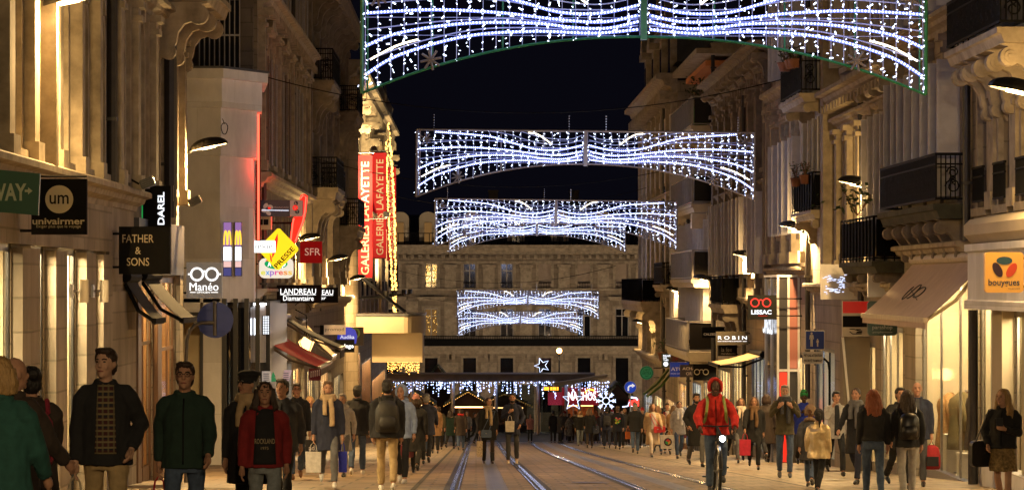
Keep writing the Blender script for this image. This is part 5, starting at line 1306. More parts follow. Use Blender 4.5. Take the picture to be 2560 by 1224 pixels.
s = sign("shop_sign", "glowing yellow diamond sign with a red quill and the word PRESSE", (645, 570, 746, 675), d, yel, (), pts=[(693, 571), (699, 571), (745, 619), (745, 626), (697, 674), (691, 674), (646, 626), (646, 619)], t=.14)
dd = d - .008; q = P(711, 643, dd); w_ = 66 * d / F; h_ = 12.5 * d / F
text_mb("PRESSE", q.x - w_ / 2, q.x + w_ / 2, q.z - h_ / 2, q.z + h_ / 2, dd, bold=.02, rot=47).build("lettering", BLK, s)
RED_L = emit("red_lit_print", (.85, .03, .02), .8, False)
shape(s, "quill", RED_L, lambda mb: (poly(mb, [(694, 583), (695, 598), (691, 625), (681, 645), (680, 640), (683, 612), (688, 596)], d), poly(mb, [(674, 632), (679, 642), (680, 656), (676, 650)], d)))
d = 78.6; s = sign("shop_sign", "navy lottery sign with a white clover leaf above the yellow diamond", (650, 500, 757, 541), d, NAVY, (("FRANÇAISE", (685, 516, 722, 522), mat("grey_print", (.4, .4, .42), .6, 0), 0, .0), ("DES JEUX", (688, 524, 718, 530), MC["grey_print"], 0, .0)), t=.14)
shape(s, "white_field", mat("sign_white", (.6, .58, .56), .5, 0), lambda mb: poly(mb, [(725, 501), (756, 501), (756, 540), (725, 540)], d))
shape(s, "clover", MC["sign_white"], lambda mb: [poly(mb, ell(x, y, 7.5, 5, r_, 16), d) for x, y, r_ in ((664, 514, -50), (660, 526, 10), (671, 532, 45), (676, 517, 20))])
shape(s, "red_leaf", RED_L, lambda mb: poly(mb, ell(673, 520, 4, 3, 20, 12), d, .006))
for ch, x, y, col in (("L", 740, 508, NAVY), ("O", 738, 519, RED_L), ("T", 743, 529, NAVY)):
    shape(s, "ball", col, lambda mb: poly(mb, ell(x, y, 7 if ch == "O" else 5.5, 7 if ch == "O" else 5.5, 0, 20), d, .006))
    p, q = P(x - 2.6, y + 3, d), P(x + 2.6, y - 3, d); text_mb(ch, p.x, q.x, p.z, q.z, d - .011, bold=.04).build("lettering", MC["sign_white"], s)
shape(s, "tube_lamp", emit("dim_tube", (.8, .85, 1), 1.0), lambda mb: mb.tube([P(655, 525, d - .03), P(722, 526, d - .03)], .008, 4))
d = 80.6; REDN = emit("red_neon", (1.0, .035, .02), 5.0)
cp = [(752, 487), (760, 484), (769, 489), (765, 530), (759, 555), (740, 605), (731, 610), (724, 602), (731, 555), (735, 541), (745, 528)]
t = thing("tobacco_sign", (XL, d, zof(612, d)), "slanted red neon tobacconist lozenge glowing behind the yellow diamond sign", "neon sign")
mb = MB(); mb.prism([P(x, y, d) for x, y in cp], (0, .16, 0)); mb.build("body", mat("red_sign_body", (.5, .01, .01), .5, .1, 3, emis=(1, .02, .01), es=.55), t)
mb = MB(); mb.tube([P(x, y, d - .03) for x, y in ((751, 497), (757, 488), (765, 492), (762, 530), (756, 556), (738, 604))], .022, 5); mb.tube([P(x, y, d - .03) for x, y in ((735, 545), (732, 556), (727, 600))], .022, 5); mb.build("neon_tube", REDN, t)
mb = MB(); mb.tube([(XL, d + .08, zof(557, d)), P(733, 557, d + .08)], .03, 5); mb.build("bracket", IRON, t)
ld = bpy.data.lights.new("neon_light", 'POINT'); ld.energy = 50; ld.color = (1, .04, .02); ld.shadow_soft_size = .3
lo = bpy.data.objects.new("neon_light", ld); COL.objects.link(lo); lo.parent = t; lo.location = P(745, 548, d - .9) - t.location
ld = bpy.data.lights.new("red_wall_light", 'POINT'); ld.energy = 22; ld.color = (1, .04, .02); ld.shadow_soft_size = .2
# added glowing strip and light for the red-lit edge of the corner block
t = thing("red_glow_strip", (-5.45, 78.4, zof(600, 78.4)), "added vertical red glow for the red-lit street edge of the white corner block", "red glow strip")
mb = MB(); mb.tube([P(646, 600, 76.6), P(646, 262, 76.6)], .03, 6); mb.build("tube", emit("red_wall_glow", (1, .04, .02), 5), t)
mb = MB(); mb.box(P(641, 0, 76.65).x, P(651, 0, 76.65).x, 76.65, 76.75, zof(602, 76.6), zof(258, 76.6)); mb.build("backing", IRON, t)
lo = bpy.data.objects.new("red_edge_light", ld); COL.objects.link(lo); lo.parent = t; lo.location = P(656, 420, 75.7) - t.location
d = 79.0; a = P(638, 573, d); c = P(677, 536, d); t = thing("vent_box", (XL, d, a.z), "pale box with two dark square vents below the navy lottery sign", "vent box")
mb = MB(); mb.box(XL, c.x, d, d + .5, a.z, c.z); mb.build("casing", mat("cream_casing", (.45, .36, .24), .5, .1, 5), t)
mb = MB(); [mb.box(P(x, 0, d).x, P(x + 12, 0, d).x, d - .012, d - .001, zof(562, d), zof(548, d)) for x in (645, 659)]; mb.build("vents", IRON, t)
d = 79.6; s = sign("shop_sign", "white rounded grocery sign with rainbow letters express under the yellow diamond", (648, 645, 733, 695), d, emit("cream_lightbox", (1, .88, .70), .62), (), r=.16, t=.14)
for ch, x, col in zip("express", (652.5, 664, 675, 687, 697, 708.5, 720), ((.75, .7, .02), (.1, .35, .75), (.35, .15, .6), (.8, .1, .35), (.85, .1, .05), (.9, .3, .02), (.9, .55, .05))):
    p, q = P(x, 692 if ch == 'p' else 687, d), P(x + 10.5, 677, d); text_mb(ch, p.x, q.x, p.z, q.z, d - .006, bold=.02).build("lettering", emit("letter_%d" % int(x), col, .7, False), s)
shape(s, "logo_oval", emit("green_lit", (.01, .42, .12), .6, False), lambda mb: poly(mb, ell(690, 659, 29, 13, 0), d)); shape(s, "logo_line", RED_L, lambda mb: poly(mb, [(664, 650), (676, 648), (676, 650), (666, 653)], d, .008))
for ch, x in (("A", 669), ("p", 705)): p, q = P(x, 666 if ch == "A" else 670, d), P(x + 9, 654, d); text_mb(ch, p.x, q.x, p.z, q.z, d - .01, bold=.02).build("lettering", LIT_W, s)
d = 94.0; s = sign("shop_sign", "red square sign with thin white letters SFR over the jeweller signs", (750, 603, 805, 657), d, mat("red_sign", (.34, .006, .007), .6, .08, 3, emis=(.7, .01, .01), es=.12, spec=.15), (("SFR", (762, 620, 801, 638), mat("pink_print", (.7, .45, .36), .5, 0, emis=(1, .6, .45), es=.25), 0, .0),), t=.12)
shape(s, "side_plate", MC["sign_white"], lambda mb: mb.box(P(743, 0, d).x, P(749.8, 0, d).x, d, d + .12, zof(657, d), zof(603, d)))
d = 83.6; s = sign("shop_sign", "brown black sign with lit serif words LANDREAU Diamantaire, in front of its twin", (692, 712, 803, 757), d, mat("brown_black_sign", (.012, .009, .007), .7, .1, 4, spec=.1), (("LANDREAU", (701, 721, 790, 735), LIT_W, 0, .0), ("Diamantaire", (708, 739, 784, 751), LIT_W, 0, .0)), t=.12)
shape(s, "rule", LIT_W, lambda mb: poly(mb, [(701, 736), (790, 736), (790, 737), (701, 737)], d))
d = 91; s = sign("shop_sign", "jeweller sign half hidden, only the letters EAU and er showing past its twin", (735, 718, 845, 756), d, MC["brown_black_sign"], (("LANDREAU", (753, 724, 833, 736), LIT_W, 0, .0), ("Joaillier", (762, 740, 815, 751), LIT_W, 0, .0)), t=.12)
shape(s, "rule", LIT_W, lambda mb: poly(mb, [(753, 737), (833, 737), (833, 738), (753, 738)], d))
d = 107; s = sign("shop_sign", "small cream sign with thin dark word promod", (810, 812, 864, 836), d, mat("cream_sign", (.5, .4, .28), .5, .05, 3, emis=(.9, .6, .35), es=.14), (("promod", (812.5, 818, 860, 829), BLK, 0, -.005),), t=.12)
shape(s, "dark_end", BLK, lambda mb: mb.box(P(800, 0, d).x, P(809.8, 0, d).x, d, d + .12, zof(836, d), zof(812, d)))
d = 121; s = sign("shop_sign", "bright blue round-cornered sign with pale word Audika", (843, 817, 893, 862), d, mat("vivid_blue_sign", (.004, .02, .42), .4, .05, 3, emis=(.01, .05, 1), es=.22), (("Audika", (850, 837, 886, 846), mat("pale_blue_print", (.5, .6, .8), .5, 0, emis=(.6, .75, 1), es=.4), 0, .02),), pts=[(843, 862), (843, 840), (848, 824), (860, 817), (876, 817), (888, 825), (893, 840), (890, 858)], t=.1)
d = 125.5; s = sign("shop_sign", "brown square sign with an olive green ring behind the blue sign", (872, 817, 909, 863), d, mat("brown_sign", (.06, .04, .028), .5, .1, 4), (), t=.1)
c = P(886, 832, d - .02); shape(s, "ring", mat("lime_ring", (.22, .40, .03), .5, 0), lambda mb: mb.ring((c.x, c.y, c.z), 12 * d / F, 4.5 * d / F, .015, 28))
d = 118.5; s = sign("shop_sign", "black sign with thick white letters lege below the bright blue sign", (838, 848, 886, 880), d, BLK, (("lege", (861, 859, 884, 872), LIT_W, 0, .03),), t=.1)
# two round-backed traffic signs
def lathe_disc(mb, c, r, t=.03): mb.disc(c, r, 'y', 32, t)
d = 51.5; t = thing("traffic_sign", P(465, 0, d).xy.to_3d() + Vector((0, 0, gz(d))), "back of a round dark blue traffic sign on a curved pole at the left", "traffic sign")
mb = MB(); c = P(538, 799, d); lathe_disc(mb, c, 45 * d / F); mb.build("disc", mat("blue_grey_sign_back", (.025, .045, .22), .4, .12, 5, metal=.3), t)
mb = MB(); mb.ring((c.x, c.y - .01, c.z), 44 * d / F, .02, .012, 32); [mb.box(c.x - 38 * d / F, c.x + 38 * d / F, d - .03, d - .001, c.z + k - .012, c.z + k + .012) for k in (.19, -.19)]; mb.build("rails", MC["blue_grey_sign_back"], t)
mb = MB(); mb.tube([P(465, 1300, d - .06), P(465, 900, d - .06), P(467, 850, d - .06), P(474, 826, d - .06), P(488, 810, d - .06), P(505, 806, d - .06), P(537, 806, d - .06)], .034, 8); mb.tube([P(537, 752, d - .06), P(537, 838, d - .06)], .034, 8); mb.build("pole", mat("galvanised_pole", (.16, .15, .14), .45, .15, 8, metal=.6), t)
d = 70.0; t = thing("traffic_sign", (P(2073, 0, d).x, d, gz(d)), "square blue sign with white adult and child figures over a small white plate", "traffic sign")
a, c = P(2013, 874, d), P(2062, 825, d); mb = MB(); mb.prism([(x, d, z) for x, z in rrect(a.x, c.x, a.z, c.z, .03)], (0, .03, 0)); mb.build("white_border", mat("sign_white", (.6, .58, .56), .5, 0), t)
mb = MB(); mb.prism([(x, d - .004, z) for x, z in rrect(a.x + .02, c.x - .02, a.z + .02, c.z - .02, .02)], (0, .003, 0)); mb.build("blue_field", mat("traffic_blue", (.006, .035, .30), .4, .04, 4), t)
def pict(mb, cx, top, h):
    u = h / 7.5; poly(mb, ell(cx, top + u * .55, u * .55, u * .6, 0, 14), d - .004)
    poly(mb, [(cx - u * .9, top + u * 1.3), (cx + u * .9, top + u * 1.3), (cx + u * 1.25, top + u * 3.6), (cx + u * .85, top + u * 3.6), (cx + u * .65, top + u * 2.2), (cx + u * .6, top + u * 7.4), (cx + u * .1, top + u * 7.4), (cx, top + u * 4.2), (cx - u * .1, top + u * 7.4), (cx - u * .6, top + u * 7.4), (cx - u * .65, top + u * 2.2), (cx - u * .85, top + u * 3.6), (cx - u * 1.25, top + u * 3.6)], d - .004)
mb = MB(); pict(mb, 2029, 830, 36); pict(mb, 2044, 846, 20); mb.build("figures", MC["sign_white"], t)
a, c = P(2007, 909, d), P(2058, 878, d); mb = MB(); mb.prism([(x, d, z) for x, z in rrect(a.x, c.x, a.z, c.z, .04)], (0, .025, 0)); pl = mb.build("text_plate", MC["sign_white"], t)
mb = MB(); mb.ring(((a.x + c.x) / 2, d + 5, 0), .01, .002, .001, 3); 
for s_, y0, y1 in (("PIÉTONS ATTENTION", 883, 891), ("PRIORITÉ TRAMWAY", 896, 904)): p, q = P(2010, y1, d), P(2055, y0, d); text_mb(s_, p.x, q.x, p.z, q.z, d - .005, bold=.02).build("lettering", BLK, pl)
mb = MB(); mb.tube([P(2074, 1170, d + .06), P(2074, 925, d + .06), P(2071, 906, d + .06), P(2062, 897, d + .06), P(2030, 895, d + .06)], .03, 8); mb.tube([P(2037, 822, d + .06), P(2037, 912, d + .06)], .025, 6); mb.build("pole", IRON, t)
d = 150.0; t = thing("traffic_sign", (P(1576, 0, d).x, d, gz(d)), "round blue traffic sign with a white curved arrow at the end of the street", "traffic sign")
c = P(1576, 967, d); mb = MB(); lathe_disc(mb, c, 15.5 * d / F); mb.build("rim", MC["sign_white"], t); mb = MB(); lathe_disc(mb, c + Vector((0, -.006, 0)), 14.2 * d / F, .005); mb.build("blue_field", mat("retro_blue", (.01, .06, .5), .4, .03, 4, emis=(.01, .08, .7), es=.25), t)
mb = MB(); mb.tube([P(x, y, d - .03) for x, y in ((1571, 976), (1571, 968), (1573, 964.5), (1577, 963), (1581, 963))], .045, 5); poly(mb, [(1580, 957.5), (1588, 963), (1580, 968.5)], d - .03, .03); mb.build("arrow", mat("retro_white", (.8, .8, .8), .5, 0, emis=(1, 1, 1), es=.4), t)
mb = MB(); mb.tube([(c.x, d + .07, gz(d) - .1), (c.x, d + .07, c.z + .3)], .04, 6); mb.build("pole", STEEL, t)
# right-hand signs
d = 42.9; s = sign("shop_sign", "amber rounded square phone shop sign with three coloured petals at the right edge", (2463, 630, 2559, 731), d, mat("amber_sign", (.62, .32, .06), .45, .05, 3, emis=(1, .5, .1), es=.12), (("bouygues", (2471, 697, 2549, 718), mat("navy_print", (.03, .04, .08), .5, 0), 0, .02), ("TELECOM", (2520, 719, 2549, 723), MC["navy_print"], 0, .0)), side=1, r=.1, t=.14, X=XR - .5)
for nm, m, e in (("blue_petal", mat("teal_petal", (.02, .07, .11), .5, 0), (2511, 651, 20, 10, 0)), ("dark_petal", mat("plum_petal", (.03, .01, .03), .5, 0), (2494, 674, 10.5, 20, -28)), ("red_petal", mat("red_petal", (.55, .06, .03), .5, 0), (2529, 675, 10.5, 20, 32))): shape(s, nm, m, lambda mb: poly(mb, ell(*e), d))
d = 59.9; s = sign("shop_sign", "dark green rounded sign with pale word parashop under the big awning", (2169, 752, 2243, 838), d, mat("bottle_green_sign", (.018, .05, .035), .45, .08, 4), (("parashop", (2181, 812, 2231, 825), mat("pale_print", (.42, .42, .38), .6, 0), 0, .015), ("parapharmacie", (2182, 827, 2231, 833), MC["pale_print"], 0, .0)), side=1, r=.12, by=.25)
c = P(2205, 788, d - .02); shape(s, "ring", MC["pale_print"], lambda mb: (mb.ring((c.x, c.y, c.z), 17 * d / F, .05, .012, 28), poly(mb, ell(2205, 796, 7, 10), d)))
d = 63.6; s = sign("shop_sign", "red, white and black banded bank sign with a line-drawn hand", (2106, 752, 2173, 840), d, mat("bank_white", (.55, .5, .42), .5, .06, 3), (), side=1, t=.1)
shape(s, "red_band", mat("bank_red", (.55, .02, .02), .4, .08, 3, emis=(.8, .02, .01), es=.10), lambda mb: poly(mb, [(2107, 753), (2172, 753), (2172, 782), (2107, 782)], d)); shape(s, "black_band", BLK, lambda mb: poly(mb, [(2107, 789), (2172, 789), (2172, 817), (2107, 817)], d))
shape(s, "hand", BLK, lambda mb: [mb.tube([P(x, y, d - .008) for x, y in pp], .009, 4) for pp in ([(2124, 822), (2134, 822), (2148, 826), (2155, 826), (2155, 829), (2142, 829)], [(2124, 828), (2132, 834), (2154, 834), (2154, 831), (2140, 831)], [(2140, 823), (2152, 823)])])
# glossy light panels jutting from the frontage
PANELM = mat("satin_white_panel", (.62, .60, .60), .22, .05, 2, spec=.6)
for (bx, dd, lab) in (((2052, 660, 2145, 748), 66.4, "glossy white panel with painted-on garland glints, jutting from the wall above the bank sign"), ((2170, 640, 2232, 742), 60.6, "smaller glossy white panel partly behind the big beige awning")):
    s = sign("projecting_panel", lab, bx, dd, PANELM, (), side=1, t=.12, cat="panel"); s['group'] = "glossy white wall panels"
    mb = MB(); rr = random.Random(int(bx[0])); K = dd / F
    for k in range(90 if bx[0] < 2100 else 0):
        x = bx[0] + 4 + rr.random() * 84; base = 690 + 12 * math.sin((x - 2050) / 30) - (x - 2052) * .04 if k % 2 else 726 - (x - 2052) * .12 + rr.gauss(0, 5); y = base + rr.gauss(0, 4)
        p, q = P(x, y, dd - .006), P(min(x + rr.uniform(2, 9), bx[2] - 2), y - rr.uniform(.8, 2.2), dd - .006); mb.box(p.x, q.x, dd - .008, dd - .002, p.z, q.z)
    if mb.v: mb.build("garland_glints", emit("painted_garland_glints", (.62, .70, 1.0), 1.3, False), s)  # garland reflections put on the panel as glowing dashes
t = thing("shopfront_pier", (XR, 64.4, gz(64.4)), "plain grey brown shopfront pier standing under the bank sign", "pier")
mb = MB(); mb.box(XR - .62, XR - .004, 64.2, 64.7, gz(64.4) - .3, zof(842, 64.2)); mb.build("pier", mat("taupe_panel", (.20, .165, .12), .7, .1, 2), t); mb = MB(); mb.prism([P(2104, 842, 64.15), P(2110, 842, 64.15), P(2126, 1020, 64.15), P(2121, 1020, 64.15)], (0, .04, 0)); mb.build("trim_strip", PAINT_W, t)
# spectacle shop bay on the right
t = thing("shop_bay", (XR, 80.5, gz(80.5)), "projecting glazed optician bay with dark glass and a red lower panel", "shopfront")
zt = zof(692, 78); zb = gz(81) - .4; XB = XR - .62
mb = MB(); mb.box(XB + .02, XR - .003, 78.03, 81.5, zb, zt - .05); mb.build("glazing", mat("bay_dark_glass", (.03, .03, .035), .12, .1, 1, spec=.7), t)
mb = MB(); [mb.box(x - .03, x + .03, 77.98, 78.025, zb, zt) for x in (XB, XR - .33, XR - .05)]; [mb.box(XB - .02, XB + .018, u - .03, u + .03, zb, zt) for u in (78.1, 79.8, 81.4)]; mb.box(XB - .02, XR - .004, 77.96, 78.028, zt, zt + .06); mb.box(XB - .03, XB + .03, 78.03, 81.5, zt, zt + .06); mb.box(XB, XR - .004, 77.99, 78.026, zof(928, 78), zof(922, 78)); mb.build("bay_frame", mat("bay_aluminium", (.5, .5, .52), .35, .1, 5, metal=.6), t)
mb = MB(); mb.box(XB + .05, XR - .37, 78.0, 78.024, gz(78), zof(930, 78)); mb.build("red_panel", mat("red_gloss_panel", (.6, .03, .02), .3, .05, 2, emis=(.9, .03, .02), es=.25), t); mb = MB(); mb.box(XR - .3, XR - .08, 78.0, 78.024, zof(920, 78), zt - .05); mb.build("pink_panel", mat("rose_panel", (.22, .09, .08), .3, .05, 2), t)
tb = text_mb("LISSAC", 0, 2.6, 0, .62, 0, bold=.02); mb = MB(); mb.add([(XB - .09 - .0, 78.6 + v[0], zof(835, 79) + v[2]) for v in tb.v], tb.f); mb.build("lettering", LIT_BW, t)
d = 77.6; s = sign("shop_sign", "black sign with big red spectacles and white word LISSAC", (1870, 737, 1942, 798), d, BLK, (("LISSAC", (1878, 774, 1929, 785), LIT_BW, 0, .03), ("l'Opticien", (1896, 787, 1918, 791), RED_L, 0, .01)), side=1, t=.12)
glasses(s, d, 1902, 756, 10, 14.6, emit("red_lit_glasses", (1, .05, .03), 1.3, False), .14, False)
d = 92.3; s = sign("shop_sign", "grey plate with spaced white letters ROBIN on the right", (1790, 828, 1871, 861), d, mat("bronze_sign", (.05, .042, .03), .3, .1, 2, spec=.7), (("R O B I N", (1795, 839, 1867, 848), LIT_W, 0, .01), ("HORLOGER & JOAILLIER", (1806, 851, 1854, 854), LIT_W, 0, .02)), side=1, t=.1)
shape(s, "rules", LIT_W, lambda mb: (poly(mb, [(1794, 852), (1804, 852), (1804, 853), (1794, 853)], d), poly(mb, [(1857, 852), (1867, 852), (1867, 853), (1857, 853)], d)))
GOLDT = mat("gold_print", (.42, .30, .16), .5, 0, emis=(.8, .55, .3), es=.12)
sign("shop_sign", "black sign with small gold letters CALZEDONIA, left of and above the ROBIN plate", (1755, 816, 1816, 844), 101.5, BLK, (("CALZEDONIA", (1759, 832, 1812, 837.5), GOLDT, 0, .02),), side=1, t=.1)
sign("shop_sign", "black sign with dim thin letters la fee hanging under the ROBIN plate", (1795, 862, 1843, 889), 96.5, BLK, (("la fee", (1803, 867, 1830, 878), mat("dim_print", (.16, .13, .10), .6, 0), 0, .0), ("maraboutée", (1803, 880, 1839, 886), MC["dim_print"], 0, .0)), side=1, t=.08)
d = 103.6; s = sign("shop_sign", "black square sign with plain beige round spectacles over the red-hooded cyclist", (1733, 909, 1791, 950), d, BLK, (), side=1, t=.1); glasses(s, d, 1753.5, 929, 6.6, 11, CREAMT, .15, False)
sign("shop_sign", "brown sign with tan letters ACHAT OR, between a blue sign and a spectacles sign", (1700, 911, 1748, 942), 109.5, MC["brown_sign"], (("ACHAT", (1706, 917, 1745, 924), GOLDT, 0, .02), ("OR", (1715, 929, 1730, 937), GOLDT, 0, .02)), side=1, t=.1)
d = 114.5; sign("shop_sign", "royal blue sign with white letters ATOL, left of the brown gold-buyer sign", (1675, 905, 1722, 941), d, mat("royal_blue_sign", (.012, .035, .20), .4, .06, 3, emis=(.02, .07, .5), es=.12), (("ATOL", (1677, 917, 1716, 926), PAINT_W, 0, .04), ("MON OPTICIEN", (1677, 931, 1718, 935), PAINT_W, 0, .0)), side=1, t=.1)
sign("shop_sign", "reddish brown plate with dim red letters above the royal blue sign", (1676, 887, 1712, 904), 116.5, mat("red_brown_sign", (.10, .055, .03), .5, .1, 3), (("DP..", (1682, 892, 1701, 900), mat("dull_red_print", (.3, .02, .015), .5, 0), 0, .02),), side=1, t=.06)
d = 125; s = sign("shop_sign", "small dark green tea shop sign with white letters and a round emblem", (1654, 882, 1678, 918), d, mat("tea_green_sign", (.02, .035, .02), .5, .1, 3), (("PALAIS", (1658, 886, 1676, 891), LIT_BW, 0, .02), ("DES", (1658, 892, 1667, 896), LIT_BW, 0, .02), ("THÉS", (1658, 896.5, 1671, 901), LIT_BW, 0, .02)), side=1, t=.08)
shape(s, "emblem", LIT_BW, lambda mb: poly(mb, ell(1664.5, 909, 6, 6), d))
d = 134; s = sign("shop_sign", "round green sign with dark ring and lettering near the end of the street", (1599, 914, 1634, 948), d, None or mat("leaf_green_sign", (.015, .16, .06), .45, .06, 3, emis=(.02, .4, .15), es=.10), (("LE PETIT", (1607, 922, 1625, 928), BLK, 0, .0), ("VAPOTEUR", (1605, 929, 1628, 936), BLK, 0, .0), ("1860", (1612, 938, 1621, 941), BLK, 0, .0)), pts=ell(1616.5, 931, 17, 17, 0, 32), side=1, t=.08)
c = P(1616.5, 931, d - .015); shape(s, "ring", BLK, lambda mb: mb.ring((c.x, c.y, c.z), 14.6 * d / F, .02, .01, 32))
# ---------------- awnings
AWD = mat("dark_brown_awning", (.014, .010, .009), .85, .25, 30, .3, stretch=(1, 1, 1)); AWR = mat("red_awning_canvas", (.50, .045, .03), .8, .1, 3)
awning("shop_awning", "dark ribbed awning under the FATHER & SONS sign, nearer one", 1, XL, 48.75, 50.3, 1.15, .42, .58, AWD, .02, frame=IRON); awning("shop_awning", "dark ribbed awning, farther one beside the lit wooden shopfront", 1, XL, 51.2, 53.6, 1.18, .40, .80, AWD, .02, frame=IRON)
a = awning("shop_awning", "bright red awning with maroon valance on the left", 1, XL, 81.0, 88.0, zof(845, 82), zof(912, 83), 1.62, AWR, .02, frame=mat("awning_metal", (.22, .17, .12), .4, .1, 4, metal=.4))
mb = MB(); mb.box(-6.1 + 1.35, -6.1 + 1.68, 80.9, 80.93, zof(950, 81), zof(920, 81)); mb.build("end_flag", mat("maroon_cloth", (.10, .006, .012), .8, .1, 5), a)
mb = MB(); rr = random.Random(3)
for k in range(5): x = -6.1 + 1.40 + k * .058; mb.box(x, x + .016, 80.885, 80.898, zof(942 - k, 81), zof(926 - k, 81)); mb.box(x, x + .03, 80.885, 80.898, zof(930 - k, 81), zof(928 - k, 81))
mb.build("lettering", PAINT_W, a)
a = awning("shop_awning", "long black brown awning above the red one", 1, XL, 88.3, 91.0, zof(793, 88), zof(868, 89), 1.88, AWD, .25, frame=MC["awning_metal"]); awning("shop_awning", "cream awning behind the black brown one, below the jeweller signs", 1, XL, 97.0, 99.6, zof(800, 98), zof(888, 98), 1.2, mat("cream_canvas", (.45, .37, .25), .8, .1, 3), .1, frame=STEEL)
awning("shop_awning", "plain beige awning below the ROBIN plate on the right", -1, XR, 87.2, 91.0, zof(884, 88), zof(908, 89), 1.45, mat("sand_canvas", (.42, .30, .16), .8, .1, 3), .02, frame=IRON)
OL = mat("olive_canvas", (.17, .16, .02), .8, .15, 3)
for i, u in enumerate((126.6, 129.2)): awning("shop_awning", "%s narrow olive green awning strip under the tea shop sign" % ("nearer", "farther")[i], -1, XR, u, u + .7, zof(918, 127), zof(985, 128), 1.25, OL, .02, frame=mat("green_frame", (.05, .12, .02), .6))
# bright white LED column and lit strips by the red awning
d = 79.25; t = thing("led_board", (XL, d, zof(850, d)), "dazzling white LED board on the black shopfront above the red awning", "led sign")
mb = MB(); a, c = P(633, 850, d), P(664, 756, d); mb.box(a.x, c.x, d - .1, d + .1, zof(905, d), c.z); mb.build("white_column", mat("white_gloss_column", (.6, .6, .62), .3, .05, 3), t)
mb = MB(); mb.box(P(636, 0, d).x, P(667, 0, d).x, d - .16, d - .12, zof(761, d), zof(757.5, d)); mb.build("strip_lamp", emit("white_strip", (.95, .97, 1), 7), t)
mb = MB(); mb.box(P(636, 0, d).x, P(650, 0, d).x, d - .115, d - .105, zof(836, d), zof(795, d)); mb.build("lit_field", emit("led_field", (.85, .92, 1), 2.2), t)
bd = MB(); pl = MB(); pl.box(P(657, 0, d).x, P(673, 0, d).x, d - .28, d - .22, zof(836, d), zof(788, d))
for i in range(4):
    for j in range(11): bd.ball(P(659 + i * 4, 791 + j * 4.2, d - .3), .018, n=5, m=4)
pb = pl.build("dot_board", BLACKP, t); tag(bd.build("dots", LIT_BW, pb), kind='stuff')
t = thing("lantern", P(766, 884, 96), "lit glass lantern hanging from a wrought iron arm under the cream awning", "lantern")
q = P(766, 884, 96); mb = MB()
for k in range(4):
    a = R(45 + 90 * k); mb.tube([q + Vector((.11 * math.cos(a), .11 * math.sin(a), 0)), q + Vector((.30 * math.cos(a), .30 * math.sin(a), .42)), q + Vector((.12 * math.cos(a), .12 * math.sin(a), .6)), q + Vector((0, 0, .95))], .014, 4)
mb.tube([q + Vector((0, 0, .6)), q + Vector((0, 0, 1.3)), Vector((XL, 96, q.z + 1.5))], .02, 5); mb.tube([q + Vector((.3 * math.cos(i * .45) - .15, 0, 1.45 + .3 * math.sin(i * .45))) for i in range(13)], .015, 4); mb.build("cage", IRON, t)
mb = MB(); mb.lathe([(.10, .01), (.27, .41), (.10, .58)], q, 4); mb.build("glass", emit("lantern_glass", (1, .58, .18), 3.0), t)
# banners of the store
BAN = mat("glowing_red_banner_cloth", (.5, .012, .020), .75, .1, 2, emis=(.8, .012, .018), es=.14)  # faint glow put into the cloth to stand for floodlighting
for i, (x0, x1, y0, y1, d, lab) in enumerate(((893, 931, 388, 694, 141.3, "nearest tall red banner lettered GALERIES LAFAYETTE"), (932, 966, 382, 645, 161.5, "middle tall red banner lettered GALERIES LAFAYETTE"), (967, 990, 418, 650, 184, "farthest red banner, partly behind the golden light string"))):
    t = thing("store_banner", (XL, d, zof(y1, d)), lab, "banner", "red store banners"); a, c = P(x0, y1, d), P(x1, y0, d)
    mb = MB(); n = 12
    for k in range(n):
        z0, z1 = a.z + (c.z - a.z) * k / n, a.z + (c.z - a.z) * (k + 1) / n; o0, o1 = .03 * math.sin(k * 1.1 + i), .03 * math.sin((k + 1) * 1.1 + i)
        mb.prism([(a.x, d + o0, z0), (c.x, d + o0 * .4, z0), (c.x, d + o1 * .4, z1), (a.x, d + o1, z1)], (0, .012, 0))
    b_ = mb.build("cloth", BAN, t)
    w_ = x1 - x0; p, q = P(x0 + w_ * .25, y1 - 8, d - .05), P(x1 - w_ * .22, y0 + 16, d - .05); text_mb("GALERIES LAFAYETTE", p.x, q.x, p.z, q.z, d - .05, rot=90, bold=.01).build("lettering", mat("cream_banner_print", (.8, .68, .52), .6, 0), t)
    mb = MB(); mb.tube([(XL, d, c.z + .12), (c.x + .1, d, c.z + .12)], .04, 6); mb.tube([(XL, d, a.z - .02), (c.x, d, a.z - .02)], .03, 6); mb.build("pole", STEEL, t)
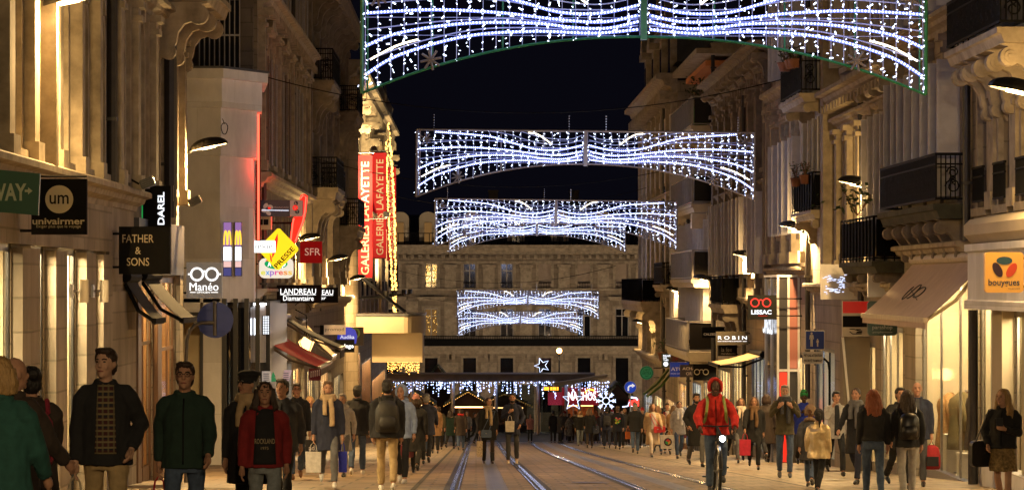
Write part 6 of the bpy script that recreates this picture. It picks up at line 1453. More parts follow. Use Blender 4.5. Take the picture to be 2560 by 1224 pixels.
# shop cards and posters in front of the tobacconist
for i, (x0, x1, y0, y1, lab, col) in enumerate(((655, 678, 927, 953, "white price card with a green tree cut-out standing outside the tobacconist", (.6, .55, .5)), (705, 727, 924, 951, "pale tilted magazine poster on a rack outside the tobacconist", (.55, .42, .48)))):
    d = 79.0 - .3 * i; a, c = P(x0, y1, d), P(x1, y0, d); t = thing("poster_stand", (a.x, d, gz(d)), lab, "poster")
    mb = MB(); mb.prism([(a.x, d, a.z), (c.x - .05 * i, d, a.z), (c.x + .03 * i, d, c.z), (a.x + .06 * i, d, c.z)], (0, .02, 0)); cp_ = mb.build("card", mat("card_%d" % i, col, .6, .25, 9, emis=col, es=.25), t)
    mb = MB(); [mb.box(a.x + .04, c.x - .06, d - .006, d - .002, a.z + .04 + k * .055, a.z + .06 + k * .055) for k in range(4)]; mb.build("print", mat("card_print", (.12, .1, .14), .6, .3, 5), cp_)
    mb = MB(); mb.tube([((a.x + c.x) / 2, d + .03, gz(d)), ((a.x + c.x) / 2, d + .03, a.z + .1)], .02, 5); mb.build("post", STEEL, t)
    if i == 0:
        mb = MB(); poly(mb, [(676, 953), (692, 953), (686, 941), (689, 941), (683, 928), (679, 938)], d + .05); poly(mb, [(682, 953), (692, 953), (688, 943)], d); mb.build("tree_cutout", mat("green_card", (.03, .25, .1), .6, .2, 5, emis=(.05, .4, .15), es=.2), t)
# ================================================================ PEOPLE
def gp(y): return gz(y)
CLOTH = {}
def cl(name, col, rough=.9, var=.18, ns=14, bump=.25): return mat("cloth_" + name, col, rough, var, ns, bump)
SKIN = mat("skin", (.42, .23, .15), .72, .16, 22, .15, spec=.25); SKIN_P = mat("pale_skin", (.50, .30, .21), .72, .14, 22, .15, spec=.25); SKIN_D = mat("dark_skin", (.055, .028, .018), .5, .1, 9)
HAIR = {n: mat(n + "_hair", c, .55, .35, 30, .5, stretch=(4, 4, .6)) for n, c in dict(black=(.010, .008, .007), brown=(.035, .018, .010), light_brown=(.11, .06, .03), blond=(.34, .21, .08), red=(.22, .055, .016), grey=(.22, .20, .18)).items()}
EYE = mat("eye_dark", (.012, .01, .01), .2, 0); LIP = mat("lip", (.28, .09, .07), .5, 0)
BLACKC = cl("black", (.012, .012, .014)); NAVYC = cl("navy", (.018, .022, .045)); DBROWN = cl("dark_brown", (.035, .024, .018)); OLIVE = cl("olive", (.055, .045, .02)); KHAKI = cl("khaki", (.36, .26, .13)); JEANS = cl("jeans", (.055, .085, .15), .9, .25, 20); JEANSL = cl("light_jeans", (.22, .25, .27), .9, .25, 20); GREYC = cl("grey", (.12, .12, .125)); LGREY = cl("light_grey", (.36, .34, .32)); BEIGE = cl("beige", (.42, .30, .17)); TEAL = cl("teal", (.015, .075, .065)); DGREEN = cl("dark_green", (.010, .030, .022)); REDC = cl("dark_red", (.20, .012, .014)); REDB = cl("bright_red", (.48, .02, .015)); BLUEC = cl("bright_blue", (.012, .03, .32)); CREAMC = cl("cream", (.60, .50, .38)); PINKC = cl("pink", (.45, .20, .18)); GOLDC = mat("cloth_gold", (.62, .48, .27), .35, .2, 9, .4, metal=.35); TAN = cl("tan", (.30, .17, .08)); WHITEC = cl("white", (.7, .67, .62)); CHAR = cl("charcoal", (.045, .045, .05)); LBLUE = cl("light_blue", (.25, .32, .48)); GREENB = cl("green", (.02, .22, .06)); TIGHTS = cl("tights", (.03, .018, .014)); ORANGEC = cl("orange", (.6, .16, .04))
def plaid():
    m = bpy.data.materials.new("plaid_shirt"); m.use_nodes = True; nt = m.node_tree; b = nt.nodes["Principled BSDF"]; b.inputs["Roughness"].default_value = .9
    tc = _n(nt, "ShaderNodeTexCoord"); col = None
    rgb = _n(nt, "ShaderNodeRGB"); rgb.outputs[0].default_value = (.05, .012, .012, 1); prev = rgb.outputs[0]
    for dr, sc, c in (('Z', 3.6, (.012, .012, .02, 1)), ('X', 7.0, (.11, .085, .045, 1)), ('Z', 7.0, (.17, .135, .07, 1))):
        wv = _n(nt, "ShaderNodeTexWave", wave_type='BANDS', bands_direction=dr); wv.inputs["Scale"].default_value = sc; nt.links.new(tc.outputs["Object"], wv.inputs[0])
        cr = _n(nt, "ShaderNodeValToRGB"); cr.color_ramp.elements[0].position = .72; cr.color_ramp.elements[1].position = .8; nt.links.new(wv.outputs["Fac"], cr.inputs[0])
        mx = _n(nt, "ShaderNodeMix", data_type='RGBA'); nt.links.new(cr.outputs[0], mx.inputs["Factor"]); nt.links.new(prev, mx.inputs["A"]); mx.inputs["B"].default_value = c; prev = mx.outputs["Result"]
    nt.links.new(prev, b.inputs["Base Color"]); return m
PLAID = plaid()
from mathutils import noise as mnoise
BAKE = []
def rm(o, voxel, it=3):
    m = o.modifiers.new("remesh", 'REMESH'); m.mode = 'VOXEL'; m.voxel_size = voxel; m.use_smooth_shade = True
    if it: s_ = o.modifiers.new("smooth", 'SMOOTH'); s_.iterations = it; s_.factor = .5
    BAKE.append(o)
def rings(mb, L, n=16):
    """loft of ellipses (cx, cy, z, rx, ry)"""
    o = len(mb.v)
    for cx, cy, z, rx, ry in L:
        for j in range(n):
            q = 2 * math.pi * j / n; mb.v.append((cx + rx * math.cos(q), cy + ry * math.sin(q), z))
    k = len(L)
    for i in range(k - 1):
        for j in range(n): mb.f.append((o + i*n + j, o + i*n + (j+1) % n, o + (i+1)*n + (j+1) % n, o + (i+1)*n + j))
    mb.f.append(tuple(o + j for j in range(n))[::-1]); mb.f.append(tuple(o + (k-1)*n + j for j in range(n)))
V = Vector
def arm_pts(pose, sd, sw):
    S = V((sd * .172, .01, 1.405))
    if pose == 'swing':
        a = R(sw); e = S + V((sd * .055, -math.sin(a) * .29, -math.cos(a) * .29)); a2 = a + R(24); w_ = e + V((sd * .0, -math.sin(a2) * .25, -math.cos(a2) * .25))
    elif pose == 'carry': e = V((sd * .222, .015, 1.12)); w_ = V((sd * .235, -.03, .865))
    elif pose == 'pocket': e = V((sd * .27, .08, 1.15)); w_ = V((sd * .20, -.10, .96))
    elif pose == 'phone': e = V((sd * .23, -.03, 1.14)); w_ = V((sd * .08, -.26, 1.20))
    elif pose == 'chest': e = V((sd * .25, -.01, 1.15)); w_ = V((sd * .07, -.19, 1.28))
    elif pose == 'face': e = V((sd * .23, -.12, 1.20)); w_ = V((sd * .10, -.15, 1.44))
    elif pose == 'bar': e = V((sd * .29, -.17, 1.17)); w_ = V((sd * .27, -.40, 1.03))
    elif pose == 'strap': e = V((sd * .27, -.05, 1.17)); w_ = V((sd * .13, -.17, 1.33))
    else: e = V((sd * .215, .02, 1.12)); w_ = V((sd * .22, -.04, .865))
    return S, e, w_
def leg_pts(pose, sd, ph):
    Hh = V((sd * .09, 0, .93)); L1, L2 = .44, .43
    if pose == 'walk':
        fwd = (sd > 0) == (ph > 0); m = abs(ph)
        a, b_ = (R(26 * m), R(5 * m)) if fwd else (R(-17 * m), R(-48 * m))
    elif pose == 'pedal':
        a, b_ = (R(58), R(-12)) if sd * ph > 0 else (R(22), R(-6))
    else: a, b_ = R(3), R(-2)
    k = Hh + V((sd * .008, -math.sin(a) * L1, -math.cos(a) * L1)); an = k + V((-sd * .004, -math.sin(b_) * L2, -math.cos(b_) * L2))
    return Hh, k, an, b_
def person(label, px, d, H, face=0, top=BLACKC, hem=.82, bot=JEANS, legs='walk', ph=1.0, arms=('swing', 'swing'), hair='brown', style='short', skin=SKIN, shoe=None, shoem=None, scarf=None, inner=None, hood=None, hat=None, glasses=False, puff=1.0, skirt=None, bare=False, turn=0, yx=None, near=None, tights=None, zoff=0.0, collar=None, beard=None, child=False, group=None):
    near = d < 62 if near is None else near
    X = (px - VX) * d / F; s = H / 1.75; sc_ = s
    z = gp(d) + zoff
    t = thing("person", (X, d, z), label, "person", group)
    lo = []
    A = [(sd, arm_pts(p, sd, (27 if (sd > 0) != (ph > 0) else -22) * abs(ph))) for sd, p in zip((1, -1), arms)]
    Lg = [(sd, leg_pts(legs, sd, ph)) for sd in (1, -1)]
    if legs == 'walk':
        low = min(an.z for _, (a, k, an, b_) in Lg)
        dz = .085 - low
    else: dz = 0.0 if legs != 'pedal' else .0
    UP = V((0, 0, dz))
    vx = (.009 if near else .016) * 1.0
    hc = V((0, -.015, 1.625)); q = R(turn); 
    def HT(v):                                     # head turn about the neck axis
        v = V(v) - V((0, 0, 0)); return V((v.x * math.cos(q) - v.y * math.sin(q), v.x * math.sin(q) + v.y * math.cos(q), v.z))
    hs = 1.16 if child else 1.0
    def hp(x, y, zz): return HT((x * hs, y * hs - .015, (zz) * hs)) + V((0, 0, 1.625 + (.02 if child else 0)))
    def fin(name, mb, m, vox=None, it=3, parent=None, smooth=True):
        v = [((V(p) + UP) * s) for p in mb.v]; me_ = MB(); me_.v = [tuple(p) for p in v]; me_.f = mb.f
        o = bpy.data.objects.new(name, me_.mesh(name, m, smooth)); COL.objects.link(o); o.parent = parent or t; ORG[o.name] = V((0, 0, 0))
        if vox: rm(o, vox * s, it)
        return o
    MQ = Matrix.Rotation(q, 3, 'Z')
    # --- body: head, neck, trunk, arms with hands, legs in one skin
    mb = MB()
    mb.ball(hp(0, .008, .02), .077 * hs, .095 * hs, .105 * hs, 16, 11, MQ); mb.ball(hp(0, -.024, -.05), .056 * hs, .064 * hs, .066 * hs, 12, 8, MQ); mb.ball(hp(0, -.070, -.082), .026 * hs, .022 * hs, .024 * hs, 8, 6, MQ)
    mb.tube([hp(0, -.088, .025), hp(0, -.104, -.012), hp(0, -.098, -.022)], [.010, .016, .012], 8)
    for sd in (1, -1): mb.ball(hp(sd * .078, .012, .0), .010, .020, .030, 8, 6, MQ); mb.ball(hp(sd * .034, -.066, -.02), .022, .022, .022, 8, 6, MQ)
    mb.tube([V((0, .015, 1.40)), V((0, .0, 1.50)), hp(0, .005, -.05)], [.062, .052, .052], 12)
    rings(mb, [(0, 0, .86, .13, .09), (0, 0, 1.0, .13, .09), (0, 0, 1.2, .13, .085), (0, .0, 1.36, .15, .085), (0, .01, 1.44, .12, .06), (0, .01, 1.47, .06, .05)])
    for sd, (S, e, w_) in A:
        dr = (w_ - e).normalized(); mb.tube([S - V((sd * .05, 0, 0)), S, e, w_, w_ + dr * .03], [.05, .05, .037, .026, .026], 8)
        pl = w_ + dr * .075; side = V((0, -1, 0)) if abs(dr.z) > .7 else V((0, 0, 1)); side = (side - dr * side.dot(dr)).normalized(); nrm = dr.cross(side)
        mb.tube([w_ + dr * .01, w_ + dr * .045, pl + dr * .012], [.026, .034, .034], 8)
        for kf in range(4):
            off = side * (.027 - .018 * kf); ln = (.068, .076, .07, .055)[kf]; cur = nrm * (-sd) * .012
            mb.tube([pl + off * .9, pl + off + dr * ln * .5, pl + off * .95 + dr * ln * .85 - cur, pl + off * .8 + dr * ln - cur * 2.6], [.0115, .0105, .010, .008], 6)
        mb.tube([w_ + dr * .03 + side * .02, w_ + dr * .055 + side * .047, w_ + dr * .095 + side * .056], [.014, .012, .009], 6)
    for sd, (a, k, an, b_) in Lg: mb.tube([a + V((0, 0, .04)), a, k, (k * .6 + an * .4) + V((0, .012, 0)), an, an - V((0, 0, .03))], [.07, .072, .048, .05, .034, .036], 10)
    body = fin("body", mb, skin, vx, 2)
    # --- face
    if near or d < 90:
        for sd in (1, -1):
            mb = MB(); mb.ball(hp(sd * .031, -.079, .022), .0125, .008, .0065, 8, 5, MQ); fin("eye", mb, EYE)
            mb = MB(); mb.tube([hp(sd * .015, -.090, .040), hp(sd * .033, -.088, .046), hp(sd * .050, -.075, .040)], .0045, 5); fin("eyebrow", mb, HAIR[hair] if hair in HAIR else HAIR['brown'])
        mb = MB(); mb.tube([hp(-.024, -.082, -.052), hp(0, -.092, -.049), hp(.024, -.082, -.052)], [.004, .0075, .004], 6); fin("mouth", mb, LIP)
    if glasses:
        mb = MB()
        for sd in (1, -1): mb.tube([hp(sd * .033 + .024 * math.cos(i * .7), -.098 + .01 * abs(math.cos(i * .7)), .022 + .019 * math.sin(i * .7)) for i in range(10)], .0028, 4); mb.tube([hp(sd * .057, -.09, .024), hp(sd * .078, .0, .02)], .0028, 4)
        mb.tube([hp(-.010, -.1, .026), hp(.010, -.1, .026)], .0028, 4); fin("glasses", mb, IRON)
    if beard:
        mb = MB(); mb.ball(hp(0, -.046, -.080), .055, .052, .042, 12, 8, MQ); [mb.ball(hp(sd * .055, -.015, -.05), .020, .03, .05, 8, 6, MQ) for sd in (1, -1)]; fin("beard", mb, HAIR[beard], .009)
    # --- hair
    hm = HAIR.get(hair)
    if hm and style != 'bald' and not hood:
        mb = MB(); mb.ball(hp(0, .024, .042), .088 * hs, .098 * hs, .094 * hs, 14, 9, MQ); mb.ball(hp(0, .046, -.01), .082 * hs, .07 * hs, .09 * hs, 12, 8, MQ)
        if style == 'short': mb.ball(hp(.01, -.035, .105), .062, .05, .028, 10, 6, MQ); mb.ball(hp(-.03, -.02, .108), .045, .05, .025, 10, 6, MQ)
        if style in ('long', 'verylong'):
            ln = -.22 if style == 'long' else -.40
            rr = random.Random(int(px)); 
            for k in range(11):
                a = -100 + 20 * k; sx, sy = math.sin(R(a)), math.cos(R(a)); le = ln * rr.uniform(.8, 1.08) * (1 if abs(a) < 95 else .8)
                mb.tube([hp(.07 * sx, .05 * sy + .02, .05), hp(.088 * sx, .075 * sy + .02, -.06), hp(.105 * sx + rr.gauss(0, .012), .10 * sy + .015, -.16), hp(.11 * sx + rr.gauss(0, .02), .115 * sy + .01, le * .75), hp(.09 * sx + rr.gauss(0, .02), .12 * sy, le)], [.04, .042, .042, .036, .014], 7)
        if style == 'bob':
            for k in range(9):
                a = -100 + 25 * k; sx, sy = math.sin(R(a)), math.cos(R(a)); mb.tube([hp(.07 * sx, .05 * sy + .02, .05), hp(.09 * sx, .07 * sy + .02, -.05), hp(.092 * sx, .07 * sy + .015, -.125)], [.038, .038, .024], 7)
        if style == 'bun': mb.ball(hp(0, .12, .07), .05, .05, .05, 10, 7, MQ)
        if style == 'pony': mb.tube([hp(0, .10, .05), hp(0, .14, .0), hp(0, .13, -.12), hp(0, .11, -.22)], [.03, .035, .03, .01], 8)
        fin("hair", mb, hm, vx * 1.1, 1)
    if hat:
        kind, hmat = hat; mb = MB(); mb.ball(hp(0, .012, .060), .094 * hs, .106 * hs, .092 * hs, 14, 9, MQ)
        if kind == 'beanie': mb.ball(hp(0, .02, .10), .08, .09, .08, 12, 8, MQ); mb.ball(hp(0, .03, .19), .022, .022, .02, 8, 6, MQ) if d > 200 else None
        if kind == 'cap': mb.ball(hp(0, -.10, .065), .07, .07, .012, 12, 5, MQ)
        if kind == 'beret': mb.ball(hp(0, .02, .11), .12, .13, .045, 14, 7, MQ)
        fin("hat", mb, hmat, vx * 1.1, 2)
    if hood:
        mb = MB()
        for k in range(13):
            a = R(-118 + 236 * k / 12); c0 = hp(.088 * math.sin(a), -.05, .02 + .115 * math.cos(a)); c1 = hp(.098 * math.sin(a), .03, .02 + .122 * math.cos(a)); c2 = hp(.085 * math.sin(a), .10, .02 + .10 * math.cos(a)); c3 = hp(.03 * math.sin(a), .13, .01 + .04 * math.cos(a)); mb.tube([c0, c1, c2, c3], [.022, .03, .035, .04], 7)
        mb.tube([V((-.10, .02, 1.46)), V((-.07, .07, 1.50)), V((0, .09, 1.51)), V((.07, .07, 1.50)), V((.10, .02, 1.46))], .045, 8); fin("hood", mb, hood, vx * 1.2, 2)
    # --- clothes
    pf = puff
    if legs != 'none':
        mb = MB()
        if not bare:
            rings(mb, [(0, 0, .80, .15, .115), (0, .005, .90, .172, .125), (0, 0, 1.0, .15, .108), (0, 0, 1.06, .14, .10)])
            for sd, (a, k, an, b_) in Lg: mb.tube([a + V((0, 0, .05)), a - V((0, 0, .02)), k, (k * .55 + an * .45) + V((0, .012, 0)), an + V((0, 0, .015))], [.085, .09, .064, .064, .055], 10)
            fin("trousers", mb, bot, vx * 1.3, 3)
        elif tights:
            for sd, (a, k, an, b_) in Lg: mb.tube([a + V((0, 0, .05)), a, k, (k * .6 + an * .4) + V((0, .012, 0)), an], [.077, .079, .054, .056, .040], 10)
            rings(mb, [(0, 0, .84, .14, .105), (0, 0, 1.0, .14, .10)]); fin("tights", mb, tights, vx * 1.3, 2)
    if skirt:
        mb = MB(); rings(mb, [(0, -.01, .60, .205, .175), (0, -.01, .70, .20, .165), (0, 0, .86, .18, .14), (0, 0, 1.02, .145, .11)], 20); fin("skirt", mb, skirt, vx * 1.4, 1)
    mb = MB(); h = hem
    prof_ = [(0, 0, h, .19 * pf + (.92 - h) * .06, .145 * pf + (.92 - h) * .05)]
    for zz, rx, ry in ((.86, .185, .135), (1.0, .172, .128), (1.15, .172, .125), (1.30, .182, .128), (1.37, .176, .115), (1.42, .140, .092), (1.455, .098, .076), (1.49, .070, .066)):
        if zz > h + .03: prof_.append((0, .006 if zz > 1.2 else 0, zz, rx * (pf if zz < 1.34 else 1), ry * pf if zz < 1.34 else ry))
    rings(mb, prof_, 18)
    for sd, (S, e, w_) in A:
        dr = (w_ - e).normalized(); mb.tube([S + V((-sd * .09, 0, .015)), S + V((-sd * .02, 0, .0)), S + V((sd * .012, 0, -.05)), (S * .5 + e * .5), e, w_ - dr * .01], [.055, .066, .072 * pf, .066 * pf, .058 * pf, .044 * pf], 10)
    if collar != 'none':
        mb.tube([V((.075 * math.sin(R(a)), .075 * math.cos(R(a)) * .9 + .004, 1.49 - .015 * (abs(a) > 120))) for a in range(-150, 151, 30)], .024, 7)
    tp = fin("jacket" if hem > .7 else "coat", mb, top, vx * 1.3, 3)
    def chest_strip(name, m, half, z0, z1, lift=.010, wtop=None):
        mb = MB(); nz, nx = 12, 6; wtop = wtop or half
        def fy(x, zz):
            rows = prof_; 
            for i_ in range(len(rows) - 1):
                if rows[i_][2] <= zz <= rows[i_+1][2]:
                    f = (zz - rows[i_][2]) / (rows[i_+1][2] - rows[i_][2]); rx = rows[i_][3] + (rows[i_+1][3] - rows[i_][3]) * f; ry = rows[i_][4] + (rows[i_+1][4] - rows[i_][4]) * f; cy = rows[i_][1]
                    return cy - ry * math.sqrt(max(.05, 1 - (x / rx) ** 2))
            return -.1
        o = len(mb.v)
        for layer in (-lift, .012):
            for i in range(nz + 1):
                zz = z0 + (z1 - z0) * i / nz
                hw = half + (wtop - half) * i / nz
                for j in range(nx + 1): x = -hw + 2 * hw * j / nx; mb.v.append((x, fy(x, zz) + layer, zz))
        n1 = (nz + 1) * (nx + 1)
        for i in range(nz):
            for j in range(nx):
                a = i * (nx + 1) + j; mb.f += [(a, a + 1, a + nx + 2, a + nx + 1), (n1 + a, n1 + a + nx + 1, n1 + a + nx + 2, n1 + a + 1)]
        for j in range(nx): mb.f += [(j, n1 + j, n1 + j + 1, j + 1), (nz * (nx + 1) + j, nz * (nx + 1) + j + 1, n1 + nz * (nx + 1) + j + 1, n1 + nz * (nx + 1) + j)]
        for i in range(nz): a = i * (nx + 1); b2 = a + nx; mb.f += [(a, a + nx + 1, n1 + a + nx + 1, n1 + a), (b2, n1 + b2, n1 + b2 + nx + 1, b2 + nx + 1)]
        return fin(name, mb, m)
    if inner: chest_strip("shirt", inner[0], inner[1], max(hem + .02, inner[2] if len(inner) > 2 else .9), 1.475, .011, inner[1] * .75)
    if d < 62 and not inner and not scarf and abs((face + 180) % 360 - 180) < 60: chest_strip('zip', STEEL if int(px) % 2 else IRON, .006, hem + .04, 1.44, .013)
    if scarf:
        mb = MB()
        mb.tube([V((.105 * math.sin(R(a)), .095 * math.cos(R(a)) - .005, 1.475 + .012 * math.sin(R(a * 2)))) for a in range(0, 361, 30)], .042, 8); mb.tube([V((.10 * math.sin(R(a)), .09 * math.cos(R(a)) - .02, 1.515)) for a in range(0, 361, 30)], .030, 8)
        if d < 120: mb.tube([V((.04, -.10, 1.45)), V((.055, -.150, 1.33)), V((.06, -.16, 1.15)), V((.06, -.155, 1.02))], [.04, .042, .046, .04], 8); mb.tube([V((-.05, -.10, 1.45)), V((-.06, -.150, 1.33)), V((-.06, -.158, 1.2))], [.038, .04, .042], 8)
        fin("scarf", mb, scarf, vx * 1.2, 1)
    # --- shoes
    sm = shoem or BLACKP
    for sd, (a, k, an, b_) in Lg:
        tl = max(-.9, min(.35, -b_ * 1.0)) if legs == 'walk' else 0
        mb = MB(); M = Matrix.Rotation(tl if b_ < 0 else -b_ * .6, 3, 'X'); pts = [(-.07, .0), (-.02, .012), (.06, .006), (.13, -.012), (.175, -.02)]
        mb.tube([an + M @ V((0, -y, zz - .045)) for y, zz in pts], [.030, .040, .040, .036, .020], 8)
        for y0, y1 in ((-.085, .18),): mb.tube([an + M @ V((0, -y0, -.070)), an + M @ V((0, -y1 * .5, -.070)), an + M @ V((0, -y1, -.070))], [.026, .032, .024], 8)
        if shoe == 'boot': mb.tube([an + V((0, 0, -.03)), an + (k - an) * .55], [.05, .062], 8)
        fin("shoe", mb, sm, .012, 1)
    t.rotation_euler = (0, 0, R(face)); t['_s'] = s; t['_up'] = dz
    return t, (A, Lg, prof_)
def wp(pt, v):
    t = pt[0]; return t.location + Matrix.Rotation(t.rotation_euler.z, 3, 'Z') @ ((V(v) + V((0, 0, t['_up']))) * t['_s'])
def hand(pt, side):
    for sd, (S, e, w_) in pt[1][0]:
        if sd == side: return wp(pt, w_ + (w_ - e).normalized() * .11)
def shopping_bag(c, w_, h, dp, m, label, rz=0, mark=None, cat="shopping bag"):
    """bag hanging by its cord handles from point c"""
    t = thing("shopping_bag", c, label, cat, "bags carried by people"); M = Matrix.Rotation(R(rz), 3, 'Z')
    def add(mb, vs, fs): mb.add([V(c) + M @ V(v) for v in vs], fs)
    mb = MB(); a = .16
    add(mb, [(-w_/2*.94, -dp/2, -a-h), (w_/2*.94, -dp/2, -a-h), (w_/2*.94, dp/2, -a-h), (-w_/2*.94, dp/2, -a-h), (-w_/2, -dp/2*.8, -a), (w_/2, -dp/2*.8, -a), (w_/2, dp/2*.8, -a), (-w_/2, dp/2*.8, -a)], [(0,3,2,1),(0,1,5,4),(1,2,6,5),(2,3,7,6),(3,0,4,7),(4,5,6,7)]); mb.build("body", m, t)
    mb = MB()
    for sg in (-1, 1): mb.tube([V(c) + M @ V(v) for v in ((-w_*.25, sg*dp*.36, -a-.02), (-w_*.16, sg*dp*.2, -.05), (0, sg*.012, 0), (w_*.16, sg*dp*.2, -.05), (w_*.25, sg*dp*.36, -a-.02))], .006, 4)
    mb.build("handles", m, t)
    if mark: mark(t, c, a, w_, h, dp)
    return t
def backpack(pt, m, label, w_=.30, h=.44, strap=None, group="backpacks worn or carried"):
    c = wp(pt, (0, .20, 1.18)); t = thing("backpack", c, label, "backpack", group); s = pt[0]['_s']; M = Matrix.Rotation(pt[0].rotation_euler.z, 3, 'Z')
    mb = MB(); L = MB(); rings(L, [(0, 0, -h/2, w_*.42, .07), (0, 0, -h/2+.05, w_*.5, .095), (0, .0, 0, w_*.5, .10), (0, 0, h*.3, w_*.46, .09), (0, -.01, h*.47, w_*.3, .06), (0, -.02, h/2, w_*.12, .03)], 16); mb.add([V(c) + M @ (V(v) * s) for v in L.v], L.f); b_ = mb.build("pack", m, t, True)
    mb = MB(); L = MB(); rings(L, [(0, .075, -h*.4, w_*.34, .05), (0, .085, -h*.2, w_*.38, .055), (0, .08, -.02, w_*.34, .045), (0, .07, .01, w_*.2, .03)], 12); mb.add([V(c) + M @ (V(v) * s) for v in L.v], L.f); mb.build("pocket", m, t, True)
    mb = MB()
    for sg in (-1, 1): mb.tube([wp(pt, v) for v in ((sg*.11, .14, 1.38), (sg*.125, .02, 1.475), (sg*.13, -.11, 1.40), (sg*.145, -.145, 1.28), (sg*.16, -.06, 1.10), (sg*.12, .12, 1.02))], .020, 5)
    mb.build("strap", strap or m, t)
    return t
def handbag(c, w_, h, m, label, rz=0, top=None):
    t = thing("handbag", c, label, "handbag", "bags carried by people"); M = Matrix.Rotation(R(rz), 3, 'Z')
    mb = MB(); mb.add([V(c) + M @ V(v) for v in [(x, y, z - h) for x, z in rrect(-w_/2, w_/2, 0, h, h*.18, 3) for y in (-.05,)] + [(x, .05, z - h) for x, z in rrect(-w_/2*.96, w_/2*.96, 0, h, h*.18, 3)]], [tuple(range(16)), tuple(range(16, 32))[::-1]] + [(i, (i+1) % 16, 16 + (i+1) % 16, 16 + i) for i in range(16)] if len(rrect(0, 1, 0, 1, .1, 3)) == 16 else []); mb.build("body", m, t)
    mb = MB(); hh = top or V(c) + V((0, 0, .2))
    mb.tube([V(c) + M @ V((-w_*.3, 0, 0)), V(hh) + M @ V((-.04, 0, 0)), V(hh), V(hh) + M @ V((.04, 0, 0)), V(c) + M @ V((w_*.3, 0, 0))], .010, 5); mb.build("strap", m, t)
    mb = MB(); mb.tube([V(c) + M @ V((-.02, -.055, -h*.45)), V(c) + M @ V((.02, -.055, -h*.45))], .012, 5); mb.build("clasp", STEEL, t)
    return t
exec_people = True
# ---- left pavement, foreground
p = person("woman with blond hair in a teal coat, back turned, cut by the lower left corner", 2, 18, 1.64, 165, TEAL, .55, JEANS, hair='blond', style='bob', puff=1.22, ph=.6)
p = person("man with a bald pinkish head in a dark coat beside the teal coat", 34, 20, 1.70, 150, DBROWN, .6, BLACKC, hair=None, style='bald', turn=-20, puff=1.15)
p = person("woman with dark pinned-up hair in a brown coat at the left edge", 78, 22, 1.66, 200, DBROWN, .6, BLACKC, hair='black', style='bun', puff=1.2)
backpack(p, cl("raspberry", (.28, .02, .045)), "raspberry red shoulder bag on the brown-coated woman at the left edge")
p = person("young man in open black jacket, plaid shirt and khaki trousers walking on the left", 265, 23, 1.80, 6, BLACKC, .84, KHAKI, hair='brown', style='short', inner=(PLAID, .085, .93), turn=-24, ph=.7, arms=('pocket', 'carry'), skin=SKIN_P, puff=1.12)
c = hand(p, -1); shopping_bag(c, .24, .3, .1, mat("patterned_paper", (.5, .42, .3), .7, .5, 25), "cream printed paper bag in the hand of the man in the plaid shirt")
p = person("smiling young man in a dark green fleece and glasses, facing the camera", 462, 24, 1.71, 0, DGREEN, .84, JEANS, hair='brown', style='short', glasses=True, ph=-.8, skin=SKIN, puff=1.08)
c = hand(p, -1); shopping_bag(c, .22, .26, .1, cl("red_paper", (.4, .02, .03)), "small red bag in the hand of the man in green fleece"); c = wp(p, (.085, -.155, 1.27)); text_mb("ACTIVE", c.x - .045, c.x + .045, c.z - .03, c.z + .03, c.y - .012, bold=.02)
p = person("older man in black beret with a long beige scarf, looking left", 622, 28, 1.68, -10, BLACKC, .62, BLACKC, hair='grey', style='short', hat=('beret', BLACKC), glasses=True, scarf=BEIGE, turn=-45, puff=1.15, arms=('pocket', 'carry'))
p = person("young woman in an open red jacket over a black printed T-shirt and jeans", 662, 26.5, 1.56, 4, REDC, .86, JEANSL, hair='brown', style='long', inner=(BLACKC, .12, .9), ph=.8, arms=('swing', 'carry'), skin=SKIN, puff=1.1)
q1 = wp(p, (.095, -.168, 1.21)); q0 = wp(p, (-.095, -.168, 1.15)); lm = mat("faded_tee_print", (.30, .24, .15), .8, .2, 30)
th_ = p[0]; tx = text_mb("ROCKLAND", -.105, .105, 1.115, 1.17, -.172, bold=.02); o_ = MB(); o_.v = [tuple(V(v) + V((0, 0, th_['_up']))) for v in tx.v]; o_.v = [tuple(V(v) * th_['_s']) for v in o_.v]; o_.f = tx.f; ob = bpy.data.objects.new("lettering", o_.mesh("lettering", lm)); COL.objects.link(ob); ob.parent = th_
tx = text_mb("1975", -.04, .04, 1.055, 1.085, -.170, bold=.01); o_ = MB(); o_.v = [tuple((V(v) + V((0, 0, th_['_up']))) * th_['_s']) for v in tx.v]; o_.f = tx.f; ob = bpy.data.objects.new("lettering", o_.mesh("lettering", lm)); COL.objects.link(ob); ob.parent = th_
p = person("young man in a quilted dark jacket just behind the woman in red", 706, 36, 1.68, -5, CHAR, .8, BLACKC, hair='black', style='short', turn=-15, puff=1.15)
p = person("man with glasses in a black jacket and blue jeans, left of the bearded man", 742, 54, 1.80, 8, BLACKC, .78, JEANS, hair='brown', style='short', glasses=True, arms=('carry', 'swing'), ph=-.7, shoem=cl("brown_shoe", (.16, .07, .03)))
c = hand(p, 1); b_ = shopping_bag(c + V((.12, 0, .12)), .42, .26, .16, BLACKP, "black sports carrier bag lettered adidas beside the bearded man"); text_mb("adidas", c.x - .02, c.x + .28, c.z - .24, c.z - .14, c.y - .085, bold=.03).build("lettering", PAINT_W, b_)
p = person("bearded man in a long navy coat with beige scarf walking on the left pavement", 820, 47.2, 1.76, 5, NAVYC, .62, GREYC, hair='light_brown', style='short', beard='light_brown', scarf=BEIGE, ph=1.0, arms=('carry', 'carry'), shoem=WHITEC, puff=1.08)
c = hand(p, 1); shopping_bag(c, .14, .34, .1, cl("royal_bag", (.02, .03, .35)), "tall blue paper bag in the bearded man's hand"); c = hand(p, -1); shopping_bag(c, .26, .34, .14, cl("white_plastic", (.55, .52, .48)), "white plastic bag in the bearded man's other hand")
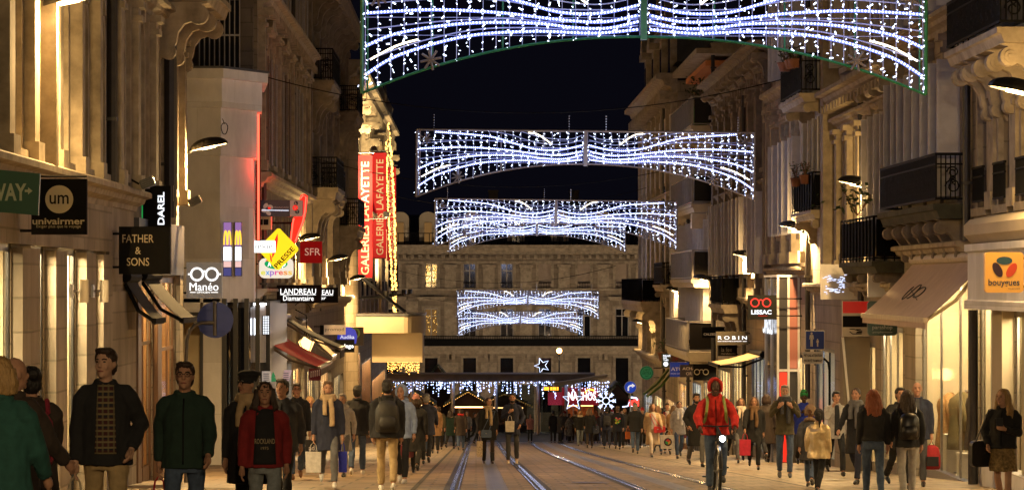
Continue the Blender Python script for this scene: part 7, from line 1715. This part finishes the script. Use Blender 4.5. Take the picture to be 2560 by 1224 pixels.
p = person("grey-blond woman seen between the shoppers, behind the bearded man's shoulder", 775, 62, 1.66, 10, LGREY, .6, JEANS, hair='blond', style='bob')
p = person("person in a light grey coat half hidden right of the bearded man", 856, 57, 1.66, -10, LGREY, .55, GREYC, hair='grey', style='short', scarf=LGREY)
p = person("man in black coat and blue jeans, back turned, left of the backpacker", 893, 58.5, 1.82, 178, BLACKC, .78, JEANS, hair='black', style='short', ph=-.7, shoem=WHITEC, puff=1.2, arms=('carry', 'carry'))
p = person("big man in black jacket and khaki cargo trousers, back turned, wearing a black backpack", 968, 44.2, 1.72, 182, BLACKC, .84, KHAKI, hair='black', style='short', ph=.7, puff=1.38, arms=('down', 'down'), shoem=WHITEC)
backpack(p, cl("black_nylon", (.02, .019, .018), .6), "black backpack on the big man in khaki cargo trousers", .38, .5)
p = person("youth in a pale blue hooded sweatshirt looking past the black backpack", 1004, 50.5, 1.70, -12, LBLUE, .8, BLACKC, hair='brown', hood=LBLUE, turn=-10, ph=.6, shoem=WHITEC)
p = person("woman in a pink knitted hat and black coat, back turned, with a dark red handbag", 1040, 61, 1.66, 172, BLACKC, .5, BLACKC, hair='brown', style='bob', hat=('beanie', PINKC), arms=('carry', 'carry'), shoe='boot', puff=1.1)
c = hand(p, 1); handbag(c + V((.0, -.02, -.12)), .34, .26, cl("oxblood", (.16, .012, .016), .5), "dark red handbag of the woman in the pink hat", 0, c)
p = person("person in an olive coat hidden between the hooded youth and the pink hat", 1026, 66, 1.66, 175, OLIVE, .5, KHAKI, hair='light_brown', style='long')
p = person("man in flat grey cap and navy jacket, back turned, near the left kerb", 1066, 74, 1.84, 176, NAVYC, .74, BLACKC, hair='grey', style='short', hat=('cap', GREYC), ph=1.0, puff=1.15)
# ---- centre, walking on the tracks
p = person("woman in black coat and thick beige scarf walking between the rails", 1221, 75, 1.72, 6, BLACKC, .62, BLACKC, bare=True, tights=TIGHTS, hair='brown', style='bob', scarf=BEIGE, turn=20, arms=('swing', 'carry'), ph=.5, shoe='boot', puff=1.1, near=True)
c = wp(p, (-.08, -.2, .90)); handbag(c, .28, .2, cl("steel_blue_leather", (.05, .08, .15), .4), "slate blue flap handbag at the hip of the woman with the beige scarf", 0, wp(p, (.12, -.14, 1.4)))
c = hand(p, -1); shopping_bag(c, .16, .42, .06, mat("floral_paper", (.5, .4, .3), .7, .5, 30), "narrow pale printed bag dangling from the woman's hand on the tracks")
p = person("man in a dark coat walking beside the woman with the beige scarf", 1281, 75, 1.84, -4, NAVYC, .72, CHAR, hair='black', style='short', beard='black', inner=(BLACKC, .05, .9), arms=('pocket', 'chest'), ph=-.5, shoem=CREAMC, near=True)
c = hand(p, -1); shopping_bag(V((c.x - .05, c.y, c.z - .12)), .24, .28, .1, cl("white_paper", (.6, .55, .48)), "white paper bag between the couple on the tracks")
# ---- left background
for a in [("distant person in an olive parka, back turned, left of the green scarf", 1098, 118, 1.78, 180, OLIVE, .6, DBROWN, 'brown', 'short', None), ("distant woman in dark green coat with a pale scarf near the left kerb", 1126, 122, 1.66, 165, DGREEN, .62, BLACKC, 'brown', 'long', CREAMC), ("distant woman in a brown parka, red scarf and blue jeans, back turned", 1152, 113, 1.70, 180, DBROWN, .62, JEANS, 'brown', 'bob', REDB),
          ("small distant man in grey, facing the camera, by the left market chalet", 1168, 152, 1.74, 0, GREYC, .8, BLACKC, 'grey', 'short', None), ("small distant person in black, side-on, beside the left market chalet", 1186, 155, 1.72, 70, BLACKC, .7, BLACKC, 'black', 'short', None), ("small distant person in maroon near the left market chalet", 1108, 160, 1.7, 30, REDC, .7, BLACKC, 'brown', 'short', None), ("small distant person in navy under the left icicle lights", 1134, 163, 1.74, 190, NAVYC, .6, BLACKC, 'black', 'short', None), ("small distant person in dark grey just left of the walking couple", 1198, 150, 1.7, 150, CHAR, .6, BLACKC, 'brown', 'long', None),
          ("woman in a light pink jacket alone under the tram shelter", 1325, 166, 1.66, 20, PINKC, .8, BLACKC, 'brown', 'long', None), ("tall dark figure, back turned, left of the shelter post", 1383, 164, 1.84, 185, BLACKC, .62, BLACKC, 'black', 'short', None), ("second dark figure, side-on, beside the shelter post", 1400, 160, 1.76, 120, CHAR, .6, BLACKC, 'black', 'short', None), ("figure in a checked pale coat waiting by the shelter", 1424, 165, 1.68, 60, mat("checked_cloth", (.16, .15, .14), .9, .8, 9), .4, BLACKC, 'black', 'bob', None),
          ("blond woman in black jacket and pale jeans, facing the camera", 1450, 138, 1.72, 0, BLACKC, .8, JEANSL, 'blond', 'long', CREAMC), ("woman in a black padded jacket, back turned, with a dark shoulder bag", 1474, 124, 1.76, 178, BLACKC, .66, TIGHTS, 'light_brown', 'long', None), ("man in navy with a small backpack, back turned, left of the printed jacket", 1517, 122, 1.80, 180, NAVYC, .78, NAVYC, 'black', 'short', None), ("person in a black jacket with a bright flower print on the back", 1544, 118, 1.80, 180, BLACKC, .72, BLACKC, 'light_brown', 'short', None), ("bearded bald man facing the camera right of the printed jacket", 1562, 128, 1.82, 0, CHAR, .7, BLACKC, None, 'bald', None),
          ("man in a grey cap and wide black jacket, back turned, above pale jeans", 1588, 100, 1.80, 180, BLACKC, .78, JEANS, 'grey', 'short', None), ("person in a red knitted hat behind the man in the grey cap", 1606, 128, 1.78, 0, DBROWN, .6, BLACKC, 'brown', 'short', None), ("woman in a long open beige trench coat with a red bag", 1632, 92, 1.74, 8, BEIGE, .42, CREAMC, 'light_brown', 'long', None), ("person in a pale camel coat just behind the beige trench coat", 1645, 100, 1.72, 0, TAN, .5, JEANS, 'blond', 'bob', None),
          ("young man in a dark jacket right of the beige trench coat", 1668, 104, 1.82, 0, BLACKC, .72, BLACKC, 'brown', 'short', None), ("woman in a copper coat half hidden by the white cube bag", 1684, 98, 1.70, 170, TAN, .4, BLACKC, 'light_brown', 'long', None), ("woman in light jacket wrapped in a big white scarf, in blue jeans", 1698, 88, 1.76, 5, LGREY, .72, JEANS, 'black', 'bun', WHITEC), ("bearded man in a black coat looking down, left of the cyclist", 1741, 70, 1.80, 10, BLACKC, .5, GREYC, 'black', 'short', None),
          ("dark-haired person behind the cyclist's right arm", 1818, 85, 1.82, 5, BLACKC, .6, BLACKC, 'black', 'bob', None), ("woman with glasses and pale scarf right behind the cyclist", 1852, 78, 1.76, 0, CHAR, .6, GREYC, 'light_brown', 'bob', CREAMC), ("woman with glasses in a black coat with fur collar, carrying a red bag", 1885, 66, 1.68, -4, BLACKC, .66, BLACKC, 'light_brown', 'bob', cl("fur_collar", (.14, .08, .04))), ("tall curly-haired person in brown, back turned, right of the fur collar", 1916, 78, 1.90, 185, DBROWN, .5, BLACKC, 'brown', 'bob', None)]:
    lab, px, d, H, fc, tp, hm_, bt, hr, stl, sc = a
    kw = {}
    if "grey cap" in lab: kw['hat'] = ('cap', GREYC)
    if "red knitted" in lab: kw['hat'] = ('beanie', REDB)
    if "glasses" in lab: kw['glasses'] = True
    if "bearded" in lab: kw['beard'] = 'brown' if "bald" in lab else 'black'
    if "looking down" in lab: kw['arms'] = ('phone', 'pocket')
    if "trench" in lab: kw['inner'] = (cl("striped_top", (.45, .42, .38), .9, .6, 60), .09, .9)
    kw.setdefault('arms', [('swing', 'swing'), ('carry', 'swing'), ('pocket', 'pocket'), ('swing', 'phone'), ('pocket', 'swing'), ('strap', 'swing'), ('swing', 'face')][int(px * 7) % 7])
    if "shelter" in lab or "stand" in lab: kw['legs'] = 'stand'
    rr_ = (int(px) * 37 % 100) / 100
    p = person(lab, px, d, H, fc, tp, hm_, bt, hair=hr, style=stl, scarf=sc, ph=(.75 + .45 * rr_) * (1 if int(px) % 2 else -1), puff=1.05 + .12 * rr_, **kw)
    if "trench" in lab: handbag(wp(p, (.12, -.2, 1.02)), .26, .2, cl("scarlet_leather", (.5, .015, .02), .4), "small scarlet bag on the beige trench coat", 0, wp(p, (-.1, -.12, 1.42)))
    if "small backpack" in lab: backpack(p, CHAR, "small dark backpack on the man in navy near the square")
    if "shoulder bag" in lab: handbag(wp(p, (-.26, .05, 1.0)), .3, .34, cl("blue_black_leather", (.03, .04, .07), .35), "dark glossy shoulder bag on the woman in the black padded jacket", 30, wp(p, (-.17, 0, 1.45)))
    if "flower print" in lab:
        mb = MB(); rr = random.Random(2)
        o_ = None
        for nm, col, cc in (("pink_flowers", (.6, .12, .12), [(-.08, 1.26), (.06, 1.28), (.0, 1.22)]), ("yellow_flowers", (.6, .5, .04), [(.05, 1.18), (-.03, 1.12), (.07, 1.09)]), ("green_leaves", (.08, .35, .04), [(-.07, 1.17), (.02, 1.08), (.08, 1.22)])):
            mb = MB()
            for x, z in cc: mb.ball((x, .150, z), .042, .012, .036, 10, 6)
            me_ = MB(); me_.v = [tuple((V(v) + V((0, 0, p[0]['_up']))) * p[0]['_s']) for v in mb.v]; me_.f = mb.f; ob = bpy.data.objects.new(nm, me_.mesh(nm, mat("print_" + nm, col, .8, .2, 9))); COL.objects.link(ob); ob.parent = p[0]
    if "red bag" in lab and "fur" in lab: shopping_bag(hand(p, -1), .26, .36, .12, cl("crimson_paper", (.42, .02, .05)), "crimson carrier bag of the woman with the fur collar")
    if "big white scarf" in lab:
        c = hand(p, -1)
        def cube(t, c, a, w_, h, dp):
            for nm, col, pts in (("red_face", (.6, .03, .03), [(0, .09), (.075, .045), (0, 0), (-.075, .045)]), ("green_face", (.03, .35, .1), [(-.075, .04), (-.003, -.004), (-.003, -.085), (-.075, -.045)]), ("yellow_face", (.6, .38, .03), [(.075, .04), (.003, -.004), (.003, -.085), (.075, -.045)])):
                mb = MB(); cz = c[2] - a - h * .5; mb.prism([(c[0] + x, c[1] - dp / 2 - .03, cz + z) for x, z in pts], (0, .01, 0)); mb.build(nm, mat("cube_" + nm, col, .6, 0), t)
            mb = MB(); mb.disc((c[0], c[1] - dp / 2 - .022, c[2] - a - h * .5), .125, 'y', 24, .006); mb.build("dark_disc", cl("plum_print", (.05, .02, .03)), t)
        shopping_bag(c + V((-.12, -.05, .1)), .46, .42, .12, cl("white_tote", (.62, .58, .5)), "big white shopping bag printed with a coloured cube", 0, cube)
    if "pale jeans" in lab and "grey cap" in lab: shopping_bag(hand(p, 1), .2, .26, .1, ORANGEC, "small orange paper bag hanging beside the man in the grey cap")
# ---- right pavement
p = person("man in a brown jacket holding his collar with both hands, in blue jeans", 1962, 56, 1.78, -4, OLIVE, .8, JEANS, hair='grey', style='short', beard='grey', arms=('strap', 'strap'), scarf=CHAR, ph=.4, shoem=GREYC, skin=SKIN)
p = person("person in a bright blue padded jacket and green knitted hat, face dark", 2010, 68, 1.84, 0, BLUEC, .78, BLACKC, hair='black', style='short', hat=('beanie', GREENB), skin=SKIN_D, puff=1.25, arms=('pocket', 'chest'))
p = person("girl in a shiny gold padded jacket and black trousers, back half turned", 2047, 43, 1.24, 150, GOLDC, .74, BLACKC, hair='black', style='pony', puff=1.32, arms=('swing', 'down'), child=True, ph=.6, turn=30)
p = person("child in a dark fur-hooded coat just behind the girl in gold", 2026, 47, 1.32, 165, CHAR, .6, JEANS, hair='brown', hood=cl("fur_trim", (.20, .13, .08)), child=True, puff=1.2)
p = person("man in a pale grey jacket with one hand raised to his face", 2090, 58, 1.72, 5, LGREY, .78, BLACKC, hair='black', style='short', arms=('carry', 'face'), inner=(BLACKC, .06, .85))
p = person("woman in black leaning forward, with a grey scarf and brown hair", 2140, 50, 1.68, -25, BLACKC, .56, NAVYC, hair='brown', style='pony', scarf=GREYC, ph=1.0)
p = person("red-haired woman in a short black jacket and jeans, back turned", 2183, 40, 1.54, 180, BLACKC, .93, JEANS, hair='red', style='verylong', puff=1.1, arms=('down', 'carry'), ph=.5)
p = person("brown-haired woman in grey trousers, back turned, right of the red-haired woman", 2268, 40, 1.53, 180, BLACKC, .84, LGREY, hair='brown', style='verylong', puff=1.15, ph=-.5)
backpack(p, BLACKP, "glossy black backpack on the brown-haired woman in grey trousers", .34, .42)
p = person("dark-haired person almost hidden behind the two long-haired women", 2250, 46, 1.64, 10, BLACKC, .7, BLACKC, hair='black', style='short')
p = person("bald man in a navy padded waistcoat, facing the camera before the lit corner shop", 2293, 48, 1.73, -6, NAVYC, .78, CHAR, hair=None, style='bald', arms=('carry', 'carry'), puff=1.2, scarf=None, inner=(CHAR, .04, .9), ph=.6)
c = hand(p, 1); t = thing("backpack", c, "red and black school backpack hanging from the bald man's hand", "backpack", "backpacks worn or carried")
mb = MB(); L = MB(); rings(L, [(0, 0, -.48, .13, .07), (0, 0, -.44, .15, .10), (0, 0, -.25, .15, .10), (0, 0, -.12, .12, .08), (0, 0, -.07, .05, .04)], 14); mb.add([V(c) + V(v) for v in L.v], L.f); mb.build("pack", cl("school_red", (.30, .015, .02)), t, True); mb = MB(); mb.box(c.x - .10, c.x + .10, c.y - .13, c.y - .095, c.z - .42, c.z - .26); mb.build("pocket", BLACKC, t); mb = MB(); mb.tube([c + V((-.04, 0, -.08)), c + V((0, 0, .0)), c + V((.04, 0, -.08))], .01, 5); mb.tube([c + V((-.12, .02, -.15)), c + V((-.17, .02, -.4)), c + V((-.15, 0, -.66))], .014, 4); mb.build("strap", BLACKC, t)
p = person("young woman with long fair hair in black top and short patterned skirt, using a phone", 2508, 35, 1.53, -22, BLACKC, .92, BLACKC, bare=True, skirt=mat("gold_print_skirt", (.22, .15, .06), .8, .7, 30), hair='blond', style='verylong', arms=('phone', 'pocket'), ph=.7, turn=-25, puff=1.08, skin=SKIN_P)
c = hand(p, 1); t = thing("phone", c, "phone in the hand of the young woman in the patterned skirt", "phone"); mb = MB(); mb.prism([V(c) + V(v) for v in ((-.04, 0, .02), (.04, -.03, .02), (.04, -.01, .12), (-.04, .02, .12))], (.0, .01, .0)); mb.build("case", BLACKP, t)
c = wp(p, (-.27, .02, 1.02)); handbag(c, .40, .32, cl("black_leather", (.012, .011, .011), .4), "large black shoulder bag of the young woman with the phone", 20, wp(p, (-.16, 0, 1.46)))
# ---- crowd further back on the right and before the market, each small
rr = random.Random(21)
tones = [("black", BLACKC), ("navy", NAVYC), ("grey", GREYC), ("brown", DBROWN), ("olive", OLIVE), ("tan", TAN), ("cream", CREAMC), ("maroon", REDC), ("charcoal", CHAR)]
spots = [(1468, 158, "behind the blond woman"), (1490, 160, "below the lit star"), (1503, 150, "below the lit snowflake"), (1530, 148, "left of the round arrow sign"), (1555, 152, "under the round arrow sign"), (1577, 146, "beneath the arrow sign's pole"), (1598, 150, "at the corner of the gabled house"), (1618, 134, "left behind the trench coat"), (1656, 126, "between the trench coat and the white scarf"), (1680, 122, "behind the white cube bag"), (1712, 116, "right behind the white scarf"), (1728, 108, "left of the bearded man in black"), (1758, 112, "behind the cyclist's left shoulder"), (1776, 98, "behind the cyclist's hood"), (1806, 108, "far behind the cyclist"), (1836, 100, "beyond the woman with glasses"), (1868, 96, "beyond the fur collar"), (1895, 104, "below the sand awning"), (1934, 92, "left of the brown jacket"), (1945, 84, "close behind the brown jacket"), (1985, 90, "between the brown and the blue jacket"), (1412, 168, "right of the shelter post"), (1438, 166, "at the red stall counter"), (1060, 96, "left of the flat cap"), (1088, 104, "right of the flat cap")]
for i, (px, d, where) in enumerate(spots):
    nm, m = tones[(i * 5 + 2) % 9]; fc = rr.choice((0, 180, 10, 170, 190)); hr = rr.choice(list(HAIR)); st_ = rr.choice(('short', 'long', 'bob', 'short'))
    ht = ('beanie', tones[(i * 7 + 4) % 9][1]) if i % 6 == 3 else None
    person("small %s in a %s coat %s" % ("figure with hat" if ht else "background figure", nm, where), px, d, rr.uniform(1.64, 1.84), fc, m, rr.choice((.78, .6, .5)), rr.choice((BLACKC, JEANS, CHAR, NAVYC)), hair=hr, style=st_, hat=ht, puff=rr.uniform(1.0, 1.2), ph=rr.uniform(-1, 1), scarf=CREAMC if i % 7 == 1 else None, legs='walk', arms=[('swing', 'swing'), ('pocket', 'pocket'), ('phone', 'swing'), ('carry', 'swing'), ('swing', 'strap')][i % 5], turn=rr.uniform(-35, 35))
# ---- cyclist
dC = 44.0; pc = person("cyclist in a bright red hooded jacket riding towards the camera", 1788, dC, 1.74, 0, REDB, .90, JEANS, legs='pedal', ph=1, arms=('bar', 'bar'), hair='black', hood=REDB, skin=SKIN_D, puff=1.22, shoem=CHAR, zoff=-.02)
mb = MB()
for sg in (-1, 1): mb.tube([wp(pc, v) for v in ((sg*.11, .14, 1.38), (sg*.125, .02, 1.485), (sg*.13, -.14, 1.40), (sg*.15, -.19, 1.26), (sg*.17, -.06, 1.08))], .024, 5)
t = thing("backpack", wp(pc, (0, .2, 1.2)), "backpack with yellow green straps worn by the red cyclist", "backpack", "backpacks worn or carried"); mb.build("strap", mat("hi_vis_strap", (.25, .32, .08), .6, .2, 8), t); mb = MB(); L = MB(); rings(L, [(0, 0, -.22, .13, .07), (0, 0, 0, .16, .1), (0, 0, .2, .1, .06)], 12); mb.add([wp(pc, (0, .22, 1.2)) + V(v) for v in L.v], L.f); mb.build("pack", BLACKC, t, True)
bx_, by_, bz_ = pc[0].location.x, dC, gz(dC); t = thing("bicycle", (bx_, by_, bz_), "bicycle with a glaring white headlamp ridden by the red cyclist", "bicycle")
BFR = mat("bike_frame", (.02, .02, .022), .35, .1, 6)
def wheel(yc):
    r = .34; mb = MB(); mb.tube([(bx_, yc + r * math.cos(i * math.pi / 16), bz_ + r + r * math.sin(i * math.pi / 16)) for i in range(33)], .024, 7); w_ = mb.build("wheel", mat("tyre_rubber", (.015, .015, .015), .8, .2, 9), t)
    mb = MB(); mb.tube([(bx_, yc + (r - .03) * math.cos(i * math.pi / 16), bz_ + r + (r - .03) * math.sin(i * math.pi / 16)) for i in range(33)], .012, 6)
    for i in range(14): a = i * math.pi / 7; mb.tube([(bx_ + .02 * (-1) ** i, yc, bz_ + r), (bx_, yc + (r - .03) * math.cos(a), bz_ + r + (r - .03) * math.sin(a))], .002, 3)
    mb.tube([(bx_ - .05, yc, bz_ + r), (bx_ + .05, yc, bz_ + r)], .02, 7); mb.build("rim", STEEL, w_)
    mb = MB(); mb.tube([(bx_, yc + (r + .045) * math.cos(R(a)), bz_ + r + (r + .045) * math.sin(R(a))) for a in range(20, 171, 15)], .028, 6); mb.build("mudguard", BFR, t)
yf, yr = by_ - .62, by_ + .45
wheel(yf); wheel(yr)
mb = MB(); bbk = V((bx_, by_ - .02, bz_ + .30)); seat = V((bx_, by_ + .13, bz_ + .86)); hd = V((bx_, yf + .20, bz_ + .86))
mb.tube([bbk, seat], .018, 7); mb.tube([bbk, hd - V((0, 0, .1))], .02, 7); mb.tube([hd, seat - V((0, 0, .08))], .017, 7)
for sg in (-1, 1): mb.tube([hd + V((0, 0, -.12)), V((bx_ + sg * .055, yf + .06, bz_ + .6)), V((bx_ + sg * .055, yf, bz_ + .34))], .014, 6); mb.tube([bbk, V((bx_ + sg * .06, yr, bz_ + .34))], .011, 6); mb.tube([seat, V((bx_ + sg * .06, yr, bz_ + .34))], .010, 6)
mb.tube([hd - V((0, 0, .12)), hd + V((0, .03, .16))], .017, 7); mb.build("frame", BFR, t)
mb = MB(); hb = hd + V((0, .03, .16)); mb.tube([hb + V((-.30, .08, -.0)), hb + V((-.18, .0, .01)), hb, hb + V((.18, .0, .01)), hb + V((.30, .08, 0))], .013, 6); mb.build("handlebar", BFR, t)
mb = MB(); mb.tube([seat + V((0, -.12, .05)), seat + V((0, .02, .06)), seat + V((0, .14, .07))], [.025, .06, .075], 8); mb.build("saddle", BLACKC, t)
mb = MB()
for sg in (-1, 1): mb.tube([bbk + V((sg * .07, 0, 0)), bbk + V((sg * .08, -sg * .15, sg * .08))], .01, 5); mb.box(bbk.x + sg * .09, bbk.x + sg * .19, bbk.y - sg * .15 - .04, bbk.y - sg * .15 + .04, bbk.z + sg * .08 - .012, bbk.z + sg * .08 + .012)
mb.build("pedals", BFR, t)
lq = V((P(1806, 1095, yf - .05).x, yf - .05, zof(1095, yf))); mb = MB(); mb.ball(lq, .045, .02, .045, 14, 8); mb.build("headlight", emit("bike_headlight", (.92, .96, 1), 25), t)
mb = MB(); mb.tube([lq + V((0, .01, 0)), lq + V((0, .09, 0)), hb], [.045, .03, .012], 9); mb.build("lamp_body", BFR, t)
# ---- bake the remeshed figures
bpy.context.view_layer.update()
dg = bpy.context.evaluated_depsgraph_get()
for o in BAKE:
    me = bpy.data.meshes.new_from_object(o.evaluated_get(dg)); me.name = o.name
    if o.parent and o.parent.location.y < 80 and o.name.split('.')[0] != 'body':
        kind = o.name.split('.')[0]; amp, fx_, fz_ = (.010, 70, 11) if kind == 'hair' else (.010, 13, 7) if kind != 'hat' else (.003, 20, 20)
        off = V((o.parent.location.x * 7, o.parent.location.y * 3, 0)); N = [v.normal.copy() for v in me.vertices]
        for v, nn in zip(me.vertices, N):
            c = v.co; q_ = V((c.x * fx_, c.y * fx_, c.z * fz_)) + off
            v.co = c + nn * amp * (mnoise.noise(q_) + .5 * mnoise.noise(q_ * 2.1))
    me.shade_smooth(); old = o.data; o.modifiers.clear(); o.data = me; bpy.data.meshes.remove(old)
for o in list(scene.objects):
    for k in ('_s', '_up'):
        if k in o: del o[k]
